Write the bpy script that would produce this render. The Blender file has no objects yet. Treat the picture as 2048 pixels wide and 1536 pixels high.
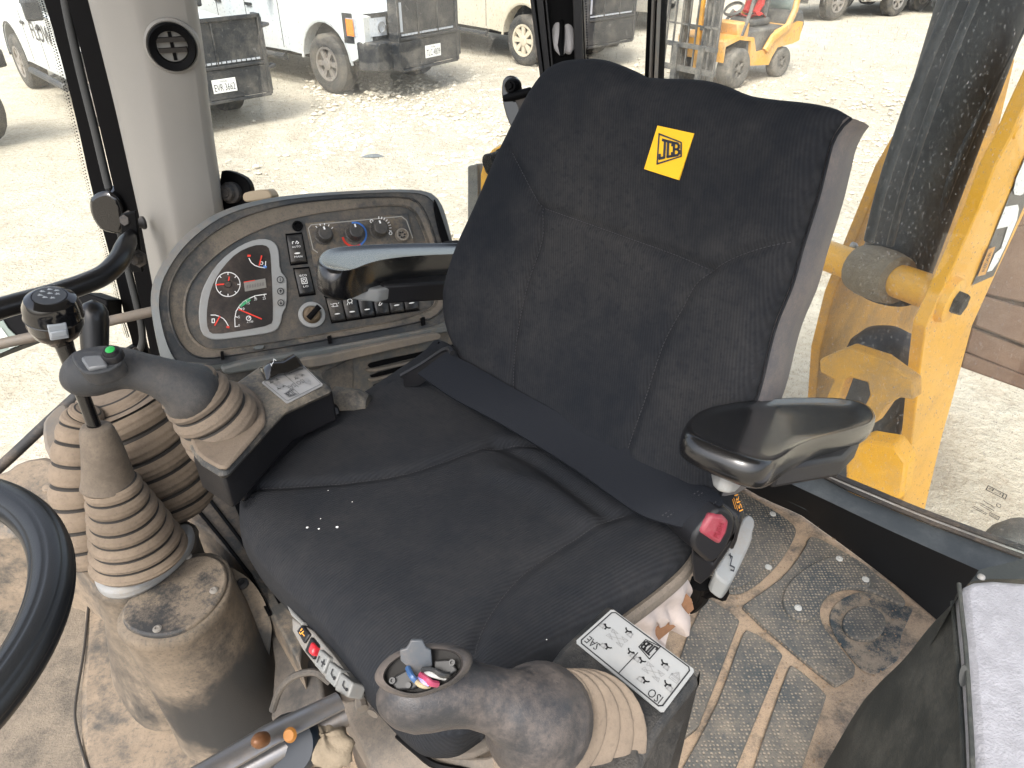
import bpy, bmesh, math, random
import numpy as np
from mathutils import Vector, Matrix
random.seed(7); np.random.seed(7)
sc = bpy.context.scene
col = sc.collection
# ---------------------------------------------------------------- camera, sky, sun, exposure
F_PX = 1450.0; PITCH = math.radians(34.0); CAM = np.array([0.0, 0.0, 1.18])
SP, CP = math.sin(PITCH), math.cos(PITCH)
cd = bpy.data.cameras.new('camera'); cam = bpy.data.objects.new('camera', cd); col.objects.link(cam)
cam.location = CAM; cam.rotation_euler = (math.pi/2-PITCH, 0, 0)
cd.sensor_width = 36; cd.lens = F_PX/2048*36; cd.clip_start = 0.02; cd.clip_end = 800
sc.camera = cam
SUN_EL, SUN_ROT = 52.0, 200.0
w = bpy.data.worlds.new('World'); sc.world = w; w.use_nodes = True
wn = w.node_tree.nodes; wl = w.node_tree.links
sky = wn.new('ShaderNodeTexSky'); sky.sky_type = 'NISHITA'; sky.sun_disc = False
sky.sun_elevation = math.radians(SUN_EL); sky.sun_rotation = math.radians(SUN_ROT)
sky.air_density = 1.0; sky.dust_density = 4.0; sky.ozone_density = 1.0
hs = wn.new('ShaderNodeHueSaturation'); hs.inputs['Saturation'].default_value = 0.5
wl.new(sky.outputs[0], hs.inputs['Color']); wl.new(hs.outputs[0], wn['Background'].inputs['Color'])
wn['Background'].inputs['Strength'].default_value = 0.15
sd = bpy.data.lights.new('sun', 'SUN'); sun = bpy.data.objects.new('sun', sd); col.objects.link(sun)
sd.energy = 1.2; sd.angle = math.radians(16); sd.color = (1.0, 0.965, 0.92)
_a = math.radians(SUN_ROT); _e = math.radians(SUN_EL)
sdir = Vector((math.sin(_a)*math.cos(_e), math.cos(_a)*math.cos(_e), math.sin(_e)))
sun.rotation_euler = sdir.to_track_quat('Z', 'Y').to_euler(); sun.location = sdir*30
sc.view_settings.view_transform = 'Standard'; sc.view_settings.look = 'None'
sc.view_settings.gamma = 1; sc.view_settings.use_curve_mapping = False
sc.view_settings.exposure = 1.62
sc.cycles.max_bounces = 8; sc.cycles.transparent_max_bounces = 12
GZ = -1.22                                   # outside ground; the cab floor is z = 0

# ---------------------------------------------------------------- measuring the place (pixel of the photo + a known plane -> metres)
def A(*p): return np.array(p, float)
def ray(px, py):
    x = (px-1024)/F_PX; d = (py-768)/F_PX
    return A(x, CP-d*SP, -SP-d*CP)
def Z(px, py, z=0.0): r = ray(px, py); return CAM+r*((z-CAM[2])/r[2])
def Yp(px, py, y): r = ray(px, py); return CAM+r*(y/r[1])
def D(px, py, d): return CAM+ray(px, py)*d
def PL(px, py, P, n): r = ray(px, py); return CAM+r*(np.dot(P-CAM, n)/np.dot(r, n))
def R(rpx, d): return rpx*d/F_PX
def nrm(v): v = np.asarray(v, float); return v/(np.linalg.norm(v)+1e-12)
def dep(P): q = np.asarray(P)-CAM; return q[1]*CP-q[2]*SP

# ---------------------------------------------------------------- mesh building
class MB:
    def __init__(s): s.v = []; s.f = []; s.m = []
    def add(s, vs, fs, m=0):
        b = len(s.v); s.v += [tuple(map(float, p)) for p in vs]
        s.f += [tuple(i+b for i in f) for f in fs]; s.m += [m]*len(fs); return s
    def loft(s, rings, closed=True, caps=(True, True), m=0):
        n = len(rings[0]); vs = [p for r in rings for p in r]; fs = []
        k = n if closed else n-1
        for i in range(len(rings)-1):
            for j in range(k):
                a = i*n+j; b = i*n+(j+1) % n
                fs.append((a, b, b+n, a+n))
        if closed and caps[0]: fs.append(tuple(range(n))[::-1])
        if closed and caps[1]: fs.append(tuple((len(rings)-1)*n+j for j in range(n)))
        return s.add(vs, fs, m)
    def tube(s, path, rad, seg=12, m=0, caps=(True, True), flat=1.0, up=None):
        path = [np.asarray(p, float) for p in path]; n = len(path)
        if not hasattr(rad, '__len__'): rad = [rad]*n
        rings = []; prev = None
        for i in range(n):
            t = nrm(path[min(i+1, n-1)]-path[max(i-1, 0)])
            if up is not None: ref = np.asarray(up, float)
            elif prev is None: ref = A(0, 0, 1) if abs(t[2]) < .9 else A(1, 0, 0)
            else: ref = prev
            x = nrm(ref-t*np.dot(ref, t)); prev = x; y = np.cross(t, x)
            rings.append([path[i]+rad[i]*(flat*math.cos(a)*x+math.sin(a)*y) for a in np.linspace(0, 2*math.pi, seg, endpoint=False)])
        return s.loft(rings, True, caps, m)
    def lathe(s, P0, P1, prof, seg=24, m=0, caps=(True, True)):
        P0 = np.asarray(P0, float); ax = np.asarray(P1, float)-P0; t = nrm(ax)
        ref = A(0, 0, 1) if abs(t[2]) < .9 else A(1, 0, 0)
        x = nrm(ref-t*np.dot(ref, t)); y = np.cross(t, x)
        rings = [[P0+ax*k+r*(math.cos(a)*x+math.sin(a)*y) for a in np.linspace(0, 2*math.pi, seg, endpoint=False)] for k, r in prof]
        return s.loft(rings, True, caps, m)
    def box(s, c, ex, ey, ez, m=0):
        c, ex, ey, ez = [np.asarray(q, float) for q in (c, ex, ey, ez)]
        vs = [c+a*ex+b*ey+g*ez for g in (-1, 1) for b in (-1, 1) for a in (-1, 1)]
        return s.add(vs, [(0, 2, 3, 1), (4, 5, 7, 6), (0, 1, 5, 4), (2, 6, 7, 3), (0, 4, 6, 2), (1, 3, 7, 5)], m)
    def bx(s, x0, x1, y0, y1, z0, z1, m=0):
        return s.box(((x0+x1)/2, (y0+y1)/2, (z0+z1)/2), ((x1-x0)/2, 0, 0), (0, (y1-y0)/2, 0), (0, 0, (z1-z0)/2), m)
    def prism(s, pts, vec, m=0):
        pts = [np.asarray(p, float) for p in pts]; vec = np.asarray(vec, float)
        return s.loft([pts, [p+vec for p in pts]], True, (True, True), m)
    def grid(s, G, m=0):
        nv, nu = G.shape[:2]; vs = G.reshape(-1, 3)
        return s.add(vs, [(j*nu+i, j*nu+i+1, (j+1)*nu+i+1, (j+1)*nu+i) for j in range(nv-1) for i in range(nu-1)], m)
    def poly(s, pts, m=0): return s.add(pts, [tuple(range(len(pts)))], m)
    def build(s, name, mats, parent=None, smooth=40, bevel=0, bseg=2, sub=0, fix=True, weld=0):
        me = bpy.data.meshes.new(name); me.from_pydata(s.v, [], s.f)
        mats = mats if isinstance(mats, (list, tuple)) else [mats]
        for q in mats: me.materials.append(q)
        if len(mats) > 1: me.polygons.foreach_set('material_index', s.m)
        bm = bmesh.new(); bm.from_mesh(me)
        if weld: bmesh.ops.remove_doubles(bm, verts=bm.verts, dist=weld)
        if fix: bmesh.ops.recalc_face_normals(bm, faces=bm.faces)
        bm.to_mesh(me); bm.free()
        if smooth:
            me.shade_smooth(); me.set_sharp_from_angle(angle=math.radians(smooth))
        o = bpy.data.objects.new(name, me); col.objects.link(o)
        if bevel:
            b = o.modifiers.new('bevel', 'BEVEL'); b.width = bevel; b.segments = bseg; b.limit_method = 'ANGLE'; b.angle_limit = math.radians(35)
            me.shade_smooth(); 
        if name in SPLIT and parent is not None: return split_islands(o, parent)
        if sub:
            b = o.modifiers.new('sub', 'SUBSURF'); b.levels = sub; b.render_levels = sub
        if parent is not None: attach(o, parent)
        return o

SPLIT = {'screw', 'mount_bolt', 'rivet', 'door_handle', 'door_gap', 'weld_boss', 'pin_tube', 'screw_recess', 'grille_bar', 'lamp_reflector', 'edge_seam', 'rubber_seal', 'hose', 'socket_pin', 'rear_guard_post', 'bolt_pair', 'lower_bar'}
def split_islands(o, parent):
    me = o.data; n = len(me.vertices); up_ = list(range(n))
    def find(a):
        while up_[a] != a: up_[a] = up_[up_[a]]; a = up_[a]
        return a
    for p in me.polygons:
        vs = list(p.vertices)
        for k in vs[1:]: up_[find(k)] = find(vs[0])
    isl = {}
    for p in me.polygons: isl.setdefault(find(p.vertices[0]), []).append(tuple(p.vertices))
    if len(isl) > 1:
        name = o.name.split('.')[0]; mat = me.materials[0]; bev = [(m.width, m.segments) for m in o.modifiers]
        co = [tuple(v.co) for v in me.vertices]; bpy.data.objects.remove(o)
        for fs in isl.values():
            idx = sorted({k for f in fs for k in f}); mp = {k: i for i, k in enumerate(idx)}
            m2 = bpy.data.meshes.new(name); m2.from_pydata([co[k] for k in idx], [], [tuple(mp[k] for k in f) for f in fs]); m2.materials.append(mat)
            m2.shade_smooth(); m2.set_sharp_from_angle(angle=math.radians(40))
            o = bpy.data.objects.new(name, m2); col.objects.link(o); attach(o, parent)
            for wd, sg in bev: b = o.modifiers.new('bevel', 'BEVEL'); b.width = wd; b.segments = sg; b.limit_method = 'ANGLE'
        return o
    attach(o, parent); return o
def attach(o, parent):
    o.parent = parent
    o.matrix_parent_inverse = Matrix.Translation(-parent.location) if parent.type == 'EMPTY' and parent.parent is None and parent.rotation_euler.z == 0 else Matrix.Identity(4)
def tag(o, label=None, cat=None, group=None, kind=None):
    if label: o['label'] = label
    if cat: o['category'] = cat
    if group: o['group'] = group
    if kind: o['kind'] = kind
    return o
def thing(name, label, cat, loc=(0, 0, 0), group=None):
    o = bpy.data.objects.new(name, None); col.objects.link(o); o.location = tuple(map(float, loc)); o.empty_display_size = .05
    return tag(o, label, cat, group)
def copy_tree(o, parent=None):
    c = o.copy(); col.objects.link(c)
    if parent is not None: c.parent = parent
    for ch in list(o.children): copy_tree(ch, c)
    return c

def resamp(pts, n):
    pts = np.array([np.asarray(p, float) for p in pts]); d = np.r_[0, np.cumsum(np.linalg.norm(np.diff(pts, axis=0), axis=1))]
    t = np.linspace(0, d[-1], n)
    return np.stack([np.interp(t, d, pts[:, k]) for k in range(pts.shape[1])], 1)
def chaikin(pts, it=2, closed=True):
    pts = [np.asarray(p, float) for p in pts]
    for _ in range(it):
        q = []; n = len(pts)
        if not closed: q.append(pts[0])
        for i in range(n if closed else n-1):
            a, b = pts[i], pts[(i+1) % n]; q += [a*.75+b*.25, a*.25+b*.75]
        if not closed: q.append(pts[-1])
        pts = q
    return pts
def spline(pts, n):
    pts = np.array([np.asarray(p, float) for p in pts]); P = np.vstack([2*pts[0]-pts[1], pts, 2*pts[-1]-pts[-2]]); out = []
    m = len(pts)-1
    for t in np.linspace(0, m-1e-9, n):
        i = int(t); f = t-i; a, b, c, d = P[i:i+4]
        out.append(.5*((2*b)+(-a+c)*f+(2*a-5*b+4*c-d)*f*f+(-a+3*b-3*c+d)*f**3))
    return np.array(out)
def coons(L, Rr, B, T, nu, nv):
    L = resamp(L, nv); Rr = resamp(Rr, nv); B = resamp(B, nu); T = resamp(T, nu)
    u = np.linspace(0, 1, nu)[None, :, None]; v = np.linspace(0, 1, nv)[:, None, None]
    P = (1-v)*B[None]+v*T[None]+(1-u)*L[:, None]+u*Rr[:, None]
    return P-((1-u)*(1-v)*B[0]+u*(1-v)*B[-1]+(1-u)*v*T[0]+u*v*T[-1])
def polar(pts, c, n):
    """closed outline (2d) resampled by angle about c, so that outlines can be lofted ring to ring"""
    pts = np.array(pts, float); out = []
    for a in np.linspace(0, 2*math.pi, n, endpoint=False):
        dx, dy = math.cos(a), math.sin(a); best = None
        for i in range(len(pts)):
            p = pts[i]-c; q = pts[(i+1) % len(pts)]-c; e = q-p
            den = dx*e[1]-dy*e[0]
            if abs(den) < 1e-12: continue
            t = (p[0]*e[1]-p[1]*e[0])/den; s_ = (p[0]*dy-p[1]*dx)/den
            if t > 0 and -1e-9 <= s_ <= 1+1e-9 and (best is None or t > best): best = t
        out.append(c+A(dx, dy)*(best if best else 0))
    return out
class Quad:
    """flat patch of the place given by its four corners (u right, v up); q(u, v, h) = point h above it"""
    def __init__(s, bl, br, tr, tl):
        s.c = [np.asarray(p, float) for p in (bl, br, tr, tl)]; s.n = nrm(np.cross(s.c[1]-s.c[0], s.c[3]-s.c[0]))
        if np.dot(s.n, CAM-s.c[0]) < 0: s.n = -s.n
    def __call__(s, u, v, h=0.0):
        a, b, c, d = s.c
        return (1-u)*(1-v)*a+u*(1-v)*b+u*v*c+(1-u)*v*d+s.n*h
def strokes(mb, q, lines, wd, h=.0006, m=0, asp=1.0):
    """flat ribbons of width wd (in v units) along 2d polylines on the patch q; asp = u length / v length"""
    for ln in lines:
        p = [A(x*asp, y) for x, y in ln]
        for i in range(len(p)-1):
            d = p[i+1]-p[i]; L = np.linalg.norm(d)
            if L < 1e-9: continue
            d = d/L; nn = A(-d[1], d[0])*wd/2; e = d*wd*.3
            cs = [p[i]-e-nn, p[i+1]+e-nn, p[i+1]+e+nn, p[i]-e+nn]
            mb.poly([q(c[0]/asp, c[1], h) for c in cs], m)
def arc(cx, cy, r, a0, a1, n=12, ry=None):
    ry = r if ry is None else ry
    return [(cx+r*math.cos(math.radians(a)), cy+ry*math.sin(math.radians(a))) for a in np.linspace(a0, a1, n)]
_tc = {}
def text_geo(s):
    if s not in _tc:
        cu = bpy.data.curves.new('t', 'FONT'); cu.body = s; cu.size = 1; cu.resolution_u = 2
        o = bpy.data.objects.new('t', cu); col.objects.link(o)
        me = bpy.data.meshes.new_from_object(o)
        v = np.array([tuple(x.co)[:2] for x in me.vertices]); f = [tuple(p.vertices) for p in me.polygons]
        bpy.data.objects.remove(o); bpy.data.curves.remove(cu); bpy.data.meshes.remove(me)
        lo, hi = v.min(0), v.max(0); _tc[s] = ((v-lo)/(hi-lo), f)
    return _tc[s]
def text(mb, s, q, u0, u1, v0, v1, h=.0006, m=0, rot=0, mirror=False):
    v, f = text_geo(s); v = v.copy()
    if mirror: v[:, 0] = 1-v[:, 0]
    if rot == 180: v = 1-v
    if rot == 90: v = np.stack([1-v[:, 1], v[:, 0]], 1)
    if rot == 270: v = np.stack([v[:, 1], 1-v[:, 0]], 1)
    mb.add([q(u0+(u1-u0)*a, v0+(v1-v0)*b, h) for a, b in v], f, m)
def emblem(mb, q, u0, u1, v0, v1, m=0, rot=0, h=.0006, border=True, asp=1.0):
    """three slab letters inside a plate that narrows to the right"""
    def T(x, y):
        if rot == 180: x, y = 1-x, 1-y
        return (u0+(u1-u0)*x, v0+(v1-v0)*y)
    def sc_(x, y):
        k = 1-.30*x
        return T(.07+x*.86, .5+(y-.5)*k*.78)
    L = []
    if border: strokes(mb, q, [[T(0, 0), T(0, 1), T(1, .80), T(1, .20), T(0, 0)]], (v1-v0)*.06, h, m, asp)
    J = [[(.02, .25), (.02, .08), (.25, .08), (.25, .92)], [(.12, .92), (.38, .92)]]
    C_ = [[(.64, .72), (.64, .92), (.42, .92), (.42, .08), (.64, .08), (.64, .28)]]
    B_ = [[(.72, .08), (.72, .92), (.90, .92), (.96, .80), (.96, .62), (.88, .5), (.98, .38), (.98, .2), (.90, .08), (.72, .08)], [(.72, .5), (.88, .5)]]
    for ln in J+C_+B_: strokes(mb, q, [[sc_(x, y) for x, y in ln]], (v1-v0)*.10, h, m, asp)

# ---------------------------------------------------------------- materials
TAN = (.215, .165, .118)
def M(name, c, rough=.5, metal=0.0, dust=0.0, dcol=TAN, dscale=7.0, up=0.0, bump=0.0, bscale=300.0, spec=.5, coat=0.0, spots=(), var=0.0, sheen=0.0, drough=.9, contrast=.18, speck=1.0, thr=None):
    m = bpy.data.materials.new(name); m.use_nodes = True; nt = m.node_tree; N = nt.nodes; L = nt.links
    b = N['Principled BSDF']; b.inputs['Base Color'].default_value = (*c, 1); b.inputs['Roughness'].default_value = rough
    b.inputs['Metallic'].default_value = metal; b.inputs['Specular IOR Level'].default_value = spec
    b.inputs['Coat Weight'].default_value = coat; b.inputs['Coat Roughness'].default_value = .08
    if sheen: b.inputs['Sheen Weight'].default_value = sheen
    geo = N.new('ShaderNodeNewGeometry'); pos = geo.outputs['Position']
    def math_(op, x, y, cl=False):
        n = N.new('ShaderNodeMath'); n.operation = op; n.use_clamp = cl
        for k, q in enumerate((x, y)):
            if hasattr(q, 'default_value') or hasattr(q, 'is_linked'): L.new(q, n.inputs[k])
            else: n.inputs[k].default_value = q
        return n.outputs[0]
    def noise(s, det=6, rg=.62):
        n = N.new('ShaderNodeTexNoise'); n.inputs['Scale'].default_value = s; n.inputs['Detail'].default_value = det; n.inputs['Roughness'].default_value = rg
        L.new(pos, n.inputs['Vector']); return n.outputs['Fac']
    colr = None
    if var:
        mx = N.new('ShaderNodeMix'); mx.data_type = 'RGBA'; L.new(noise(dscale*2.3, 8), mx.inputs[0])
        mx.inputs[6].default_value = (*[q*(1-var) for q in c], 1); mx.inputs[7].default_value = (*[min(1, q*(1+var)) for q in c], 1); colr = mx.outputs[2]
    if dust or spots:
        n1 = noise(dscale, 7, .68); n2 = noise(dscale*14, 4, .7)
        f = math_('ADD', math_('MULTIPLY', n1, .75), math_('MULTIPLY', n2, .25))
        if up:
            sx = N.new('ShaderNodeSeparateXYZ'); L.new(geo.outputs['Normal'], sx.inputs[0])
            f = math_('ADD', f, math_('MULTIPLY', sx.outputs[2], up))
        for (p, r, k) in spots:
            vm = N.new('ShaderNodeVectorMath'); vm.operation = 'DISTANCE'; L.new(pos, vm.inputs[0]); vm.inputs[1].default_value = tuple(map(float, p))
            g = math_('SUBTRACT', 1.0, math_('DIVIDE', vm.outputs['Value'], r), True)
            f = math_('ADD', f, math_('MULTIPLY', g, k))
        mr = N.new('ShaderNodeMapRange'); mr.interpolation_type = 'SMOOTHSTEP'
        th = .62-.34*dust if thr is None else thr
        mr.inputs['From Min'].default_value = th-contrast; mr.inputs['From Max'].default_value = th+contrast; mr.inputs['To Max'].default_value = min(1.0, .55+.5*dust) if thr is None else 1.0
        L.new(f, mr.inputs['Value']); fac = mr.outputs[0]
        mv = N.new('ShaderNodeMix'); mv.data_type = 'RGBA'; L.new(noise(dscale*5.5, 8, .75), mv.inputs[0])
        mv.inputs[6].default_value = (*[q*.58 for q in dcol], 1); mv.inputs[7].default_value = (*[min(1, q*1.38) for q in dcol], 1)
        sk = N.new('ShaderNodeMapRange'); L.new(noise(dscale*42, 3, .6), sk.inputs['Value']); sk.inputs['From Min'].default_value = .30; sk.inputs['From Max'].default_value = .48; sk.inputs['To Min'].default_value = 1-.5*speck
        fac = math_('MULTIPLY', fac, sk.outputs[0])
        mx = N.new('ShaderNodeMix'); mx.data_type = 'RGBA'; L.new(fac, mx.inputs[0])
        if colr is not None: L.new(colr, mx.inputs[6])
        else: mx.inputs[6].default_value = (*c, 1)
        L.new(mv.outputs[2], mx.inputs[7]); colr = mx.outputs[2]
        rr = N.new('ShaderNodeMapRange'); L.new(fac, rr.inputs['Value']); rr.inputs['To Min'].default_value = rough; rr.inputs['To Max'].default_value = drough
        L.new(rr.outputs[0], b.inputs['Roughness'])
    if colr is not None: L.new(colr, b.inputs['Base Color'])
    if bump:
        bp = N.new('ShaderNodeBump'); bp.inputs['Strength'].default_value = bump; bp.inputs['Distance'].default_value = .002
        L.new(noise(bscale, 3, .6), bp.inputs['Height']); L.new(bp.outputs[0], b.inputs['Normal'])
    m['_'] = 1
    return m
# ---- named materials
BLACK = M('black_paint', (.0032, .0032, .0036), .5, spec=.06)
RAILM = M('rail_black', (.004, .004, .0045), .28, spec=.4)
BLACKP = M('black_plastic', (.009, .009, .0105), .45, bump=.15, bscale=900, spec=.35)
RUBBER = M('rubber', (.018, .018, .019), .7, dust=.08, dscale=10)
GLOSS = M('gloss_black', (.004, .004, .0045), .12, spec=.5, coat=.3)
CHROME = M('chrome', (.62, .62, .62), .18, metal=1)
STEEL = M('bright_steel', (.42, .42, .41), .32, metal=1, dust=.15)
WHITE = M('white_print', (.8, .8, .78), .5)
INK = M('black_print', (.02, .02, .022), .5)
GREYPRINT = M('grey_print', (.22, .22, .22), .5)
ORANGE = M('orange_print', (.8, .33, .03), .5)
RED = M('red_plastic', (.45, .02, .03), .35)
YELLOW = M('yellow_paint', (.78, .385, .018), .38, dust=.02, dscale=5, dcol=(.4, .3, .2))
YELLOWD = M('dirty_yellow_paint', (.62, .30, .02), .5, dust=.35, dscale=6, dcol=(.23, .17, .11))

def ground_mat():
    m = bpy.data.materials.new('caliche_ground'); m.use_nodes = True; nt = m.node_tree; N = nt.nodes; L = nt.links
    b = N['Principled BSDF']; b.inputs['Roughness'].default_value = .95; b.inputs['Specular IOR Level'].default_value = .1
    g = N.new('ShaderNodeNewGeometry')
    def noise(s, d, r):
        n = N.new('ShaderNodeTexNoise'); n.inputs['Scale'].default_value = s; n.inputs['Detail'].default_value = d; n.inputs['Roughness'].default_value = r
        L.new(g.outputs['Position'], n.inputs['Vector']); return n.outputs['Fac']
    big = noise(.35, 6, .6); mid = noise(3.0, 8, .7); fine = noise(22, 6, .7)
    r1 = N.new('ShaderNodeValToRGB'); r1.color_ramp.elements[0].position = .30; r1.color_ramp.elements[0].color = (.38, .31, .225, 1)
    r1.color_ramp.elements[1].position = .62; r1.color_ramp.elements[1].color = (.63, .57, .455, 1); L.new(mid, r1.inputs[0])
    r2 = N.new('ShaderNodeValToRGB'); r2.color_ramp.elements[0].position = .3; r2.color_ramp.elements[0].color = (.38, .315, .23, 1)
    r2.color_ramp.elements[1].position = .58; r2.color_ramp.elements[1].color = (.68, .62, .505, 1); L.new(fine, r2.inputs[0])
    mx = N.new('ShaderNodeMix'); mx.data_type = 'RGBA'; L.new(big, mx.inputs[0]); L.new(r1.outputs[0], mx.inputs[6]); L.new(r2.outputs[0], mx.inputs[7])
    L.new(mx.outputs[2], b.inputs['Base Color'])
    ad = N.new('ShaderNodeMath'); ad.operation = 'ADD'; L.new(mid, ad.inputs[0]); L.new(fine, ad.inputs[1])
    bp = N.new('ShaderNodeBump'); bp.inputs['Strength'].default_value = .9; bp.inputs['Distance'].default_value = .06; L.new(ad.outputs[0], bp.inputs['Height']); L.new(bp.outputs[0], b.inputs['Normal'])
    return m
GROUND = ground_mat()
def glass_mat(name, dust=.18, tint=(.96, .98, .97), specks=.5):
    m = bpy.data.materials.new(name); m.use_nodes = True; nt = m.node_tree; N = nt.nodes; L = nt.links
    N.remove(N['Principled BSDF']); out = N['Material Output']
    tr = N.new('ShaderNodeBsdfTransparent'); tr.inputs[0].default_value = (*tint, 1)
    gl = N.new('ShaderNodeBsdfGlossy'); gl.inputs['Roughness'].default_value = .02
    df = N.new('ShaderNodeBsdfDiffuse'); df.inputs[0].default_value = (.55, .54, .52, 1)
    tl = N.new('ShaderNodeBsdfTranslucent'); tl.inputs[0].default_value = (.55, .54, .52, 1)
    dd = N.new('ShaderNodeMixShader'); L.new(df.outputs[0], dd.inputs[1]); L.new(tl.outputs[0], dd.inputs[2])
    g = N.new('ShaderNodeNewGeometry')
    mp = N.new('ShaderNodeMapping'); mp.inputs['Rotation'].default_value = (.3, .9, .4); mp.inputs['Scale'].default_value = (1, 1, .45); L.new(g.outputs['Position'], mp.inputs[0])
    n1 = N.new('ShaderNodeTexNoise'); n1.inputs['Scale'].default_value = 5; n1.inputs['Detail'].default_value = 4; L.new(g.outputs['Position'], n1.inputs['Vector'])
    n2 = N.new('ShaderNodeTexNoise'); n2.inputs['Scale'].default_value = 260; n2.inputs['Detail'].default_value = 3; L.new(mp.outputs[0], n2.inputs['Vector'])
    v = N.new('ShaderNodeTexVoronoi'); v.inputs['Scale'].default_value = 170; L.new(mp.outputs[0], v.inputs['Vector'])
    def mr(src, a, b_, c, d):
        q = N.new('ShaderNodeMapRange'); q.interpolation_type = 'SMOOTHSTEP'; L.new(src, q.inputs[0])
        for k, x in zip(('From Min', 'From Max', 'To Min', 'To Max'), (a, b_, c, d)): q.inputs[k].default_value = x
        return q.outputs[0]
    def mt(op, a, b_):
        q = N.new('ShaderNodeMath'); q.operation = op; q.use_clamp = True; L.new(a, q.inputs[0])
        if hasattr(b_, 'is_linked'): L.new(b_, q.inputs[1])
        else: q.inputs[1].default_value = b_
        return q.outputs[0]
    film = mr(n1.outputs['Fac'], .35, .7, dust*.12, dust*.75)
    sp = mr(n2.outputs['Fac'], .60, .74, 0, specks*.7)
    vd = mr(v.outputs['Distance'], .10, .22, specks, 0)
    vsel = N.new('ShaderNodeSeparateColor'); L.new(v.outputs['Color'], vsel.inputs[0])
    vd = mt('MULTIPLY', vd, mr(vsel.outputs[0], .72, .74, 0, 1))
    fac = mt('ADD', mt('ADD', film, sp), vd)
    m1 = N.new('ShaderNodeMixShader'); L.new(fac, m1.inputs[0]); L.new(tr.outputs[0], m1.inputs[1]); L.new(dd.outputs[0], m1.inputs[2])
    m2 = N.new('ShaderNodeMixShader'); m2.inputs[0].default_value = .04; L.new(m1.outputs[0], m2.inputs[1]); L.new(gl.outputs[0], m2.inputs[2])
    L.new(m2.outputs[0], out.inputs[0]); return m
GLASS_CLEAN = glass_mat('side_window_glass', .03, specks=.05)
GLASS_DUSTY = glass_mat('dusty_window_glass', .07, specks=.30)
GLASS_REAR = glass_mat('speckled_rear_glass', .06, specks=.32)

# ================================================================= OUTSIDE
xs = np.r_[np.linspace(-300, -14, 12), np.linspace(-12, 16, 140), np.linspace(20, 300, 12)]
ys = np.r_[np.linspace(-40, -2, 5), np.linspace(-1, 30, 160), np.linspace(34, 400, 12)]
G = np.zeros((len(ys), len(xs), 3)); G[..., 0] = xs[None]; G[..., 1] = ys[:, None]
gx, gy = G[..., 0], G[..., 1]
G[..., 2] = GZ+.018*np.sin(gx*1.3+gy*.4)*np.sin(gy*.9-gx*.3)+.012*np.sin(gx*3.1+1)*np.sin(gy*2.7)
tag(MB().grid(G).build('ground', GROUND), 'pale dusty crushed limestone yard outside the cab windows', kind='structure')

STONE = M('stone', (.56, .50, .40), .95, var=.35, dscale=9)
mb = MB()
ico = [(0, 0, 1), (.9, 0, .3), (.28, .85, .3), (-.72, .53, .3), (-.72, -.53, .3), (.28, -.85, .3), (.5, .5, -.4), (-.5, .5, -.4), (-.5, -.5, -.4), (.5, -.5, -.4)]
icf = [(0, 1, 2), (0, 2, 3), (0, 3, 4), (0, 4, 5), (0, 5, 1), (1, 6, 2), (2, 6, 7), (2, 7, 3), (3, 7, 8), (3, 8, 4), (4, 8, 9), (4, 9, 5), (5, 9, 6), (5, 6, 1)]
for i in range(5200):
    if i < 3000: P = Z(random.uniform(620, 1300), random.uniform(140, 330), GZ)
    elif i < 4200: P = Z(random.uniform(430, 2048), random.uniform(60, 520), GZ)
    else: P = Z(random.uniform(1250, 1900), random.uniform(130, 330), GZ)
    s = random.choice((.018, .025, .03, .045)) * random.uniform(.6, 1.3); a = random.uniform(0, 6.28)
    mb.add([P+A(s*(x*math.cos(a)-y*math.sin(a))*random.uniform(.8, 1.3), s*(x*math.sin(a)+y*math.cos(a))*random.uniform(.8, 1.2), s*z*.6) for x, y, z in ico], icf)
tag(mb.build('gravel', STONE, smooth=0), 'loose limestone rubble scattered over the yard', kind='stuff')
mb = MB(); c = Z(745, 313, GZ+.02)
mb.add([c+A(x, y, z) for x, y, z in [(-.13, -.03, 0), (.02, -.07, .01), (.14, 0, .0), (.05, .05, .015), (-.1, .04, .0), (0, 0, .03)]], [(0, 1, 5), (1, 2, 5), (2, 3, 5), (3, 4, 5), (4, 0, 5)])
tag(mb.build('debris', M('grey_scrap', (.14, .15, .15), .8), smooth=0), 'flat grey scrap lying on the pale yard behind the console', 'debris')

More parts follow.
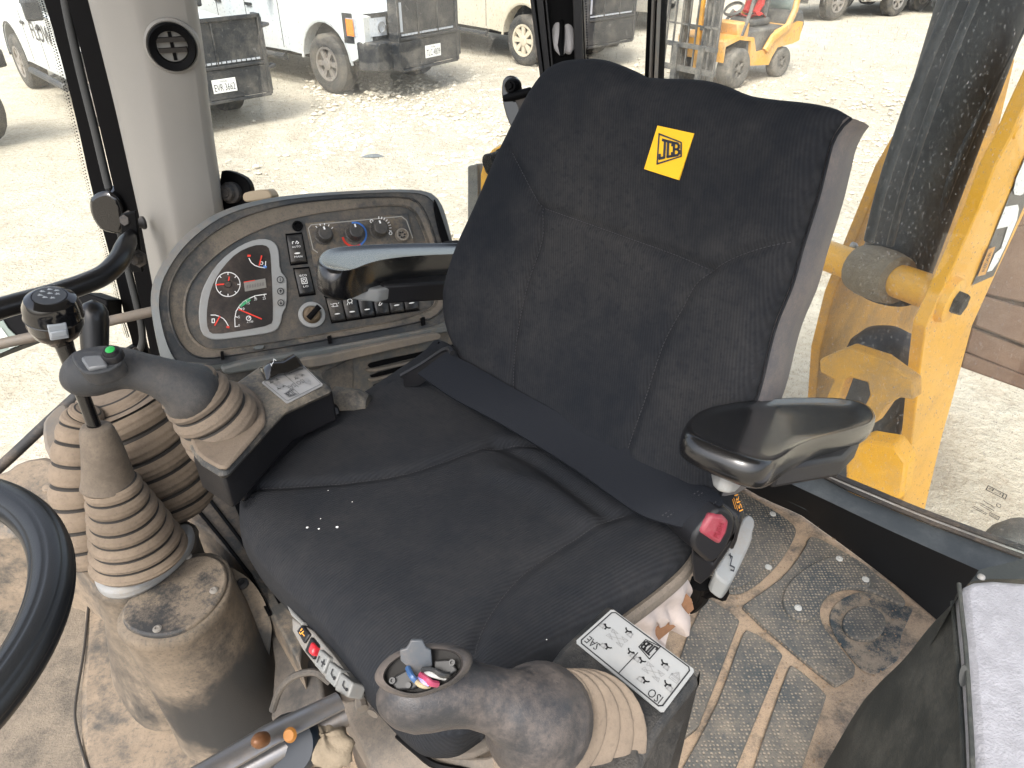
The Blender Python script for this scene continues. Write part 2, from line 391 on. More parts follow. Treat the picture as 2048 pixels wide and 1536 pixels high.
# ----------------------------------------------------------------- pickups (local x forward, y left)
TYRE = M('tyre_rubber', (.025, .026, .027), .85, dust=.25, dscale=4, dcol=(.2, .17, .13))
GUARD = M('guard_steel', (.010, .012, .015), .5, dust=.08, dscale=4, dcol=(.2, .18, .15))
DARKGAP = M('wheel_well', (.012, .012, .012), .9)
LAMP = M('lamp_lens', (.36, .38, .41), .08, spec=.8)
AMBER = M('amber_lens', (.7, .2, .03), .2)
TGLASS = M('truck_glass', (.02, .025, .03), .06, spec=.7)
PLATE = M('plate_white', (.75, .75, .72), .5)
def rot2(p, a): return A(p[0]*math.cos(a)-p[1]*math.sin(a), p[0]*math.sin(a)+p[1]*math.cos(a))
def wheel(name, c, side, par, rim_mat, r=.42, wd=.27, spokes=6, rim_r=.60):
    """tyre and rim of one wheel; side -1 = outer face towards -y"""
    o_ = c[1]+side*wd/2; i_ = c[1]-side*wd/2
    mb = MB(); prof = [(i_, r*.66), (i_, r*.93), (i_+side*.03, r), (o_-side*.03, r), (o_, r*.93), (o_+side*.012, r*.80), (o_, r*rim_r), (o_-side*.05, r*rim_r*.95)]
    n = 36
    rings = [[A(c[0]+rr*(1.012 if (k % 2 and q in (2, 3)) else 1)*math.cos(2*math.pi*k/n), y, c[2]+rr*(1.012 if (k % 2 and q in (2, 3)) else 1)*math.sin(2*math.pi*k/n)) for k in range(n)] for q, (y, rr) in enumerate(prof)]
    t = mb.loft(rings, True, (True, True)).build(name, TYRE, par)
    mb = MB(); yy = o_-side*.055; R_ = r*rim_r
    mb.loft([[A(c[0]+rr*math.cos(a), y, c[2]+rr*math.sin(a)) for a in np.linspace(0, 2*math.pi, 28, endpoint=False)] for y, rr in [(yy, R_*.99), (o_+side*.004, R_*.97), (o_, R_*.84), (yy, R_*.80)]], True, (False, False))
    for k in range(spokes):
        a = 2*math.pi*k/spokes; ca, sa = math.cos(a), math.sin(a)
        for w0, w1 in [(.10, .16)]:
            q0, q1 = R_*.2, R_*.86
            vs = [A(c[0]+q*ca-w_*R_*s*sa, y, c[2]+q*sa+w_*R_*s*ca) for y in (o_-side*.008, o_-side*.05) for q, w_ in ((q0, w0), (q1, w1)) for s in (-1, 1)]
            mb.add(vs, [(0, 1, 3, 2), (0, 2, 6, 4), (1, 5, 7, 3), (2, 3, 7, 6)])
    mb.loft([[A(c[0]+rr*math.cos(a), y, c[2]+rr*math.sin(a)) for a in np.linspace(0, 2*math.pi, 18, endpoint=False)] for y, rr in [(o_-side*.05, R_*.34), (o_-side*.002, R_*.34), (o_+side*.006, R_*.24)]], True)
    mb.build('rim', rim_mat, t)
    mb = MB(); mb.lathe((c[0], yy-side*.004, c[2]), (c[0], yy-side*.02, c[2]), [(0, R_*.82), (1, R_*.82)], 20); mb.build('brake_disc', DARKGAP, t)
def pickup(label, paint, loc, yaw, guard='centre', plate='', rim_mat=None, sc_=1.0, spokes=6, door_text='', group='pickups parked nose out in the yard', rimr=.6, grille=''):
    t = thing('pickup_truck', label, 'truck', (0, 0, 0), group)
    rim_mat = rim_mat or CHROME
    wf, wr, r, hw = 1.75, -1.95, .42, .98
    def arch(cx, R_): return [(cx+R_*math.cos(a), .46+R_*math.sin(a)) for a in np.linspace(0, math.pi, 12)]
    prof = [(2.62, .62)]+arch(wf, .54)+[(.9, .52), (-1.2, .52)]+arch(wr, .54)+[(-2.95, .66), (-3.0, 1.30), (-.95, 1.32), (-.93, 1.34), (.72, 1.34), (2.35, 1.27), (2.62, 1.12)]
    prof = [(x, max(z, .5)) for x, z in prof]
    mb = MB(); rings = []
    for y, ins in [(-hw, .05), (-hw+.03, 0), (hw-.03, 0), (hw, .05)]:
        rings.append([A(x*(1 if ins == 0 else 1-ins*.15), y, z-(ins*.6 if z > 1.2 else 0)) for x, z in prof])
    mb.loft(rings, True); mb.build('body', paint, t, smooth=30)
    mb = MB(); mb.bx(-2.9, 2.5, -hw+.2, hw-.2, .42, 1.05); mb.build('chassis', DARKGAP, t)
    for q in (wf, wr):
        for s in (-1, 1):
            pass
    mb = MB()   # cab
    for s in (1,):
        low = [(.80, 1.33), (-.93, 1.33)]; up = [(.05, 1.92), (-.80, 1.94)]
        b_ = [A(.80, -.93, 1.33), A(.80, .93, 1.33), A(-.93, .93, 1.33), A(-.93, -.93, 1.33)]
        u_ = [A(.05, -.74, 1.92), A(.05, .74, 1.92), A(-.80, .76, 1.94), A(-.80, -.76, 1.94)]
        mb.loft([b_, u_], True)
    mb.build('cab_roof', paint, t, bevel=.05)
    mb = MB(); mb.poly([A(.79, -.82, 1.37), A(.79, .82, 1.37), A(.12, .70, 1.88), A(.12, -.70, 1.88)]); 
    for s in (-1, 1): mb.poly([A(.62, s*.93, 1.38), A(-.85, s*.935, 1.38), A(-.74, s*.795, 1.84), A(.0, s*.79, 1.84)])
    for f_ in range(len(mb.v)): mb.v[f_] = (mb.v[f_][0]+.012, mb.v[f_][1]*1.012, mb.v[f_][2])
    mb.build('window', TGLASS, t)
    for s in (-1, 1):
        mb = MB(); mb.tube([(.85, s*1.06, .44), (-.95, s*1.06, .44)], .05, 8); 
        for x in (.7, -.1, -.85): mb.tube([(x, s*1.06, .44), (x, s*.8, .5)], .02, 6)
        mb.build('running_board', GUARD if guard else CHROME, t)
        mb = MB(); mb.box((.62, s*1.12, 1.42), (.05, 0, 0), (0, .11, 0), (0, 0, .13)); mb.build('mirror', GUARD, t, bevel=.03)
        mb = MB()
        for x0 in (.66, -.18): mb.bx(x0-.75+.02, x0-.75+.17, s*hw-.0+s*.003, s*hw+s*.03, 1.10, 1.14)
        mb.build('door_handle', GUARD, t)
        mb = MB()
        for x0 in (.74, -.12, -.92): mb.bx(x0-.006, x0+.006, s*(hw-.001), s*(hw+.003), .56, 1.28)
        mb.build('door_gap', DARKGAP, t)
        for x_ in (wf, wr): wheel('wheel', A(x_, s*.85, r), s, t, rim_mat, r, .29, spokes, rimr)
    for x_ in (wf, wr):
        for s in (-1, 1):
            mb = MB(); mb.loft([[A(x_+R_*math.cos(a), s*y, .46+R_*math.sin(a)) for a in np.linspace(0, math.pi, 14)] for R_, y in [(.54, hw+.0), (.575, hw+.012), (.575, hw-.02), (.54, hw-.02)]], False, (False, False)); mb.build('wheel_arch', GUARD if guard == 'full' else paint, t)
    # nose
    mb = MB(); mb.bx(2.60, 2.66, -.55, .55, .70, 1.16); mb.build('grille', GUARD, t, bevel=.02)
    mb = MB()
    for k in range(4): mb.bx(2.66, 2.675, -.5, .5, .76+k*.1, .79+k*.1)
    for y in (-.52, .52): mb.bx(2.66, 2.68, y-.03, y+.03, .72, 1.14)
    mb.build('grille_bar', CHROME, t)
    for s in (-1, 1):
        mb = MB(); pts = [(2.655, .50), (2.622, .80), (2.505, .972), (2.22, .99)]
        mb.loft([[A(x, s*(y+.003), z) for x, y in pts] for z in (.765, .79, 1.14, 1.16)], False, (False, False)); mb.build('headlight_frame', GUARD, t)
        mb = MB(); pts = [(2.66, .56), (2.63, .80), (2.52, .97), (2.30, .995)]
        mb.loft([[A(x, s*y, z) for x, y in pts] for z in (.86, .88, 1.08, 1.10)], False, (False, False))
        mb.v = [(x+.012, y+s*.008, z) for x, y, z in mb.v]; mb.build('headlight', LAMP, t)
        mb = MB(); pts = [(2.44, .987), (2.30, 1.0)]
        mb.loft([[A(x+.02, s*(y+.018), z) for x, y in pts] for z in (.87, 1.09)], False, (False, False)); mb.build('indicator', AMBER, t)
        mb = MB()
        for y in (.66, .82): mb.lathe((2.60, s*y, .97), (2.685-(y-.66)*.5, s*y, .97), [(0, .05), (1, .075), (.7, .07), (.6, .0)], 14, caps=(True, False))
        mb.build('lamp_reflector', CHROME, t)
    mb = MB(); mb.loft([[A(2.5, -1.02, z0), A(2.80, -.9, z0), A(2.86, -.5, z0), A(2.86, .5, z0), A(2.80, .9, z0), A(2.5, 1.02, z0)] for z0 in (.42, .48, .76, .80)], True)
    mb.build('bumper', GUARD if guard else CHROME, t, bevel=.02)
    if guard:
        gw = .62 if guard == 'centre' else 1.0
        xg = 2.97
        g0 = MB()
        for s in (-1, 1):
            g0.bx(2.80, xg+.02, s*gw-.025, s*gw+.025, .40, 1.42)
        g0.bx(xg-.02, xg+.02, -gw, gw, 1.37, 1.42); g0.bx(xg-.02, xg+.02, -gw, gw, .80, .84); g0.bx(xg-.02, xg+.02, -gw, gw, .38, .42)
        for y in np.linspace(-gw, gw, 4)[1:-1]: g0.bx(xg-.012, xg+.012, y-.008, y+.008, .84, 1.37)
        go = g0.build('grille_guard', GUARD, t, bevel=.008)
        mb = MB(); mb.bx(xg-.008, xg+.004, -gw+.02, gw-.02, .43, .79); mb.bx(xg-.03, xg-.02, -gw+.02, gw-.02, .84, 1.37); mb.build('mesh_plate', GUARD, go)
        mb = MB()
        for y in np.arange(-gw+.06, gw-.06, .07): mb.bx(xg-.012, xg+.004, y, y+.05, .865, .89)
        mb.bx(xg-.012, xg+.004, -gw+.04, -gw+.09, .92, 1.3); tag(mb.build('chrome_trim', LAMP, go), kind='stuff')
        if guard == 'full':
            for s in (-1, 1):
                mb = MB(); mb.loft([[A(xg, s*gw, z), A(xg-.10, s*(gw+.09), z), A(xg-.5, s*(gw+.12), z)] for z in (.42, .8, 1.36)], False, (False, False)); mb.build('guard_wing', GUARD, go)
                mb = MB()
                for z in (.72, 1.25): mb.tube([(xg-.05, s*(gw+.03), z), (xg-.2, s*(gw+.22), z), (xg-.55, s*(gw+.14), z)], .025, 8)
                mb.build('guard_tube', GUARD, go)
        if plate:
            p0 = (xg+.012, .06 if guard == 'centre' else .35, .60)
            q = Quad(A(p0[0], p0[1]-.165, p0[2]-.085), A(p0[0], p0[1]+.165, p0[2]-.085), A(p0[0], p0[1]+.165, p0[2]+.085), A(p0[0], p0[1]-.165, p0[2]+.085))
            q.n = A(1, 0, 0)
            mb = MB(); mb.box(p0, (.004, 0, 0), (0, .165, 0), (0, 0, .085)); po = mb.build('licence_plate', PLATE, t)
            mb = MB(); text(mb, plate, q, .06, .94, .14, .66, .006); text(mb, 'TEXAS', q, .34, .66, .76, .9, .006); mb.build('lettering', INK, po)
    if door_text:
        q = Quad(A(.6, -hw-.006, .92), A(-.5, -hw-.006, .92), A(-.5, -hw-.006, 1.2), A(.6, -hw-.006, 1.2)); q.n = A(0, -1, 0)
        mb = MB(); text(mb, door_text, q, 1, 0, 0, 1, .002) if False else text(mb, door_text, q, 0.98, 0.02, .05, .95, .002); mb.build('lettering', INK, t)
    t.scale = (sc_,)*3; t.rotation_euler = (0, 0, yaw); t.location = tuple(loc)
    return t
def place(px, py, z_local, local_xy, yaw, k=1.0):
    P = Z(px, py, GZ+z_local*k); d = rot2(A(*local_xy)*k, yaw); return (P[0]-d[0], P[1]-d[1], GZ)
WPAINT = M('white_truck_paint', (.50, .535, .55), .25, coat=.5, dust=.25, dscale=1.5, dcol=(.55, .5, .42))
CREAM = M('dusty_white_paint', (.52, .48, .385), .35, coat=.3, dust=.4, dscale=1.5, dcol=(.5, .43, .32))
DKPAINT = M('dark_truck_paint', (.05, .06, .075), .25, coat=.5, dust=.3, dscale=2, dcol=(.35, .31, .25))
ALLOY = M('grey_alloy', (.33, .31, .29), .4, metal=.6, dust=.3, dscale=6)
DUSTRIM = M('dusty_rim', (.5, .45, .35), .6, dust=.5, dscale=6, dcol=(.5, .43, .32))
yw = math.radians(-47); k2 = 1.08
pickup('white pickup with chrome headlights and a black centre grille guard, left of the black post', WPAINT, place(866, 101, .60, (2.98, .06), math.radians(-38), .94), math.radians(-38), 'centre', 'TLC\u00b74809', ALLOY, .94, 6)
pickup('white pickup whose black full-width grille guard shows right beside the grey pillar', WPAINT, place(449, 171, .60, (2.98, .35), yw, .88), yw, 'full', 'EVR\u00b73662', ALLOY, .88, 6, door_text='FLOW')
tr_ = thing('trailer', 'grey steel trailer end with a muddy black tyre at the far left edge', 'trailer')
wheel('wheel', A(0, -.1, .41), 1, tr_, ALLOY, .41, .26, 5, .55)
mb = MB(); mb.bx(-.5, .62, -.45, .06, .84, .90); mb.bx(.56, .62, -.45, .06, .84, 1.02); mb.bx(-.5, .62, -.02, .06, .90, 1.0); mb.build('mudguard', GUARD, tr_, bevel=.02)
mb = MB(); mb.bx(-2.6, .3, -1.6, -.5, .7, .95); mb.build('deck', GUARD, tr_)
tr_.rotation_euler = (0, 0, math.radians(-15)); tr_.location = tuple(Z(-22, 283, GZ))
pickup('cream dusty pickup with tan steel wheels, its nose behind the black window post', CREAM, place(1046, 131, 0, (1.75, -.98), yw, .92), yw, 'centre', '', DUSTRIM, .92, 8, rimr=.66)
yb = math.radians(-104)
pickup('dark pickup with a chrome bumper seen between the two window posts', DKPAINT, place(1236, 92, 0, (1.75, .98), yb, .9), yb, '', '', ALLOY, .9, 6)
pickup('white pickup behind the dark one, seen just left of the thin window post', CREAM, place(1330, 52, 0, (1.75, .98), yb, .9), yb, '', '', ALLOY, .9, 6)
yd = math.radians(-150)
for (px, py, lb) in [(1668, 40, 'black pickup in the far row, nearest the forklift'), (1788, 33, 'black pickup in the far row, in the middle of the three'), (1905, 26, 'black pickup in the far row, partly behind the boom')]:
    pickup(lb, DKPAINT, place(px, py, 0, (1.75, .98), yd, .85), yd, '', '', ALLOY, .85, 6, group='dark pickups in the far row')

# ----------------------------------------------------------------- forklift (local x forward, y left), ~0.86 scale
def forklift():
    t = thing('forklift', 'yellow forklift with dusty tyres and a red jacket on its seat', 'forklift')
    FY = M('forklift_yellow', (.60, .29, .03), .4, dust=.2, dscale=3, dcol=(.5, .4, .28))
    FD = M('forklift_dark', (.03, .033, .037), .55, dust=.25, dscale=4, dcol=(.3, .27, .22))
    FT = M('dusty_grey_tyre', (.055, .053, .05), .9, dust=.35, dscale=7, dcol=(.25, .22, .18))
    global TYRE
    keep = TYRE; TYRE = FT
    for s in (-1, 1):
        wheel('wheel', A(.55, s*.50, .36), s, t, FT, .36, .28, 5, .5); wheel('wheel', A(-1.02, s*.45, .29), s, t, FT, .29, .2, 5, .5)
    TYRE = keep
    # body side outline with the curved leg of the counterweight
    mb = MB()
    rings = []
    side = [(.95, .50), (.95, .78), (.55, .86), (.18, .80), (.12, .36), (-.55, .30), (-.62, .44), (-.75, .60), (-1.25, .62), (-1.48, .66), (-1.5, 1.0), (-1.38, 1.02), (-.95, .98), (-.62, .92), (-.35, .60), (-.05, .58), (.1, .86), (.55, .93), (1.0, .86)]
    for y in (-.55, -.53, .53, .55): rings.append([A(x, y, z) for x, z in side])
    mb.loft(rings, True); mb.build('body', FY, t)
    mb = MB(); mb.bx(-.95, .2, -.5, .5, .42, .98); mb.build('engine_cover', FD, t, bevel=.04)
    mb = MB(); mb.loft([[A(x, y, z) for x, z in [(-1.55, .62), (-1.20, .64), (-1.0, 1.0), (-1.12, 1.22), (-1.5, 1.2), (-1.66, .95)]] for y in (-.5, -.44, .44, .5)], True); mb.build('counterweight', FD, t, bevel=.04)
    mb = MB()
    for s in (-1, 1):
        mb.tube([(-.32, s*.56, .58), (-.50, s*.56, .80), (-.95, s*.56, .96), (-1.12, s*.55, 1.25), (-1.2, s*.52, 2.0)], .055, 8, flat=1.6, up=(0, 0, 1))
    mb.build('rear_guard_post', FY, t)
    mb = MB()
    for s in (-1, 1): mb.tube([(.46, s*.5, .88), (.28, s*.5, 1.3), (.1, s*.48, 2.0)], .035, 8)
    mb.bx(-1.2, .2, -.52, .52, 2.0, 2.05)
    for x in np.linspace(-1.1, .1, 6): mb.bx(x-.02, x+.02, -.5, .5, 2.05, 2.08)
    mb.build('overhead_guard', FD, t)
    mb = MB(); mb.bx(.2, .5, -.48, .48, .86, 1.12); mb.loft([[A(.52, y, .86), A(.62, y, 1.14), A(.3, y, 1.14), A(.3, y, .86)] for y in (-.5, .5)], True); mb.build('cowl', FY, t, bevel=.03)
    mb = MB(); mb.bx(-.75, -.2, -.3, .3, .98, 1.12); mb.loft([[A(-.68, y, 1.1), A(-.58, y, 1.1), A(-.68, y, 1.62), A(-.80, y, 1.62)] for y in (-.24, .24)], True); mb.build('seat', FD, t, bevel=.05)
    mb = MB(); mb.tube([(.32, 0, 1.1), (.12, 0, 1.28)], .03, 8); mb.lathe((.10, 0, 1.27), (.14, 0, 1.33), [(0, .17), (.5, .2), (1, .17)], 20, caps=(False, False)); mb.build('steering_wheel', FD, t)
    mb = MB()
    for s in (-1, 1): mb.bx(1.0, 1.14, s*.36-.05, s*.36+.05, .08, 2.5); mb.bx(1.15, 1.24, s*.27-.04, s*.27+.04, .08, 2.5)
    for z in (.25, 1.02, 1.9): mb.bx(1.02, 1.12, -.36, .36, z, z+.07)
    mb.build('mast', FD, t)
    mb = MB(); mb.tube([(1.08, 0, .3), (1.08, 0, 2.2)], .05, 10); mb.bx(1.05, 1.11, .10, .2, .55, 1.3); mb.build('lift_cylinder', FY, t)
    mb = MB(); mb.bx(1.26, 1.32, -.62, .62, .30, .40); mb.bx(1.26, 1.32, -.62, .62, .72, .80)
    for y in np.linspace(-.6, .6, 8): mb.bx(1.27, 1.30, y-.014, y+.014, .4, 1.6)
    for z in (1.1, 1.58): mb.bx(1.27, 1.30, -.62, .62, z, z+.03)
    mb.build('load_backrest', FD, t)
    for s in (-1, 1):
        mb = MB(); mb.bx(1.32, 1.36, s*.3-.06, s*.3+.06, .08, .78); mb.bx(1.32, 2.35, s*.3-.06, s*.3+.06, .07, .11); mb.build('fork', FD, t)
    mb = MB(); mb.lathe((-1.35, -.42, 1.28), (-1.35, .42, 1.28), [(0, .05), (.06, .13), (.94, .13), (1, .05)], 18); mb.build('gas_tank', M('tank_green_grey', (.2, .24, .22), .5), t)
    mb = MB(); mb.bx(-1.0, -.85, -.556, -.552, .68, .80); mb.build('label', PLATE, t)
    mb = MB(); mb.bx(-.45, -.36, -.506, -.502, .80, .88); mb.build('badge', YELLOW, t)
    return t
fk = forklift()
yf = math.radians(-141); kf = .77
fk.scale = (kf,)*3; fk.rotation_euler = (0, 0, yf); fk.location = place(1470, 178, 0, (.55, .62), yf, kf)
mb = MB(); REDC = M('red_cloth', (.6, .035, .03), .8)
def FKL(x, y, z): d = rot2(A(x, y)*kf, yf); return A(fk.location[0]+d[0], fk.location[1]+d[1], GZ+z*kf)
gg = np.zeros((9, 11, 3))
for j in range(9):
    for i in range(11):
        u, v = i/10, j/8; gg[j, i] = FKL(-.22-.42*v+.03*math.sin(9*u), -.33+.6*u, 1.15+.05*math.sin(7*u+3*v)+.03*math.cos(9*v)+(.0 if u > .12 else -.1))
mb.grid(gg); mb.tube([FKL(-.45, .1, 1.2), FKL(-.56, .12, 1.36), FKL(-.62, .1, 1.55)], [.05, .06, .04], 8)
mb.tube([FKL(-.45, -.12, 1.2), FKL(-.55, -.14, 1.36), FKL(-.62, -.1, 1.5)], [.05, .05, .03], 8)
tag(mb.build('jacket', REDC), 'bright red jacket lying on the forklift seat', 'jacket')
# ----------------------------------------------------------------- boom seen through the rear window
NL = nrm(A(.66, -.75, 0)); RW = nrm(A(.75, .66, 0))          # towards the operator's left / towards the rear
bm_ = thing('digger_boom', 'yellow boom with a black hydraulic ram between its plates, behind the rear window', 'boom', D(1790, 700, 2.1))
Pn = D(1895, 595, 1.85)
near = [(2140, 20), (2048, 215), (2022, 275), (1992, 330), (1960, 415), (1905, 540), (1852, 655), (1843, 720), (1835, 790), (1815, 960), (1795, 1060), (1840, 1060), (1885, 870), (1905, 800), (1945, 650), (1995, 540), (2048, 428), (2140, 250)]
MB().prism([PL(x, y, Pn, NL) for x, y in near], -NL*.035).build('near_plate', YELLOW, bm_, bevel=.004)
Pf = Pn-NL*.40
far = [(1872, 118), (1838, 210), (1815, 262), (1772, 335), (1712, 480), (1668, 590), (1640, 700), (1632, 800), (1630, 1000), (1850, 1000), (1915, 600), (2030, 118)]
MB().prism([PL(x, y, Pf, NL) for x, y in far], -NL*.035).build('far_plate', YELLOWD, bm_, bevel=.004)
mb = MB()
for (x, y), P_ in (((2028, 265), Pn), ((1834, 222), Pf)): c = PL(x+4, y, P_, NL); mb.lathe(c+NL*.004, c-NL*.037, [(0, .012), (.1, .016), (1, .016)], 16)
mb.build('weld_boss', YELLOW, bm_)
Pm = Pn-NL*.21
RAM = M('ram_black', (.012, .014, .018), .5, dust=.2, dscale=4, dcol=(.09, .095, .10))
r0, r1 = PL(1772, 590, Pm, NL), PL(2010, -120, Pm, NL)
mb = MB(); mb.tube([r0, r0+(r1-r0)*.08, r0+(r1-r0)*.085, r1], [.078, .078, .098, .104], 28); mb.build('hydraulic_ram', RAM, bm_)
mb = MB()
for (a, b, r) in [((1738, 480), (1905, 0), .012), ((1780, 490), (1950, 0), .009), ((1870, 440), (2046, 40), .016)]:
    p, q = PL(*a, Pm+NL*.072, NL), PL(*b, Pm+NL*.09, NL); mb.tube(spline([p, p*.7+q*.3+RW*-.03, p*.3+q*.7-RW*.03, q], 12), r, 10)
mb.build('hose', RAM, bm_)
mb = MB(); a_, b_ = PL(1650, 510, Pf, NL), PL(1890, 595, Pn, NL); mb.tube([a_, a_*.68+b_*.32], .045, 18); mb.tube([a_*.34+b_*.66, b_], .045, 18); mb.build('pin_tube', YELLOW, bm_)
MUDCAP = M('caked_mud', (.19, .155, .11), .95, var=.4, dscale=18, bump=.8, bscale=120)
mb = MB(); mb.lathe(a_*.68+b_*.32, a_*.34+b_*.66, [(0, .055), (.04, .066), (.3, .073), (.7, .073), (.96, .066), (1, .055)], 20); mb.build('ram_eye', MUDCAP, bm_)
mb = MB(); c = PL(1893, 598, Pn, NL); mb.lathe(c, c+NL*.022, [(0, .062), (.8, .058), (1, .05)], 24); mb.build('pin_boss', YELLOW, bm_)
mb = MB(); mb.lathe(c+NL*.018, c+NL*.045, [(0, .032), (1, .030)], 6); mb.build('pin_bolt', BLACK, bm_, bevel=.003)
mb = MB(); c = PL(1702, 492, Pf+NL*.03, NL); mb.lathe(c, c+NL*.02, [(0, .014), (.6, .014), (1, .008)], 12); mb.build('grease_nipple', STEEL, bm_)
# kingpost: dark dome, yellow yoke, fitting
c = PL(1768, 715, Pm, NL); mb = MB()
mb.loft([[c+A(0, 0, h)+rr*(math.cos(a)*NL*1.0+math.sin(a)*RW) for a in np.linspace(0, 2*math.pi, 26, endpoint=False)] for h, rr in [(-.45, .125), (-.05, .125), (.03, .115), (.075, .085), (.10, .04), (.104, .01)]], True)
mb.build('kingpost_dome', RAM, bm_)
Pk = Pm-RW*.10
yo = [(1652, 712), (1695, 695), (1765, 718), (1826, 762), (1826, 800), (1800, 795), (1772, 812), (1745, 850), (1715, 842), (1740, 790), (1735, 765), (1700, 755), (1690, 760), (1675, 800), (1660, 835), (1640, 830), (1655, 790), (1668, 760), (1640, 745), (1638, 720)]
MB().prism([PL(x, y, Pk, nrm(A(-.6, -.6, .5))) for x, y in yo], A(.045, .04, -.01)).build('yoke', YELLOWD, bm_, bevel=.004)
mb = MB(); mb.prism([PL(x, y, Pm+NL*.02, nrm(A(-.6, -.6, .35))) for x, y in [(1690, 905), (1730, 880), (1790, 890), (1815, 925), (1805, 1000), (1690, 1000)]], A(.05, .05, 0)); mb.build('swing_link', YELLOW, bm_, bevel=.01)
mb = MB(); p, q = PL(1728, 905, Pm+NL*.05, NL), PL(1790, 828, Pm+NL*.05, NL); mb.tube([p, p*.4+q*.6], .018, 10); mb.tube([p*.55+q*.45, p*.4+q*.6], .026, 6); mb.tube([p*.4+q*.6, q], .008, 8); mb.build('hose_fitting', STEEL, bm_)
mb = MB(); p, q = PL(1728, 915, Pm+NL*.02, NL), PL(1700, 975, Pm+NL*.02, NL); mb.tube([p, q, q-A(0, 0, .2)], .03, 10); mb.build('lower_hose', RAM, bm_)
# decal on the near plate: dark stripe with white block letters, small warning label
def NP(x, y, h=.003): return PL(x, y, Pn+NL*h, NL)
DEC = M('decal_grey', (.045, .045, .047), .4)
mb = MB(); mb.poly([NP(x, y) for x, y in [(1944, 571), (1976, 498), (2011, 411), (2048, 320), (2120, 140), (2150, 160), (2150, 200), (2048, 413), (1987, 552)]]); dco = mb.build('boom_decal', DEC, bm_)
mb = MB()
mb.poly([NP(x, y, .005) for x, y in [(2011, 413), (2036, 409), (2038, 418), (2034, 440), (2014, 487), (1996, 524), (1984, 541), (1974, 544), (1990, 507), (2002, 497), (2016, 453), (1993, 458)]])
mb.poly([NP(x, y, .005) for x, y in [(2029, 389), (2027, 380), (2033, 355), (2048, 322), (2100, 200), (2130, 210), (2080, 330), (2052, 372), (2047, 388), (2040, 391)]])
tag(mb.build('lettering', WHITE, dco), kind='stuff')
mb = MB(); mb.poly([NP(x, y, .007) for x, y in [(1955, 553), (1977, 498), (1991, 493), (1971, 549)]]); wl_ = mb.build('warning_label', M('label_amber', (.6, .28, .05), .5), dco) if False else mb.build('warning_label', M('label_amber', (.6, .28, .05), .5), bm_)
qd = Quad(NP(1955, 553, .008), NP(1971, 549, .008), NP(1991, 493, .008), NP(1977, 498, .008)); mb = MB(); text(mb, 'NEAR', qd, .3, .7, .15, .85, .001, rot=90); mb.build('lettering', INK, wl_)

RUST = M('rusty_brown_steel', (.12, .065, .04), .8, dust=.4, dscale=5, dcol=(.20, .135, .095), var=.3, bump=.6, bscale=60)
st = thing('bucket', 'rusty brown steel bucket side with stepped ridges, behind the boom', 'bucket', D(1990, 600, 2.6))
Pb = D(1990, 650, 2.55); nb = nrm(A(-.25, -.9, .3))
bands = [[(2000, 455), (2180, 440), (2180, 650), (2048, 606), (1965, 588)], [(1960, 590), (2180, 655), (2180, 740), (2048, 690), (1950, 652)], [(1945, 655), (2180, 745), (2180, 800), (2048, 752), (1930, 704)], [(1930, 706), (2180, 802), (2180, 850), (2048, 780), (2042, 778), (1922, 735)], [(2010, 330), (2180, 250), (2180, 440), (1990, 458)]]
MB().prism([PL(x, y, Pb-nb*.05, nb) for x, y in [(2000, 330), (2180, 250), (2180, 850), (2048, 778), (1924, 732)]], -nb*.05).build('back_plate', RUST, st)
for i, b in enumerate(bands):
    MB().prism([PL(x, y, Pb-nb*(.0 if i in (1, 3) else .02), nb) for x, y in b], -nb*.06).build('steel_plate', RUST, st, bevel=.006)
mb = MB(); c = D(2052, 1128, 1.95)
mb.loft([[c+A(.12*k*math.cos(a), .12*k*math.sin(a), h) for a in np.linspace(0, 2*math.pi, 24, endpoint=False)] for h, k in [(-.3, 1), (0, 1), (.05, .93), (.085, .75), (.105, .4), (.11, .05)]], True)
tag(mb.build('mudguard', M('dusty_black_rubber', (.04, .045, .047), .8, dust=.35, dscale=9, dcol=(.22, .22, .2))), 'rounded dusty black mudguard outside the rear window corner', 'mudguard')

sl = thing('stabiliser_leg', 'yellow stabiliser leg with a black roller, left of the seat back', 'stabiliser', D(1000, 400, 2.2))
Ps = D(1000, 400, 2.2); ns = nrm(A(-.15, -.9, .25))
mb = MB(); mb.prism([PL(x, y, Ps, ns) for x, y in [(962, 1000), (961, 350), (968, 322), (984, 299), (1005, 288), (1030, 286), (1060, 296), (1110, 330), (1110, 1000)]], -ns*.04); mb.build('plate', YELLOW, sl, bevel=.006)
mb = MB(); mb.prism([PL(x, y, Ps+ns*.0, ns) for x, y in [(935, 332), (956, 327), (957, 1000), (946, 1000), (935, 470)]], -ns*.08); mb.build('leg_post', M('grey_steel_dirty', (.12, .125, .125), .7, dust=.4, dscale=8, dcol=(.3, .27, .22)), sl, bevel=.005)
mb = MB(); c = PL(991, 333, Ps+ns*.02, ns); mb.lathe(c, c+ns*.04, [(0, .028), (.8, .028), (1, .022)], 20); mb.build('roller', BLACK, sl)
mb = MB(); mb.lathe(c+ns*.04, c+ns*.055, [(0, .014), (.7, .014), (1, .006)], 6); mb.build('nut', STEEL, sl)
mb = MB(); mb.prism([PL(x, y, Ps+ns*.05, ns) for x, y in [(992, 318), (1006, 306), (1012, 330), (1000, 334)]], -ns*.05); mb.build('bracket', STEEL, sl)
mb = MB(); c = PL(1028, 312, Ps+ns*.02, ns); mb.lathe(c, c+nrm(A(-.6, -.5, .0))*.10, [(0, .03), (.5, .03), (.55, .024), (1, .024)], 18); mb.build('pin', BLACK, sl)
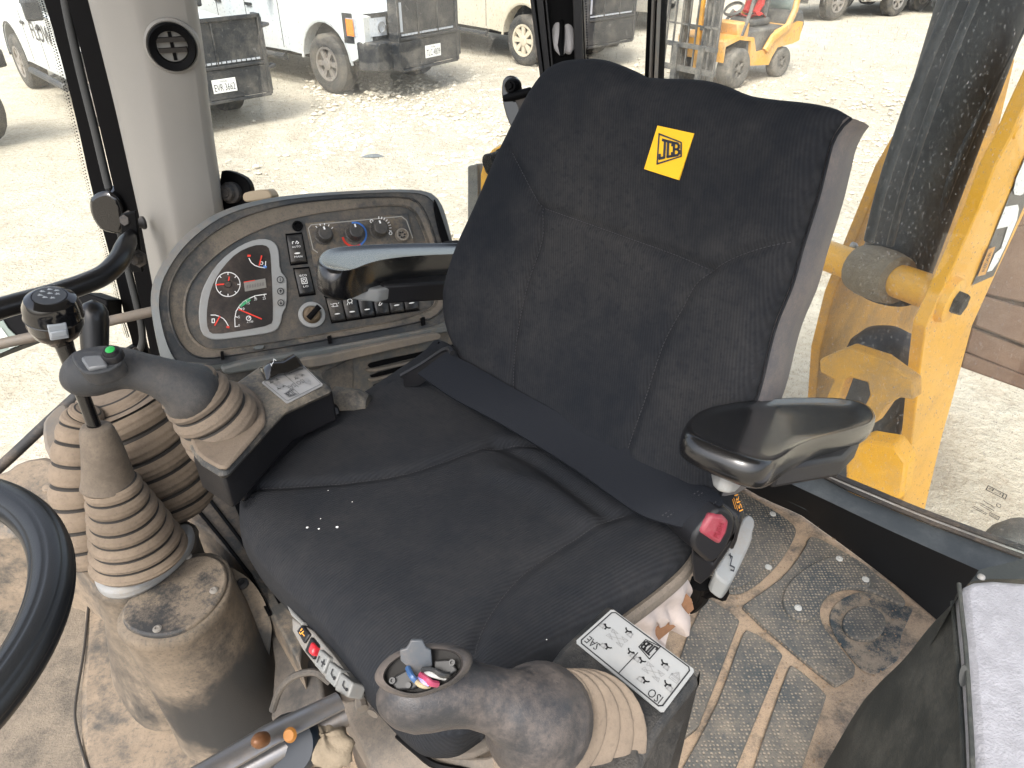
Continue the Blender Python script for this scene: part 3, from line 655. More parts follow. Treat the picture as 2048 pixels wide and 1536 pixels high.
# ================================================================= CAB SHELL
CABTAN = M('dusty_cab_plastic', (.21, .195, .17), .6, dust=.85, dscale=5, up=.15, dcol=(.24, .185, .13), bump=.2, bscale=500)
TRIMGREY = M('grey_trim_plastic', (.13, .135, .13), .55, dust=.45, dscale=6, up=.1, bump=.2, bscale=700)
DARKMAT = M('floor_base_rubber', (.028, .037, .043), .8, dust=.6, dscale=12, thr=.44, contrast=.13, dcol=(.37, .275, .19), bump=.6, bscale=160)
fl = [Z(*p) for p in [(1428, 950), (1478, 969), (1528, 998), (1600, 1030), (1692, 1096), (1783, 1164), (1834, 1206), (1960, 1300), (2400, 1640), (2500, 2300), (-500, 2300), (-500, 1100), (330, 1000), (700, 930), (1150, 900)]]
tag(MB().prism(fl, A(0, 0, -.05)).build('cab_floor', DARKMAT), 'dirty rubber covered cab floor', kind='structure')
# raised dimpled pads of the floor mat
def pad_mat():
    m = M('dimpled_rubber', (.034, .045, .052), .7, dust=.36, dscale=7, dcol=(.225, .19, .148), thr=.55, contrast=.24); nt = m.node_tree; N = nt.nodes; L = nt.links; b = N['Principled BSDF']
    g = N.new('ShaderNodeNewGeometry'); v = N.new('ShaderNodeTexVoronoi'); v.inputs['Scale'].default_value = 150; v.inputs['Randomness'].default_value = .25; L.new(g.outputs['Position'], v.inputs['Vector'])
    r = N.new('ShaderNodeMapRange'); r.interpolation_type = 'SMOOTHSTEP'; L.new(v.outputs['Distance'], r.inputs[0]); r.inputs['From Min'].default_value = .28; r.inputs['From Max'].default_value = .48; r.inputs['To Min'].default_value = .62; r.inputs['To Max'].default_value = 0
    old = b.inputs['Base Color'].links[0].from_socket
    mx = N.new('ShaderNodeMix'); mx.data_type = 'RGBA'; L.new(r.outputs[0], mx.inputs[0]); L.new(old, mx.inputs[6]); mx.inputs[7].default_value = (.34, .28, .21, 1); L.new(mx.outputs[2], b.inputs['Base Color'])
    bp = N.new('ShaderNodeBump'); bp.invert = True; bp.inputs['Strength'].default_value = .8; bp.inputs['Distance'].default_value = .002; L.new(r.outputs[0], bp.inputs['Height']); L.new(bp.outputs[0], b.inputs['Normal'])
    return m
PAD = pad_mat()
mat_t = thing('floor_mat', 'dirty dark rubber floor mat with dimpled raised pads beside the seat', 'floor mat', Z(1600, 1200))
def m7(x, y): return (1400+x/2.577, 940+y/2.577)
def padz(pts, z0, z1, name='pad', mat=PAD, it=1):
    pts = chaikin([A(*p) for p in pts], it); MB().prism([Z(x, y, z1) for x, y in pts], A(0, 0, z0-z1)).build(name, mat, mat_t, bevel=.002, bseg=1)
padz([m7(*p) for p in [(160, 80), (330, 172), (450, 250), (492, 290), (496, 325), (470, 380), (420, 465), (330, 560), (260, 612), (190, 642), (100, 622), (30, 560), (20, 200)]], .0, .006, 'pad_rim', PAD)
padz([m7(*p) for p in [(170, 112), (335, 205), (340, 232), (362, 255), (400, 258), (440, 288), (446, 330), (400, 420), (335, 505), (250, 582), (150, 612), (60, 560), (50, 200)]], .003, .012)
padz([m7(*p) for p in [(562, 340), (540, 405), (440, 540), (330, 622), (240, 682), (212, 705), (690, 1108), (722, 1100), (822, 1035), (740, 930), (655, 832), (622, 770), (618, 705), (648, 645), (716, 606), (800, 600), (900, 622), (1000, 672), (1048, 695), (1062, 682), (1048, 655), (1000, 600), (905, 532), (850, 482), (760, 428), (650, 368), (605, 345)]], .0, .012)
padz([m7(*p) for p in [(445, 600), (485, 550), (560, 492), (680, 440), (745, 440), (800, 478), (862, 530), (888, 572), (872, 600), (800, 596), (716, 606), (655, 640), (625, 690), (600, 742), (556, 776), (490, 766), (440, 722), (424, 660)]], .006, .019, 'cover_pad')
padz([m7(*p) for p in [(770, 640), (850, 622), (960, 652), (1060, 705), (1112, 690), (1060, 800), (1028, 880), (1040, 970), (905, 1060), (825, 1028), (742, 925), (690, 850), (660, 760), (690, 690)]], .0, .003, 'worn_pad', M('worn_rubber', (.03, .042, .05), .8, dust=.36, dscale=22, dcol=(.36, .28, .2), contrast=.08), 2)
padz([m7(847+112*math.cos(a), 785+87*math.sin(a)) for a in np.linspace(0, 6.28, 28, endpoint=False)], .0, .012, 'round_pad', it=0)
padz([m7(*p) for p in [(30, 660), (60, 664), (206, 766), (196, 800), (90, 1075), (-40, 1400), (-190, 1300), (-90, 900)]], .0, .012)
padz([m7(*p) for p in [(250, 812), (432, 940), (412, 985), (200, 1500), (120, 1700), (-150, 1640), (20, 1340), (112, 1150), (215, 850)]], .0, .012)
padz([m7(*p) for p in [(478, 998), (655, 1150), (645, 1190), (545, 1480), (480, 1680), (230, 1680), (320, 1400), (455, 1020)]], .0, .012)
mb = MB()
for x, y in [(718, 458), (853, 565), (375, 228), (352, 502), (505, 712)]:
    c = Z(*m7(x, y), .019 if (x, y) in ((718, 458), (853, 565), (505, 712)) else .011); mb.lathe(c, c+A(0, 0, .004), [(0, .0072), (.6, .0068), (.8, .003), (.3, .0022)], 14)
mb.build('rivet', M('rivet_grey', (.42, .42, .40), .55), mat_t)
# scattered grit on the mat
mb = MB()
for i in range(380):
    x, y = random.choice([(random.uniform(1440, 1700), random.uniform(1180, 1536)), (random.uniform(1500, 1850), random.uniform(1000, 1400))]); P = Z(x, y, .008)
    s = random.uniform(.0009, .0026); mb.add([P+s*A(a*random.uniform(.7, 1.4), b, c*.8) for a, b, c in ico], icf)
tag(mb.build('grit', M('grit', (.24, .165, .105), .95, var=.3, dscale=40), smooth=0), 'reddish dirt crumbs on the floor mat', kind='stuff')

# rear sill and window trim
SILL = M('sill_black', (.006, .0065, .0075), .6, spec=.3)
SILLTOP = M('sill_top', (.035, .042, .048), .6, dust=.12, dscale=6, dcol=(.14, .15, .15))
n_ = 22
la = resamp([Z(*p, .004) for p in [(1380, 912), (1478, 969), (1528, 998), (1600, 1029), (1692, 1095), (1783, 1164), (1834, 1206), (1935, 1292)]], n_)
lb = resamp([Z(*p, .13) for p in [(1330, 850), (1500, 930), (1600, 977), (1652, 1001), (1756, 1051), (1860, 1098), (1950, 1138), (2160, 1228)]], n_)
lc = resamp([Z(*p, .135) for p in [(1370, 835), (1639, 955), (1704, 990), (1782, 1022), (1860, 1054), (1938, 1082), (2027, 1116), (2200, 1178)]], n_)
ld = resamp([Z(*p, .15) for p in [(1372, 828), (1652, 952), (1730, 983), (1808, 1017), (1886, 1047), (1964, 1076), (2040, 1103), (2210, 1160)]], n_)
si = thing('rear_sill', 'black moulded sill along the rear window above the floor mat', 'sill', Z(1750, 1080, .1))
mb = MB(); mb.loft([la, lb*.15+la*.85+A(0, 0, .012), la*.08+lb*.92-A(0, 0, .004), lb+A(0, 0, .001)], False, (False, False)); mb.build('sill_face', SILL, si, smooth=60)
mb = MB(); mb.loft([lb+A(0, 0, .001), lb*.9+lc*.1+A(0, 0, .004), lc+A(0, 0, .004), lc-A(0, 0, .1)], False, (False, False)); mb.build('sill_top', SILLTOP, si, smooth=60)
mb = MB(); mb.tube(lc*.85+ld*.15+A(0, 0, .010), .007, 8); mb.tube(lc*.12+ld*.88+A(0, 0, .012), .006, 8); mb.build('rubber_seal', RUBBER, si)
mb = MB(); mb.tube(lc*.5+ld*.5+A(0, 0, .010), .005, 8); mb.build('bright_strip', STEEL, si)
# rear glass stands on that line
g0 = ld[2]; gd = nrm((ld[14]-ld[2])*A(1, 1, 0)); glx = lambda s: g0+gd*s
GN = nrm(A(gd[1], -gd[0], 0)); GN = GN if GN[1] < 0 else -GN
def RG(px, py, off=0.0): return PL(px, py, g0+GN*off, GN)
sA = np.dot(RG(1168, 400)-g0, gd); sB = np.dot(ld[-1]-g0, gd)+.3
rg = thing('rear_window', 'dirty rear window of the cab with speckled dusty glass', 'window', g0)
zt = 2.0
base_z = .15
mb = MB(); a, b = g0+gd*sA, g0+gd*sB
for p in (a, b): p[2] = base_z
mb.prism([a, b, A(b[0], b[1], zt), A(a[0], a[1], zt)], -GN*.005); mb.build('glass', GLASS_REAR, rg)
# printed marks low on the rear glass (seen mirrored from inside)
mk = lambda x, y: RG(x, y, .003)
q = Quad(mk(1972, 979), mk(2010, 998), mk(2014, 990), mk(1977, 971)); mb = MB()
strokes(mb, q, [[(0, 0), (1, 0), (1, 1), (0, 1), (0, 0)]], .14, .0005, 0, 3.2); text(mb, 'JCB', q, .06, .94, .14, .86, .0005, mirror=True)
q2 = Quad(mk(1942, 1014), mk(1993, 1042), mk(2002, 1012), mk(1968, 992))
text(mb, 'SAFETY GLASS', q2, .30, .72, .66, .76, .0005, mirror=True); text(mb, '43R-000', q2, .25, .80, .50, .58, .0005, mirror=True) if False else None
for v0, u0, u1 in [(.74, .15, .62), (.52, .12, .78), (.40, .2, .7), (.14, .03, .60), (.04, .03, .58)]: strokes(mb, q2, [[(u0, v0), (u1, v0)]], .035, .0005, 0, 1.6)
q3 = Quad(mk(1978, 1030), mk(1996, 1040), mk(1999, 1034), mk(1980, 1024)); strokes(mb, q3, [[(0, 0), (1, 0), (1, 1), (0, 1), (0, 0)]], .16, .0005, 0, 3); text(mb, 'GLASS', q3, .1, .9, .2, .8, .0005, mirror=True)
qc = Quad(mk(1992, 1012), mk(2001, 1016), mk(2003, 1009), mk(1994, 1006)); strokes(mb, qc, [arc(.5, .5, .5, 0, 360, 14)], .14, .0005)
mb.build('glass_print', INK, rg)
# thin post in the rear window
def vpost(mb, xs_top, xs_bot, ybot, yfun, z0=.3, thick=.03, y1=None):
    pass
def plane_post(px_l, px_r, P, n, zlo, zhi, thick, name, mat, par, bevel=.003):
    """upright strip between two picture columns ((x at y=0),(x at y=150)) on the plane P, n"""
    out = []
    for (xa, xb) in (px_l, px_r):
        p0, p1 = PL(xa, 0, P, n), PL(xb, 150, P, n); d = (p0-p1)/(p0[2]-p1[2]); out.append((p1+d*(zlo-p1[2]), p1+d*(zhi-p1[2])))
    return MB().prism([out[0][0], out[1][0], out[1][1], out[0][1]], -np.asarray(n)*thick).build(name, mat, par, bevel=bevel)
wp = thing('window_post', 'thin black upright post dividing the rear window, above the seat back', 'post', RG(1300, 150))
plane_post((1294, 1288), (1320, 1314), g0+GN*.02, GN, .05, 2.0, .03, 'post', BLACK, wp)
plane_post((1303, 1297), (1307, 1301), g0+GN*.028, GN, .05, 2.0, .012, 'seal_strip', TRIMGREY, wp)
plane_post((1314, 1308), (1316, 1310), g0+GN*.028, GN, .05, 2.0, .012, 'seal_strip', TRIMGREY, wp)
# black corner post
Pc = Yp(1110, 60, 1.36); nc = nrm(A(-.1, -1, 0))
cp = thing('corner_post', 'black rear corner post of the cab with a rolled grey blind strapped to it', 'post', Pc); cp['label'] = 'wide black corner post of the cab behind the seat back'
plane_post((1060, 1079), (1166, 1172), Pc-nc*.02, nc, .0, 2.0, .06, 'post_core', BLACK, cp)
plane_post((1060, 1079), (1068, 1087), Pc, nc, .0, 2.0, .03, 'ridge', BLACKP, cp)
plane_post((1073, 1090), (1086, 1101), Pc-nc*.004, nc, .0, 2.0, .03, 'ridge', TRIMGREY if False else BLACKP, cp)
plane_post((1090, 1104), (1094, 1108), Pc-nc*.004, nc, .0, 2.0, .03, 'ridge', BLACKP, cp)
plane_post((1145, 1150), (1163, 1168), Pc+nc*.004, nc, .0, 2.0, .03, 'ridge', BLACKP, cp)
mb = MB()
for k in range(46):
    py = k*5.2-60; x = 1168.5+py*.035; P = PL(x+3, py, Pc+nc*.002, nc); s = .0016
    mb.poly([P+A(-s, 0, 0), P+A(0, 0, -s), P+A(s, 0, 0), P+A(0, 0, s)])
tag(mb.build('edge_dots', BLACK, cp), kind='stuff')
# rolled blind with cable tie
bl = thing('rolled_blind', 'grey felt blind rolled up and cable tied to the black corner post', 'blind', D(1122, 60, 1.28))
FELT = M('grey_felt', (.36, .345, .34), .95, bump=.5, bscale=900, var=.12, dscale=30, sheen=.3)
for pts in ([(1112, -60), (1114, 0), (1115, 25), (1113, 34), (1115, 45), (1117, 75), (1121, 95), (1124, 108)], [(1134, -60), (1134, 0), (1134, 25), (1131, 34), (1134, 44), (1138, 70), (1139, 90), (1136, 106)]):
    d0 = 1.255; path = spline([D(x, y, d0) for x, y in pts], 24); rr = np.interp(np.linspace(0, 1, 24), [0, .3, .42, .52, .62, .85, 1], [.0105, .0105, .010, .0082, .0105, .011, .005])
    mb = MB(); mb.tube(path, rr, 14); mb.build('felt_roll', FELT, bl)
mb = MB(); mb.tube([D(x, y, 1.246) for x, y in [(1122, -60), (1123, 0), (1124, 60), (1122, 90), (1124, 113)]], [.003, .003, .005, .006, .003], 8); mb.build('strap', BLACK, bl)
mb = MB(); c = D(1123, 34.5, 1.255); mb.loft([[c+A(.0205*math.cos(a), .0125*math.sin(a), h) for a in np.linspace(0, 6.283, 20, endpoint=False)] for h in (-.0025, .0025)], True, (False, False)); mb.box(D(1099, 29, 1.25), (.003, 0, 0), (0, .003, 0), (0, 0, .005)); mb.build('cable_tie', BLACK, bl)
# window latch left of the seat back
lt = thing('window_latch', 'black window catch with a rubber strap, upper left of the seat back', 'latch', D(1030, 210, 1.3))
Pl = D(1028, 200, 1.32); nl = nrm(A(-.35, -.85, .2))
def T(pts, P, n, vec, name, mat, par, bevel=.003, it=1):
    pts = chaikin([A(*p) for p in pts], it) if it else pts
    return MB().prism([PL(x, y, P, n) for x, y in pts], vec).build(name, mat, par, bevel=bevel)
T([(1003, 165), (1010, 153), (1022, 150), (1034, 156), (1040, 172), (1045, 200), (1042, 235), (1035, 258), (1024, 258), (1014, 240), (1003, 200)], Pl-nl*.012, nl, -nl*.012, 'backplate', GLOSS, lt)
mb = MB(); c = PL(1025, 172, Pl, nl); mb.lathe(c-nl*.01, c+nl*.012, [(0, .014), (.7, .014), (1, .010)], 18); mb.lathe(c+nl*.012, c+nl*.018, [(0, .007), (1, .006)], 6); mb.build('bolt', BLACK, lt)
T([(1022, 186), (1052, 179), (1058, 188), (1056, 215), (1054, 240), (1046, 250), (1040, 245), (1036, 215), (1030, 202)], Pl+nl*.01, nl, -nl*.012, 'strap', RUBBER, lt)
T([(1033, 240), (1054, 240), (1048, 300), (1040, 298)], Pl-nl*.002, nl, -nl*.006, 'strap_tail', RUBBER, lt, it=0)
mb = MB(); mb.tube([PL(1008, 197, Pl+nl*.01, nl), PL(1022, 194, Pl+nl*.01, nl), PL(1062, 183, Pl+nl*.01, nl)], [.006, .008, .008], 10); mb.build('pin', BLACK, lt)
mb = MB(); mb.tube([PL(1058, 198, Pl, nl), PL(1085, 186, Pl-nl*.02, nl)], .005, 10); mb.tube([PL(1076, 190, Pl-nl*.01, nl), PL(1084, 187, Pl-nl*.02, nl)], .009, 8); mb.build('steel_rod', STEEL, lt)
T([(1072, 166), (1078, 158), (1094, 160), (1096, 168), (1086, 172), (1076, 171)], Pl-nl*.02, nl, -nl*.02, 'catch', TRIMGREY, lt, .002)

# ----------------------------------------------------------------- left pillar
PB = M('beige_pillar_plastic', (.20, .19, .172), .6, bump=.25, bscale=900, var=.05, dscale=4)
pl = thing('beige_pillar', 'beige plastic cab pillar with a round black air vent', 'pillar', D(330, 300, 1.5))
def vcol(pts, y): return [Yp(x, yy, y) for x, yy in pts]
cols = [([(176, 0), (200, 94), (231, 219), (259, 344), (283, 453), (303, 560)], 1.52), ([(181, 0), (206, 94), (237, 219), (265, 344), (289, 453), (309, 560)], 1.47),
        ([(240, 0), (268, 94), (292, 219), (314, 344), (336, 453), (350, 560)], 1.415), ([(258, 0), (284, 94), (306, 219), (326, 344), (347, 453), (362, 560)], 1.40), ([(280, 0), (303, 94), (322, 219), (340, 344), (360, 453), (374, 560)], 1.40),
        ([(384, 0), (399, 94), (413, 219), (428, 330), (442, 425), (455, 560)], 1.43), ([(392, 0), (406, 94), (420, 219), (435, 330), (449, 425), (461, 560)], 1.46), ([(393, 0), (407, 94), (421, 219), (436, 330), (450, 425), (462, 560)], 1.58)]
G = np.zeros((16, len(cols), 3))
for j, (pts, y) in enumerate(cols):
    c = vcol(pts, y); c = [c[0]+(c[0]-c[1])*1.6]+c+[c[-1]+(c[-1]-c[-2])*3.5]; G[:, j] = spline(c, 16)
MB().grid(G).build('pillar_cover', PB, pl, sub=2, smooth=60)
vent = pl
Pv = Yp(345, 92, 1.414); nv = nrm(np.cross(Yp(399, 94, 1.43)-Yp(284, 94, 1.40), Yp(400, 200, 1.43)-Yp(384, 0, 1.43))); nv = nv if nv[1] < 0 else -nv
ex = nrm(np.cross(A(0, 0, 1), nv)); ex = ex if ex[0] > 0 else -ex; ez = np.cross(nv, ex); ez = ez if ez[2] > 0 else -ez
def disc(c, prof, seg=36): 
    return [[c+nv*h+r*(math.cos(a)*ex+math.sin(a)*ez) for a in np.linspace(0, 2*math.pi, seg, endpoint=False)] for h, r in prof]
dv = dep(Pv); r44 = R(44, dv)
mb = MB(); mb.loft(disc(Pv, [(-.02, r44*1.2), (.004, r44*1.18), (.008, r44*1.08), (.006, r44*1.02)]), True, (False, False)); mb.build('vent_surround', PB, pl)
mb = MB(); mb.loft(disc(Pv, [(.0, r44*1.02), (.014, r44*1.0), (.016, r44*.95), (.012, r44*.68), (-.01, r44*.64), (-.02, r44*.60)]), True, (False, True)); mb.build('vent_ring', BLACK, pl)
for zc in (.27, -.17):
    mb = MB(); mb.loft([[Pv+ex*(x*r44)+ez*(zc*r44+dz*r44)+nv*h for dz, h in ((.11, -.006), (.13, .010), (-.05, .013), (-.11, .0))] for x in np.linspace(-.60, .60, 9)], True); mb.build('vent_slat', M('vent_slat_brown', (.022, .019, .016), .7, spec=.2), pl)
mb = MB(); mb.box(Pv+nv*-.004, ex*.003, ez*r44*.6, nv*.006); mb.build('vent_rib', BLACK, pl)
for (x, y) in [(289, 445)]:
    c = Yp(x, y, 1.44); mb = MB(); d_ = nrm(A(-.7, -.7, .1)); mb.lathe(c, c+d_*.016, [(0, .013), (.3, .014), (.6, .009), (1, .008)], 16); mb.build('screw', RUBBER, pl)
# black window frame post left of the pillar, glass frit and seal
lf = thing('front_post', 'black window frame with a grey rubber seal, left of the beige pillar', 'post', D(200, 300, 1.6))
def strip(ptsL, ptsR, y, name, mat, par, th=.02, n=16):
    a = spline(vcol(ptsL, y), n); b = spline(vcol(ptsR, y), n); a = np.vstack([a[0]+(a[0]-a[3]), a]); b = np.vstack([b[0]+(b[0]-b[3]), b])
    mb = MB(); mb.loft([[p, q, q+A(0, th, 0), p+A(0, th, 0)] for p, q in zip(a, b)], True); return mb.build(name, mat, par, smooth=30)
strip([(88, 0), (120, 110), (155, 250), (185, 385), (218, 505), (236, 575), (250, 635), (262, 675), (272, 720)], [(126, 0), (150, 110), (186, 250), (215, 370), (248, 480), (268, 570), (280, 635), (290, 675), (300, 720)], 1.60, 'glass_border', BLACK, lf, .006)
strip([(134, 0), (164, 110), (198, 250), (226, 370), (250, 470), (272, 570), (288, 640), (300, 700), (310, 740)], [(184, 0), (207, 94), (237, 219), (266, 344), (292, 453), (312, 570), (325, 640), (335, 700), (340, 740)], 1.56, 'post_core', BLACK, lf, .05)
sl_ = spline(vcol([(124, -40), (132, 10), (142, 60), (165, 160), (190, 260), (215, 365), (238, 450), (258, 545), (274, 610), (284, 660), (283, 690), (268, 715), (235, 735), (190, 748)], 1.575), 60)
mb = MB(); mb.tube(sl_, .0085, 10); mb.build('rubber_seal', M('grey_seal', (.03, .031, .031), .75), lf)
mb = MB(); jp = spline(vcol([(88, 0), (120, 110), (155, 250), (185, 385), (218, 505), (236, 575), (250, 635), (262, 675)], 1.60), 150)
for i, P in enumerate(jp):
    for r_, k in ((1, .0021), (2, .0015), (3, .0009)):
        c = P+A(-.0048*r_, 0, .0024*(r_ % 2)); mb.poly([c+A(-k, 0, 0), c+A(0, 0, -k), c+A(k, 0, 0), c+A(0, 0, k)])
tag(mb.build('edge_dots', BLACK, lf), kind='stuff')
T([(150, 745), (205, 735), (250, 700), (275, 690), (300, 720), (300, 780), (220, 770), (160, 770)], Yp(230, 730, 1.59), A(0, -1, 0), A(0, .03, 0), 'lower_corner', BLACK, lf)
# door/window hinge bump on the frame
T([(176, 404), (182, 394), (196, 386), (215, 383), (240, 400), (250, 470), (215, 468), (196, 458), (180, 432)], Yp(200, 430, 1.545), nrm(A(-.1, -1, 0)), A(0, .05, 0), 'hinge_cover', GLOSS, lf, .008)
# side windows (panes)
def pane(label, pts, P, n, mat, name='side_window'):
    tag(MB().prism([PL(x, y, P, n) for x, y in pts], -np.asarray(n)*.005).build(name, mat), label, 'window')
pane('clear front side window left of the beige pillar', [(-220, -350), (60, -350), (88, 0), (155, 250), (218, 505), (262, 690), (215, 730), (160, 790), (90, 850), (0, 930), (-220, 1120)], Yp(100, 300, 1.612), A(0, -1, 0), GLASS_CLEAN)
pane('dusty side window between the beige pillar and the black corner post', [(370, -350), (400, 120), (440, 420), (470, 640), (1000, 640), (1078, 165), (1058, 0), (1030, -350)], Yp(700, 200, 1.62), A(0, -1, 0), GLASS_DUSTY)
# lower frame of the front side window
mb = MB(); wl0 = spline([D(x, y, 1.55) for x, y in [(275, 705), (215, 735), (150, 795), (90, 850), (10, 925), (-120, 1040)]], 30)
mb.tube(wl0, .012, 10); mb.build('sill_seal', RUBBER, lf)
# grab rail, strut and label
gr = thing('grab_rail', 'glossy black bent grab rail bolted to the front post', 'grab rail', D(180, 550, 1.3))
path = spline([D(x, y, d) for x, y, d in [(-160, 668, 1.18), (0, 617, 1.25), (100, 590, 1.30), (170, 567, 1.34), (210, 548, 1.37), (238, 520, 1.40), (252, 490, 1.43), (264, 465, 1.46)]], 40)
mb = MB(); mb.tube(path, np.interp(np.linspace(0, 1, 40), [0, .8, .9, 1], [.0185, .0195, .017, .009]), 18); mb.build('rail', RAILM, gr)
T([(240, 430), (270, 423), (276, 470), (285, 545), (262, 545), (243, 470)], D(262, 490, 1.47), nrm(A(-.2, -1, .1)), A(0, .01, 0), 'mount_plate', BLACK, gr, .002, 0)
mb = MB()
for x, y in [(260, 439), (279, 517)]:
    c = D(x, y, 1.46); d_ = nrm(A(-.2, -1, .3)); mb.lathe(c, c+d_*.018, [(0, .018), (.2, .018), (.25, .012), (1, .011)], 6)
mb.build('mount_bolt', RUBBER, gr)
gs = thing('gas_strut', 'brown grey strut rod running from the levers to the console', 'strut', D(260, 635, 1.3))
mb = MB(); mb.tube([D(-400, 775, 1.15), D(120, 662, 1.25), D(215, 643, 1.27), D(330, 617, 1.30)], .009, 12); mb.build('rod', M('dusty_rod', (.11, .10, .085), .5, dust=.4, dscale=15), gs)
pb = thing('loader_arm', 'black arm with a grey green lettered plate outside, left of the lever knob', 'arm', D(60, 640, 1.75))
T([(-900, 980), (0, 640), (60, 622), (170, 585), (215, 600), (215, 640), (160, 655), (45, 690), (0, 707), (-900, 1060)], D(80, 640, 1.72), nrm(A(0, -1, .5)), A(0, .06, -.03), 'arm', BLACK, pb, .004, 0)
T([(-60, 700), (-20, 650), (6, 641), (16, 657), (48, 687), (0, 707), (-60, 730)], D(80, 640, 1.715), nrm(A(0, -1, .5)), A(0, .002, 0), 'plate', M('plate_green', (.13, .16, .14), .5), pb, 0, 0)
mb = MB()
P_ = D(80, 640, 1.712); n_l = nrm(A(0, -1, .5))
for tri in ([(-10, 668), (2, 655), (30, 693), (18, 697)], [(-40, 715), (-30, 660), (-18, 656), (-26, 712)], [(-28, 696), (6, 686), (12, 692), (-28, 703)]): mb.poly([PL(x, y, P_, n_l) for x, y in tri])
mb.build('lettering', M('plate_letter', (.42, .45, .42), .5), pb)
# dark bracket and tan clip behind the console, right of the pillar
db = thing('window_bracket', 'black round window bracket between the pillar and the console', 'bracket', D(470, 385, 1.5))
Pd = D(470, 380, 1.53); nd = nrm(A(-.2, -1, .3))
T([(438, 342), (455, 340), (485, 352), (497, 364), (502, 385), (495, 412), (470, 430), (440, 430)], Pd, nd, -nd*.02, 'backplate', BLACK, db, .003)
mb = MB(); c = PL(466, 385, Pd, nd); mb.lathe(c, c+nd*.03, [(0, .022), (.5, .022), (.6, .016), (1, .015)], 20); mb.lathe(c+nd*.03, c+nd*.033, [(0, .010), (1, .009)], 16); mb.build('knob', RUBBER, db)
# roof over the cab (above the frame; it shades the interior as in the photo)
ROOFM = M('roof_liner', (.22, .215, .205), .8)
tag(MB().bx(-1.15, 1.35, -.35, 1.75, 1.98, 2.06).build('cab_roof', ROOFM, bevel=.03), 'grey lined cab roof above the seat, out of the picture', kind='structure')
# ================================================================= INSTRUMENT CONSOLE
SHELL = M('console_shell', (.095, .106, .106), .5, dust=.06, dscale=6, up=.03, dcol=(.17, .15, .125), thr=.56, contrast=.10, bump=.2, bscale=800)
BEZEL = M('console_bezel', (.028, .032, .036), .5, dust=.22, dscale=7, dcol=(.13, .115, .095), thr=.55, contrast=.10, bump=.2, bscale=700)
FACE = M('console_face', (.034, .039, .042), .6, dust=.34, dscale=9, dcol=(.145, .12, .092), contrast=.15, thr=.52, bump=.2, bscale=700)
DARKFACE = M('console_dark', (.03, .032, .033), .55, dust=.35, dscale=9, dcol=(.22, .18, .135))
DH = nrm(A(.855, .518, 0)); NHORIZ = nrm(A(.518, -.855, 0)); TILT = math.radians(36)
DU = nrm(A(0, 0, 1)*math.cos(TILT)-NHORIZ*math.sin(TILT)); NC = nrm(np.cross(DH, DU)); NC = NC if np.dot(NC, A(0, -1, 0)) > 0 else -NC
PC0 = D(620, 560, 1.36)
def C5(x, y, h=0.0): return PL(300+x/3.103, 360+y/3.103, PC0+NC*h, NC)
ct = thing('instrument_console', 'dusty grey instrument console with gauges, climate knobs and rocker switches', 'console', C5(900, 1000))
outer = [(75, 1140), (40, 1000), (12, 850), (2, 750), (12, 640), (70, 520), (150, 410), (250, 310), (400, 210), (560, 150), (800, 100), (1100, 75), (1400, 60), (1600, 57), (1720, 66), (1790, 110), (1832, 200), (1870, 350), (1900, 480), (1930, 640), (1940, 800), (1930, 880), (1800, 930), (1700, 950), (1120, 1055), (450, 1175), (200, 1190), (120, 1180)]
lip = [(150, 1120), (95, 1000), (60, 850), (52, 750), (68, 640), (130, 520), (210, 410), (310, 318), (440, 228), (590, 172), (820, 122), (1100, 93), (1400, 78), (1600, 75), (1700, 85), (1762, 125), (1800, 215), (1838, 360), (1868, 490), (1895, 640), (1900, 780), (1880, 850), (1790, 900), (1690, 925), (1115, 1030), (450, 1145), (270, 1155), (190, 1145)]
mid = [(200, 1050), (130, 900), (112, 760), (122, 650), (200, 500), (350, 350), (550, 235), (800, 160), (1100, 120), (1450, 105), (1620, 110), (1680, 150), (1750, 300), (1800, 500), (1830, 650), (1835, 760), (1800, 830), (1700, 880), (1100, 990), (450, 1100), (300, 1110)]
inner = [(260, 980), (225, 900), (213, 800), (228, 700), (260, 630), (320, 550), (450, 430), (600, 340), (800, 260), (1000, 212), (1200, 186), (1450, 160), (1590, 160), (1640, 200), (1690, 300), (1740, 450), (1770, 600), (1780, 730), (1760, 790), (1700, 820), (1500, 880), (1200, 930), (900, 985), (600, 1030), (400, 1055), (330, 1040)]
cen = A(950, 600); NP_ = 120
def ring(o, h, k=1.0):
    o2 = chaikin([A(*p) for p in o], 2)
    return [C5(*(cen+(p-cen)*k), h) for p in polar(o2, cen, NP_)]
back = [p-NC*.13+A(0, 0, -.02) for p in ring(outer, -.01, .98)]
MB().loft([back, ring(outer, -.012), ring(outer, -.004, .996), ring(lip, .002, 1.0)], True, (True, False)).build('shell', SHELL, ct, smooth=50)
MB().loft([ring(lip, .002), ring(lip, -.003, .994), ring(mid, -.006, 1.012), ring(mid, -.002), ring(mid, -.008, .99)], True, (False, False)).build('bezel', BEZEL, ct, smooth=30)
MB().loft([ring(mid, -.008, .99), ring(inner, -.014, 1.02), ring(inner, -.012), ring(inner, -.016, .992)], True, (False, False)).build('inner_bezel', M('bezel_brown', (.04, .042, .042), .6, dust=.42, dscale=8, dcol=(.16, .135, .105), thr=.47, contrast=.10), ct, smooth=30)
MB().loft([ring(inner, -.016, .992), ring(inner, -.03, .98)], True, (True, False)).build('face_plate', FACE, ct, smooth=30)
HF = -.0155
def patch(pts, h0, h1, name, mat, par=ct, bevel=.0015, it=1, k=3):
    pts = chaikin([A(*p) for p in pts], it) if it else [A(*p) for p in pts]
    return MB().prism([C5(x, y, h1) for x, y in pts], NC*(h0-h1)).build(name, mat, par, bevel=bevel, bseg=k)
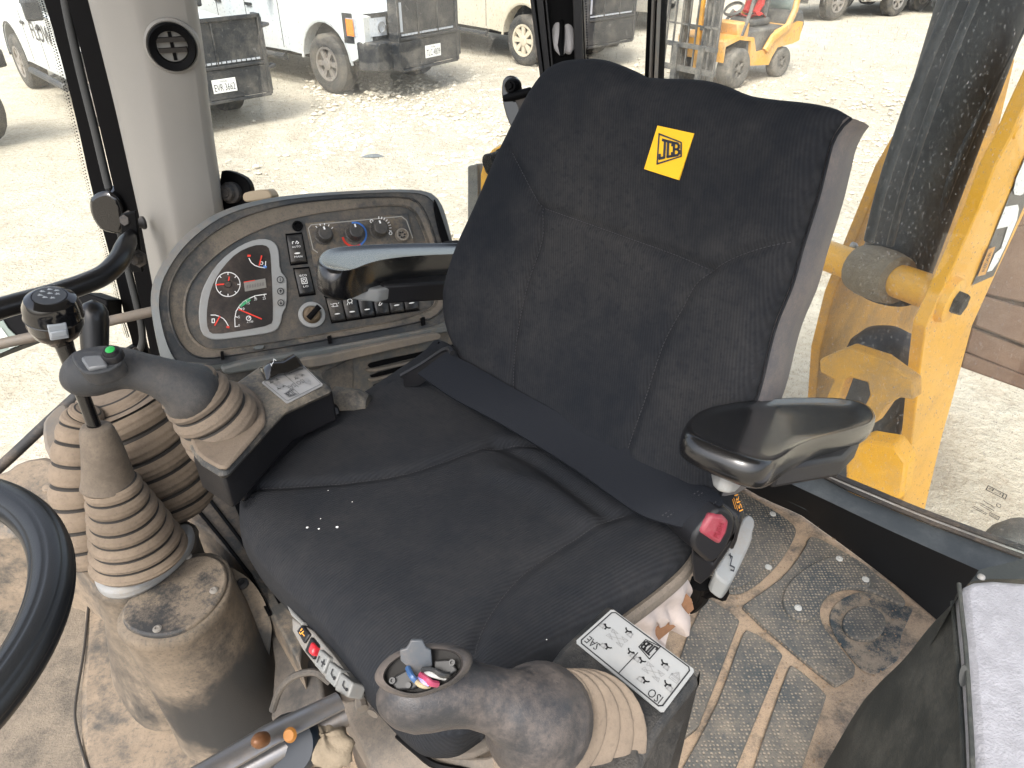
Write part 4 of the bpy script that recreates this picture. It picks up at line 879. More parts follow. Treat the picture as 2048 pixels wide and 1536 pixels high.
# gauge cluster
CLG = M('cluster_grey', (.275, .283, .278), .5, dust=.1, dscale=9)
clus = [(300, 850), (312, 720), (342, 640), (400, 540), (480, 460), (570, 400), (660, 365), (735, 365), (785, 395), (802, 450), (806, 560), (846, 605), (850, 640), (850, 780), (822, 825), (815, 880), (790, 930), (740, 950), (600, 970), (430, 992), (365, 985), (318, 950)]
dial = [(350, 830), (365, 720), (400, 620), (460, 530), (540, 450), (640, 405), (715, 402), (745, 430), (754, 560), (766, 860), (750, 900), (600, 930), (400, 960), (358, 935)]
patch(clus, HF-.001, HF+.004, 'gauge_frame', CLG)
GFACE = M('gauge_face', (.018, .016, .015), .3, dust=.10, dscale=10, dcol=(.16, .11, .08))
go = patch(dial, HF, HF+.0046, 'gauge_face', GFACE, bevel=0)
def G2(lines, wd, mat, name, par=go, h=HF+.0054):
    mb = MB()
    for ln in lines:
        p = [A(*q) for q in ln]
        for i in range(len(p)-1):
            d = p[i+1]-p[i]; L = np.linalg.norm(d)
            if L < 1e-6: continue
            d /= L; n_2 = A(-d[1], d[0])*wd/2; e = d*wd*.25
            mb.poly([C5(*c, h) for c in (p[i]-e-n_2, p[i+1]+e-n_2, p[i+1]+e+n_2, p[i]-e+n_2)])
    return mb.build(name, mat, par, smooth=0)
def tx(mb, s, x0, y0, x1, y1, h, sk=-.0):
    q = Quad(C5(x0, y1, h), C5(x1, y1+(x1-x0)*sk, h), C5(x1, y0+(x1-x0)*sk, h), C5(x0, y0, h)); q.n = NC; text(mb, s, q, 0, 1, 0, 1, 0)
REDI = M('needle_red', (.75, .05, .03), .4); GRN = M('gauge_green', (.05, .35, .15), .4); BLU = M('gauge_blue', (.06, .2, .6), .4)
tick = lambda cx, cy, r0, r1, a: [(cx+r0*math.cos(math.radians(a)), cy+r0*math.sin(math.radians(a))), (cx+r1*math.cos(math.radians(a)), cy+r1*math.sin(math.radians(a)))]
rpm = [(528, 912), (526, 860), (534, 815), (552, 785), (580, 755), (615, 735), (655, 718), (722, 708)]
W_ = [arc(484, 648, 75, 0, 360, 40)]+[tick(484, 648, 60, 75, a) for a in range(-90, 270, 45)]+[rpm]+[[(528, 910), (545, 908)], [(528, 848), (546, 852)], [(550, 790), (566, 802)], [(592, 745), (604, 760)], [(648, 718), (654, 734)], [(708, 708), (710, 722)]]
W_ += [[(378, 838), (405, 838), (430, 846), (455, 860), (470, 877), (486, 905)], [(614, 486), (628, 512), (650, 530), (680, 540), (712, 545)], [(400, 862), (400, 885), (385, 885), (385, 862), (400, 862)], arc(612, 858, 14, 0, 360, 12), [(612, 858), (620, 850)], [(718, 505), (716, 535)], arc(692, 516, 9, 0, 360, 10)]
tag(G2(W_, 5, WHITE, 'gauge_marks'), kind='stuff')
mb = MB()
for s, x, y in [('0', 548, 895), ('5', 548, 843), ('10', 568, 793), ('15', 601, 757), ('20', 646, 732), ('25', 700, 727)]: tx(mb, s, x, y, x+len(s)*9, y+16, HF+.0054, -.12)
tx(mb, 'x 100', 602, 876, 640, 888, HF+.0054, -.12); mb.build('lettering', WHITE, go, smooth=0)
G2([[(562, 780), (616, 742)]], 20, GRN, 'green_band'); G2([[(706, 536), (720, 540)]], 14, BLU, 'blue_mark'); G2([[(478, 912), (490, 914)], [(608, 470), (622, 470)]], 12, REDI, 'red_mark')
G2([[(552, 803), (692, 862)]], 8, REDI, 'needle', h=HF+.007); G2([[(434, 846), (402, 902)]], 8, REDI, 'needle', h=HF+.007); G2([[(693, 470), (678, 530)]], 8, REDI, 'needle', h=HF+.007); G2([[(412, 650), (458, 646)]], 9, REDI, 'needle', h=HF+.007); G2([[(492, 602), (488, 624)]], 8, REDI, 'needle', h=HF+.007)
mb = MB(); mb.loft([[C5(x, y, HF+.006) for x, y in arc(484, 648, 22, 0, 360, 20)[:-1]], [C5(x, y, HF+.009) for x, y in arc(484, 648, 18, 0, 360, 20)[:-1]]], True); mb.build('needle_hub', GFACE, go)
patch([(582, 634), (716, 610), (724, 668), (590, 692)], HF+.0048, HF+.006, 'display', M('lcd', (.22, .21, .19), .35), go, .0005, 0)
mb = MB()
for k in range(7): x, y = 600+k*16, 652-k*2.8; tx(mb, '8', x, y, x+10, y+22, HF+.0065, -.18)
mb.build('lettering', M('lcd_digit', (.12, .115, .105), .5), go, smooth=0)
G2([[(582, 634), (650, 622)]], 5, REDI, 'red_mark', h=HF+.0064)
for k, (x, y) in enumerate([(808, 618), (810, 690), (812, 762)]):
    mb = MB(); mb.loft([[C5(a, b, h) for a, b in arc(x, y, r, 0, 360, 20)[:-1]] for r, h in ((22, HF+.004), (21, HF+.0055), (15, HF+.006))], True); bo = mb.build('menu_button', CLG, ct)
    ar = [[(x, y-9), (x, y-7)], [(x, y-2), (x, y+10)]] if k == 0 else [[(x-7, y), (x, y-8 if k == 1 else y+8), (x+7, y)], [(x, y+9), (x, y-8)]]
    G2([arc(x, y, 19, 0, 360, 20)]+ar, 5, INK, 'symbol', bo, HF+.0068)
# rocker switches
ROCK = M('rocker_black', (.010, .011, .0125), .4, dust=.05, dscale=14, dcol=(.2, .17, .13))
def rocker(pts, mark, name='rocker_switch'):
    c = np.mean([A(*p) for p in pts], 0)
    patch([tuple(c+(A(*p)-c)*1.14) for p in pts], HF-.002, HF+.0012, 'switch_well', BLACK, ct, .0006, 0)
    a, b, c_, d = [A(*p) for p in pts]   # tl tr br bl
    rows = [(0, .003), (.06, .007), (.3, .0072), (.5, .006), (.75, .009), (.94, .0105), (1, .004)]
    mb = MB(); mb.loft([[C5(*((a*(1-t)+d*t)*(1-s)+(b*(1-t)+c_*t)*s), HF+h*(1 if .04 < s < .96 else .55)) for s in (0, .12, .5, .88, 1)] for t, h in rows], False, (False, False))
    mb.loft([[C5(*(a*(1-t)+d*t), HF-.001), C5(*(a*(1-t)+d*t), HF+h*.55)] for t, h in rows], False, (False, False)); mb.loft([[C5(*(b*(1-t)+c_*t), HF-.001), C5(*(b*(1-t)+c_*t), HF+h*.55)] for t, h in rows], False, (False, False))
    o = mb.build(name, ROCK, ct, smooth=60, fix=False)
    hx = lambda t: HF+float(np.interp(t, [r[0] for r in rows], [r[1] for r in rows]))+.0008
    uv = lambda s, t: (a*(1-t)+d*t)*(1-s)+(b*(1-t)+c_*t)*s
    mb = MB()
    for it in mark:
        if it[0] == 'dot':
            t = it[1]; mb.poly([C5(*uv(.5+.2*math.cos(q), t+.028*math.sin(q)), hx(t)+.0004) for q in np.linspace(0, 6.283, 16, endpoint=False)])
        elif it[0] == 'tx':
            _, s, t0, t1, s0, s1 = it; qq = Quad(C5(*uv(s0, t1), hx(t1)), C5(*uv(s1, t1), hx(t1)), C5(*uv(s1, t0), hx(t0)), C5(*uv(s0, t0), hx(t0))); qq.n = NC; text(mb, s, qq, 0, 1, 0, 1, .0004)
        else:
            for ln in it[1]:
                p = [A(*C5(*uv(s, t), hx(t)+.0006)) for s, t in ln]
                for i in range(len(p)-1):
                    e = nrm(p[i+1]-p[i]); w_ = np.cross(NC, e)*.0006; mb.poly([p[i]-w_, p[i+1]-w_, p[i+1]+w_, p[i]+w_])
    mb.build('symbol', WHITE, o, smooth=0)
bk = [('ln', [[(.3, .32), (.3, .24), (.42, .24)], [(.5, .32), (.6, .22), (.72, .3), (.6, .33)]])]
rocker([(848, 345), (940, 336), (972, 508), (876, 518)], bk+[('tx', 'AUTO', .39, .46, .22, .8), ('dot', .66), ('tx', 'MAN', .75, .82, .28, .78)])
rocker([(896, 556), (985, 548), (1022, 702), (930, 714)], [('tx', 'eco', .22, .30, .25, .75), ('ln', [[(.32, .36), (.68, .36), (.68, .58), (.32, .58), (.32, .36)], arc(.5, .47, .1, 0, 360, 10, .06)]), ('tx', 'LO', .66, .73, .35, .7)])
syms = [[[(.35, .38), (.35, .26), (.62, .26), (.62, .38), (.28, .38), (.7, .38)], [(.2, .25), (.27, .28)], [(.8, .24), (.72, .28)], [(.22, .36), (.28, .36)]],
        [arc(.5, .24, .16, 0, 360, 14, .08), [(.25, .40), (.34, .30)], [(.42, .38), (.48, .31)], [(.6, .38), (.62, .31)]], [[(.25, .30), (.5, .2), (.5, .3), (.75, .3)]], [[(.3, .6), (.4, .5), (.65, .36), (.7, .42), (.45, .6), (.3, .6)]], [], []]
for i in range(6):
    x0, y0 = 1094+i*95, 735-i*13.5; x1, y1 = 1130+i*91, 880-i*13.5
    rocker([(x0, y0), (x0+88, y0-12), (x1+86, y1-12), (x1, y1)], [('ln', syms[i])]+([('dot', .70)] if i != 3 else [('dot', .06)]))
patch([(1660, 735), (1735, 722), (1748, 790), (1668, 805)], HF, HF+.002, 'blank_switch', FACE, ct, .001, 0)
patch([(1078, 722), (1088, 705), (1725, 612), (1735, 640), (1094, 738)], HF-.002, HF+.001, 'switch_recess', BLACK, ct, .0005, 0)
# climate plate and knobs
patch([(965, 268), (1602, 206), (1642, 390), (1660, 480), (1020, 540), (1005, 462)], HF-.001, HF+.003, 'climate_plate', M('climate_plate', (.04, .042, .043), .5, dust=.45, dscale=11, dcol=(.16, .13, .095), thr=.5, contrast=.08), ct, .001, 0)
G2([[(1000, 268+10), (1560, 226), (1592, 250), (1630, 360)], [(1000, 278), (982, 300), (1012, 430), (1040, 450)]], 6, M('line_grey', (.30, .29, .26), .5), 'outline', ct, HF+.0036)
KN = M('knob_black', (.028, .028, .028), .45, dust=.15, dscale=14, dcol=(.2, .17, .13))
for kx, ky in [(1078, 345), (1268, 330), (1420, 308)]:
    base = C5(kx, ky, HF+.003); rr_ = np.linalg.norm(C5(kx+58, ky, HF)-C5(kx, ky, HF)); mb = MB()
    ex_ = DH; ey_ = np.cross(NC, DH); rings = []
    for h, k in [(0, 1.0), (.003, 1.0), (.004, .93), (.016, .78), (.019, .72), (.020, .62)]:
        rings.append([base+NC*h+rr_*k*(1-.05*(q % 2)*(1 if .0035 < h < .018 else 0))*(math.cos(a)*ex_+math.sin(a)*ey_) for q, a in enumerate(np.linspace(0, 2*math.pi, 44, endpoint=False))])
    mb.loft(rings, True, (False, True)); ko = mb.build('climate_knob', KN, ct, smooth=25)
    mb = MB(); mb.box(base+NC*.0206+ey_*rr_*.5, ex_*.0015, ey_*.003, NC*.0004); mb.build('pointer', WHITE, ko)
G2([arc(1268, 338, 74, -100, 60, 20)], 11, BLU, 'blue_arc', ct, HF+.0042); G2([arc(1268, 338, 74, 60, 165, 16)], 13, REDI, 'red_arc', ct, HF+.0042)
G2([arc(1375, 255, 9, 0, 360, 12), arc(1493, 330, 9, 0, 360, 12)]+[tick(1420, 305, 66, 78, a) for a in range(-90, 20, 14)]+[tick(1078, 345, 66, 76, a) for a in range(-130, -20, 22)], 5, WHITE, 'knob_marks', ct, HF+.0042)
mb = MB(); c = C5(1560, 345, HF+.003); r_ = np.linalg.norm(C5(1600, 345, HF)-C5(1560, 345, HF)); mb.lathe(c, c+NC*.01, [(0, r_), (.7, r_), (1, r_*.9), (1, r_*.75), (.4, r_*.72)], 24); so = mb.build('socket', M('socket_metal', (.42, .39, .34), .4, metal=.7, dust=.3, dscale=20), ct)
mb = MB()
for a in range(0, 360, 60): p = c+NC*.0045+r_*.4*(math.cos(math.radians(a))*DH+math.sin(math.radians(a))*np.cross(NC, DH)); mb.lathe(p, p+NC*.003, [(0, .0018), (1, .0018)], 8)
mb.build('socket_pin', RUBBER, so)
mb = MB(); c = C5(915, 288, HF); mb.lathe(c, c+NC*.004, [(0, .010), (1, .010), (1, .007), (.3, .006)], 18); mb.build('screw', BLACK, ct)
patch([(1028, 560), (1180, 545), (1600, 505), (1650, 612), (1062, 692)], HF-.001, HF+.002, 'blank_panel', M('blank_brown', (.06, .05, .04), .6, dust=.7, dscale=9, dcol=(.16, .125, .09)), ct, .001, 0)
# key switch
kc = C5(1003, 838, HF); ex_ = DH; ey_ = np.cross(NC, DH); kr = np.linalg.norm(C5(1085, 838, HF)-kc)
mb = MB(); mb.lathe(kc, kc+NC*.006, [(0, kr), (.8, kr), (1, kr*.94), (1, kr*.72), (.5, kr*.66)], 36, caps=(False, False)); mb.build('key_ring', CLG, ct)
mb = MB(); mb.lathe(kc, kc+NC*.016, [(0, kr*.7), (.3, kr*.66), (.5, kr*.55), (.9, kr*.52), (1, kr*.45)], 30); mb.build('key_barrel', M('brass_dirty', (.12, .085, .045), .5, metal=.4, dust=.4, dscale=20), ct)
mb = MB(); k0 = C5(985, 858, HF+.016); k1 = C5(1050, 785, HF+.032); mb.tube([k0, k0*.3+k1*.7, k1], [.0055, .005, .0055], 8, flat=.55, up=NC); mb.build('key', BLACK, ct)
# slots
for x, y, w2 in [(447, 1088, 9), (1116, 990, 9), (1696, 876, 9)]: patch([(x-w2, y-24), (x+w2, y-27), (x+w2+5, y+22), (x-w2+4, y+26)], -.01, .0035, 'trim_slot', BLACK, ct, 0, 0)
patch([(1762, 118), (1772, 122), (1800, 190), (1862, 385), (1866, 400), (1830, 400), (1810, 360), (1768, 190)], -.01, .0035, 'air_slot', BLACK, ct, .001)
patch([(640, 1032), (710, 1020), (708, 1040), (690, 1050), (650, 1052)], -.012, -.004, 'finger_tab', SHELL, ct, .001)
patch([(1815, 384), (1870, 374), (1940, 372), (1952, 385), (1945, 396), (1820, 396)], .0, .02, 'side_knob', BLACKP, ct, .003)
tc = MB(); tc.prism([PL(x, y, C5(667, 99, -.05), nd) for x, y in chaikin([A(*p) for p in [(484, 390), (490, 384), (530, 378), (538, 382), (545, 394), (540, 398), (494, 405), (486, 402)]], 1)], -nd*.03)
tag(tc.build('tan_clip', M('tan_plastic', (.28, .22, .14), .6), bevel=.003), 'tan plastic clip standing on the console rim beside the pillar', 'clip')
# lower trim under the console: wall panel with air slots
side = thing('side_trim', 'dusty grey wall trim with long air slots under the console', 'trim panel', Z(700, 800, .5))
Pw = C5(900, 1060, -.01); NW = nrm(NHORIZ*.97+A(0, 0, .22))
def W(x, y, h=0.0): return PL(300+x/3.103, 360+y/3.103, Pw+NW*h, NW)
WALL = M('wall_trim', (.065, .07, .07), .6, dust=.4, dscale=7, dcol=(.17, .14, .105), thr=.5, contrast=.12, bump=.2, bscale=700)
mb = MB(); mb.prism([W(x, y) for x, y in [(60, 1130), (450, 1140), (1120, 1035), (1700, 930), (2300, 840), (2300, 1500), (1250, 2000), (60, 1500)]], -NW*.05); mb.build('panel', WALL, side, bevel=.004)
def wp_(pts, h0, h1, name, mat, bevel=.003, it=1):
    pts = chaikin([A(*p) for p in pts], it) if it else [A(*p) for p in pts]
    return MB().prism([W(x, y, h1) for x, y in pts], NW*(h0-h1)).build(name, mat, side, bevel=bevel)
SHELF = M('shelf_trim', (.11, .105, .095), .6, dust=.5, dscale=6, dcol=(.22, .18, .135))
wp_([(440, 1150), (1120, 1040), (1820, 905), (1960, 880), (1960, 925), (1830, 950), (1700, 975), (1290, 1060), (1180, 1100), (900, 1140), (600, 1190), (460, 1215)], 0, .022, 'upper_ledge', SHELL, .006)
wp_([(900, 1120), (1130, 1085), (1230, 1060), (1700, 965), (1790, 950), (1808, 965), (1795, 990), (1740, 1000), (1260, 1110), (1100, 1150), (960, 1170)], 0, .034, 'lower_ledge', SHELF, .006)
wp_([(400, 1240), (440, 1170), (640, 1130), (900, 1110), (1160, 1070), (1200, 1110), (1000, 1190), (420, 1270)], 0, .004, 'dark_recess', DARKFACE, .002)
for pts in ([(1350, 1150), (1380, 1130), (1700, 1065), (1930, 1010), (1940, 1030), (1700, 1090), (1400, 1160), (1365, 1168)], [(1360, 1210), (1600, 1150), (1700, 1120), (1720, 1135), (1500, 1200), (1380, 1230)], [(1380, 1270), (1560, 1220), (1570, 1240), (1400, 1290)]): wp_(pts, -.01, .003, 'air_slot', BLACK, 0)
for pts in ([(1345, 1175), (1420, 1172), (1940, 1045), (1950, 1060), (1420, 1190), (1350, 1192)], [(1360, 1236), (1400, 1236), (1700, 1150), (1705, 1162), (1400, 1250), (1365, 1252)]): wp_(pts, 0, .01, 'slot_fin', SHELF, .003)
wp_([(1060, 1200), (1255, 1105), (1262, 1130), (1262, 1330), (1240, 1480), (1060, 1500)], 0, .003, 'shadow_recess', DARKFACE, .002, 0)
# ================================================================= SEAT
def fabric(name, spots=(), bmp=.38, c=(.0092, .0110, .0145)):
    m = M(name, c, .9, dust=.02, dscale=4, dcol=(.062, .058, .054), spots=spots, contrast=.30)
    nt = m.node_tree; N = nt.nodes; L = nt.links; b = N['Principled BSDF']; b.inputs['Specular IOR Level'].default_value = .12
    g = N.new('ShaderNodeNewGeometry')
    def wave(rot, s):
        mp = N.new('ShaderNodeMapping'); mp.inputs['Rotation'].default_value = rot; L.new(g.outputs['Position'], mp.inputs[0])
        wv = N.new('ShaderNodeTexWave'); wv.inputs['Scale'].default_value = s; wv.inputs['Distortion'].default_value = .4; wv.inputs['Detail'].default_value = 1; L.new(mp.outputs[0], wv.inputs[0]); return wv.outputs['Fac']
    w1 = wave((0, .5, .85), 100); n = N.new('ShaderNodeTexNoise'); n.inputs['Scale'].default_value = 700; n.inputs['Detail'].default_value = 2; L.new(g.outputs['Position'], n.inputs['Vector'])
    ad = N.new('ShaderNodeMath'); ad.operation = 'ADD'; L.new(w1, ad.inputs[0]); L.new(n.outputs['Fac'], ad.inputs[1])
    bp = N.new('ShaderNodeBump'); bp.inputs['Strength'].default_value = bmp; bp.inputs['Distance'].default_value = .0012; L.new(ad.outputs[0], bp.inputs['Height']); L.new(bp.outputs[0], b.inputs['Normal'])
    old = b.inputs['Base Color'].links[0].from_socket
    mr = N.new('ShaderNodeMapRange'); L.new(w1, mr.inputs[0]); mr.inputs['To Min'].default_value = .85; mr.inputs['To Max'].default_value = 1.12
    mx = N.new('ShaderNodeMix'); mx.data_type = 'RGBA'; mx.blend_type = 'MULTIPLY'; mx.inputs[0].default_value = 1; L.new(old, mx.inputs[6]); L.new(mr.outputs[0], mx.inputs[7]); L.new(mx.outputs[2], b.inputs['Base Color'])
    return m
SZ = .58
seat = thing('operator_seat', 'black fabric operator seat with a yellow badge on its backrest', 'seat', Z(950, 950, 0))
THREAD = M('thread_grey', (.026, .026, .029), .8)
VINYL = M('grey_vinyl', (.062, .061, .067), .55, bump=.35, bscale=600, dust=.12, dscale=10, dcol=(.25, .2, .16))
ys_, tl_ = math.radians(45), math.radians(20)
SL = A(math.sin(ys_), -math.cos(ys_), 0); SR = A(math.cos(ys_), math.sin(ys_), 0)
BU = A(0, 0, 1)*math.cos(tl_)+SR*math.sin(tl_); BN = np.cross(BU, SL); BN = BN if np.dot(BN, SR) < 0 else -BN
B0 = (Z(862, 728, SZ)+Z(1385, 1090, SZ))/2
def BP(x, y, h=0): return PL(x, y, B0+BN*h, BN)
bl_ = [(955, 760), (925, 700), (903, 645), (898, 590), (905, 550), (925, 490), (960, 415), (1000, 325), (1040, 245), (1070, 190), (1090, 155), (1105, 137)]
bt_ = [(1105, 137), (1130, 125), (1160, 119), (1205, 119), (1250, 133), (1285, 151), (1310, 156), (1400, 160), (1450, 171), (1500, 191), (1550, 199), (1600, 204), (1640, 210), (1675, 219), (1702, 236)]
br_ = [(1440, 990), (1475, 890), (1516, 788), (1540, 690), (1556, 637), (1584, 569), (1604, 497), (1622, 440), (1638, 387), (1652, 330), (1664, 285), (1682, 255), (1702, 236)]
bb_ = [(955, 760), (1080, 830), (1250, 905), (1440, 990)]
nu, nv = 150, 130
Lc, Rc, Bc, Tc = [spline([BP(*p) for p in q], 60) for q in (bl_, br_, bb_, bt_)]
GB = coons(Lc, Rc, Bc, Tc, nu, nv)
uu, vv = np.meshgrid(np.linspace(0, 1, nu), np.linspace(0, 1, nv))
def roll(d, w_): q = np.clip(d/w_, 0, 1); return np.sqrt(np.clip(1-(1-q)**2, 0, 1))
wid = np.linalg.norm(GB[:, -1]-GB[:, 0], axis=1)[:, None]; hei = np.linalg.norm(GB[-1]-GB[0], axis=1)[None]
hh = .030*roll(uu*wid, .035)*roll((1-uu)*wid, .03)*roll((1-vv)*hei, .05)
hh += .012*np.exp(-((uu-.5)/.2)**2)*np.exp(-((vv-.35)/.28)**2)*0 - .010*np.exp(-((uu-.5)/.22)**2)*np.exp(-((vv-.5)/.3)**2)
seams = [[(1048, 305), (1085, 380), (1104, 418), (1109, 450), (1104, 490), (1080, 560), (1062, 640), (1053, 720), (1053, 800)], [(1106, 418), (1200, 452), (1300, 487), (1380, 515), (1446, 543)], [(1606, 483), (1540, 500), (1490, 518), (1446, 543), (1412, 572), (1390, 612), (1350, 685), (1315, 790), (1280, 890), (1272, 925)]]
P2 = np.stack([GB @ SL, GB @ BU], -1)
def seg_dist(P, pts):
    best = np.full(P.shape[:2], 9.0)
    for a, b in zip(pts[:-1], pts[1:]):
        ab = b-a; t = np.clip(((P-a) @ ab)/(ab @ ab), 0, 1); best = np.minimum(best, np.linalg.norm(P-(a+t[..., None]*ab), axis=-1))
    return best
sp3 = [spline([BP(*p) for p in s_], 60) for s_ in seams]
for s_ in sp3:
    d = seg_dist(P2, np.stack([s_ @ SL, s_ @ BU], 1)); hh -= .0048*np.exp(-(d/.0055)**2)*np.clip(roll(uu*wid, .03)*roll((1-uu)*wid, .03), 0, 1)
ribs = np.sin(uu*26+np.sin(vv*9)*1.3)*.0005; hh += ribs*(vv < .75)
GBd = GB+BN*hh[..., None]
dsp = [(BP(1250, 420), .16, .12), (BP(1130, 560), .14, .10), (BP(1330, 600), .14, .08)]
FABB = fabric('seat_fabric_back', dsp, .2)
mb = MB(); mb.grid(GBd)
TH = .075
bo_ = [GB[0, :], GB[0, :]-BN*TH]; 
rx = np.linspace(0, 1, nu)[:, None]; bt2 = TH*(1-.9*rx**3)
mb.grid(np.stack([GB[-1], GB[-1]-BN*.02, GB[-1]-BN*bt2*.8-BU*.004*(1-rx**3), GB[-1]-BN*bt2-BU*.02*(1-rx**3)])); mb.grid(np.stack([GB[0], GB[0]-BN*TH*.5])); mb.grid(np.stack([GB[:, 0], GB[:, 0]-BN*.03+SL*0, GB[:, 0]-BN*TH+SL*.01]))
bk2 = (TH*(1-.92*np.linspace(0, 1, nu)**3))[None, :, None]; gbk = GB-BN*bk2; gbk[-1] -= BU*.02*(1-rx**3); mb.grid(gbk[::6, ::6] if False else gbk[np.r_[0:nv:8, nv-1]][:, np.r_[0:nu:8, nu-1]])
back_o = mb.build('backrest', FABB, seat, smooth=50, weld=.0004)
E1 = GB[:, -1]; vv1 = np.linspace(0, 1, nv)[:, None]
sw = .074*(1.0-.05*vv1+.06*np.sin(vv1*3.1)); off = BU*0
tp = np.clip((vv1-.90)/.10, 0, 1); sw = sw*(1-.30*tp**2)
st_ = [E1+BN*.004-SL*.002, E1-BN*.004+SL*.004, E1-BN*sw*.35+SL*.008, E1-BN*sw*.75+SL*.006, E1-BN*sw-SL*.004, E1-BN*(sw-.004)-SL*.05]
mb = MB(); mb.grid(np.stack(st_)); mb.add([p[-1] for p in st_], [tuple(range(len(st_)))]); mb.build('side_bolster', VINYL, back_o, smooth=60)
mb = MB(); mb.tube(E1[::3]+BN*.002+SL*.0015, .0016, 6); mb.build('piping', FABB, back_o)
def near_h(Gd, P2g, p2): j = np.argmin(np.sum((P2g.reshape(-1, 2)-p2)**2, 1)); return Gd.reshape(-1, 3)[j]
def stitch(s3, Gd, P2g, ax1, ax2, N_, name, par, stepd=.0042, r=.00042):
    d = np.r_[0, np.cumsum(np.linalg.norm(np.diff(s3, axis=0), axis=1))]; mb = MB()
    for t in np.arange(.006, d[-1]-.006, stepd):
        seg = []
        for q in (t, t+stepd*.6):
            p = A(*[np.interp(q, d, s3[:, k]) for k in range(3)]); g_ = near_h(Gd, P2g, A(p @ ax1, p @ ax2)); seg.append(p+N_*(np.dot(g_-p, N_)+.0008))
        mb.tube(seg, r, 4)
    mb.build(name, THREAD, par, smooth=0)
for s_ in sp3: stitch(s_, GBd, P2, SL, BU, BN, 'stitching', back_o)
# badge
BADGE = M('badge_yellow', (.80, .46, .012), .8, bump=.3, bscale=900)
def on_back(x, y, h): 
    p = BP(x, y); g_ = near_h(GBd, P2, A(p @ SL, p @ BU)); return p+BN*(np.dot(g_-p, BN)+h)
bcs = [(1288, 338), (1357, 360), (1388, 267), (1315, 251)]
hb = max(np.dot(on_back(x, y, 0)-BP(x, y), BN) for x, y in bcs+[(1337, 304)])+.0012
bq = Quad(*[BP(x, y, hb) for x, y in bcs]); bq.n = BN
mb = MB(); mb.loft([[bq(u, v, h) for u, v in ((0, 0), (1, 0), (1, 1), (0, 1))] for h in (-.008, 0)], True); bo2 = mb.build('badge', BADGE, seat)
mb = MB(); q_ = Quad(*[BP(x, y, hb) for x, y in [(1314, 328), (1364, 322), (1364, 276), (1318, 268)]]); q_.n = BN
emblem(mb, q_, .02, .98, .0, 1.0, h=.0008); mb.build('lettering', M('badge_navy', (.018, .02, .032), .7), bo2, smooth=0)
# cushion
ZB = .535
cl = [(481, 1052), (486, 1010), (503, 978), (556, 925), (620, 880), (700, 828), (780, 778), (845, 738), (870, 722)]
ctp = [(870, 722), (1000, 800), (1150, 890), (1300, 975), (1400, 1040)]
cr = [(960, 1470), (1010, 1420), (1080, 1362), (1160, 1300), (1240, 1238), (1310, 1186), (1360, 1142), (1384, 1110), (1392, 1070), (1400, 1040)]
cb = [(481, 1052), (488, 1095), (514, 1142), (562, 1198), (622, 1258), (668, 1308), (714, 1370), (765, 1430), (810, 1475), (850, 1500), (910, 1500), (960, 1470)]
zc = lambda p, z: Z(p[0], p[1], z)
Lc = spline([zc(p, ZB) for p in cl], 60); Tc = spline([zc(p, SZ-.01) for p in ctp], 60); Rc = spline([zc(p, ZB) for p in cr], 60); Bc = spline([zc(p, ZB-.01) for p in cb], 60)
Lc[:, 2] += np.linspace(0, 1, 60)**3*(SZ-.01-ZB); Lc[-1] = Tc[0]; Rc[-1] = Tc[-1]; Lc[0] = Bc[0]; Rc[0] = Bc[-1]
GC = coons(Lc, Rc, Bc, Tc, nu, nv)
wid = np.linalg.norm(GC[:, -1]-GC[:, 0], axis=1)[:, None]; hei = np.linalg.norm(GC[-1]-GC[0], axis=1)[None]
hh = .045*roll(uu*wid, .06)*roll((1-uu)*wid, .06)*roll(vv*hei, .07)*(1-.5*vv**2)
hh -= .013*np.exp(-((uu-.52)/.22)**2)*np.clip(vv*1.6-.3, 0, 1)
cs = [[(512, 972), (600, 967), (700, 958), (800, 940), (880, 913), (960, 880), (1030, 868), (1100, 870)], [(948, 1310), (958, 1270), (985, 1215), (1040, 1145), (1120, 1085), (1210, 1030), (1260, 1010)]]
P2c = GC[..., :2]
cs3 = [spline([Z(*p, SZ) for p in s_], 60) for s_ in cs]
for s_ in cs3: hh -= .006*np.exp(-(seg_dist(P2c, s_[:, :2])/.007)**2)
cre = spline([Z(*p, SZ) for p in [(990, 870), (1060, 900), (1130, 950), (1200, 1010)]], 30); hh -= .006*np.exp(-(seg_dist(P2c, cre[:, :2])/.012)**2); cre2 = spline([Z(*p, SZ) for p in [(1000, 930), (1090, 965), (1180, 1030)]], 30); hh += .005*np.exp(-(seg_dist(P2c, cre2[:, :2])/.02)**2)
ZN = A(0, 0, 1.0); GCd = GC+ZN*hh[..., None]
dsp = [(Z(905, 765, 0.87), .09, 0.45), (Z(1130, 930, 0.87), .14, 0.24), (Z(960, 880, 0.87), .10, 0.24), (Z(1355, 1125, 0.84), .07, 0.63), (Z(760, 1060, 0.87), .14, 0.09), (Z(700, 1240, 0.85), .10, 0.18), (Z(1250, 1215, 0.84), .06, 0.38), (Z(1180, 990, 0.87), .07, 0.30), (Z(640, 1165, 0.87), .05, 0.20), (Z(690, 1140, 0.87), .05, 0.24), (Z(740, 1112, 0.87), .045, 0.30), (Z(790, 1082, 0.87), .04, 0.21), (Z(640, 1230, 0.85), .05, 0.18)]
FABC = fabric('seat_fabric_cushion', dsp, .38, (.0145, .0165, .0205))
mb = MB(); mb.grid(GCd)
loop = np.vstack([GC[0, :], GC[1:, -1], GC[-1, ::-1][1:], GC[::-1, 0][1:-1]])
cc_ = loop.mean(0); 
mb.loft([loop, (loop-cc_)*.985+cc_-A(0, 0, .02), (loop-cc_)*.90+cc_-A(0, 0, .05)], True, (False, True))
cush = mb.build('cushion', FABC, seat, smooth=50, weld=.0004)
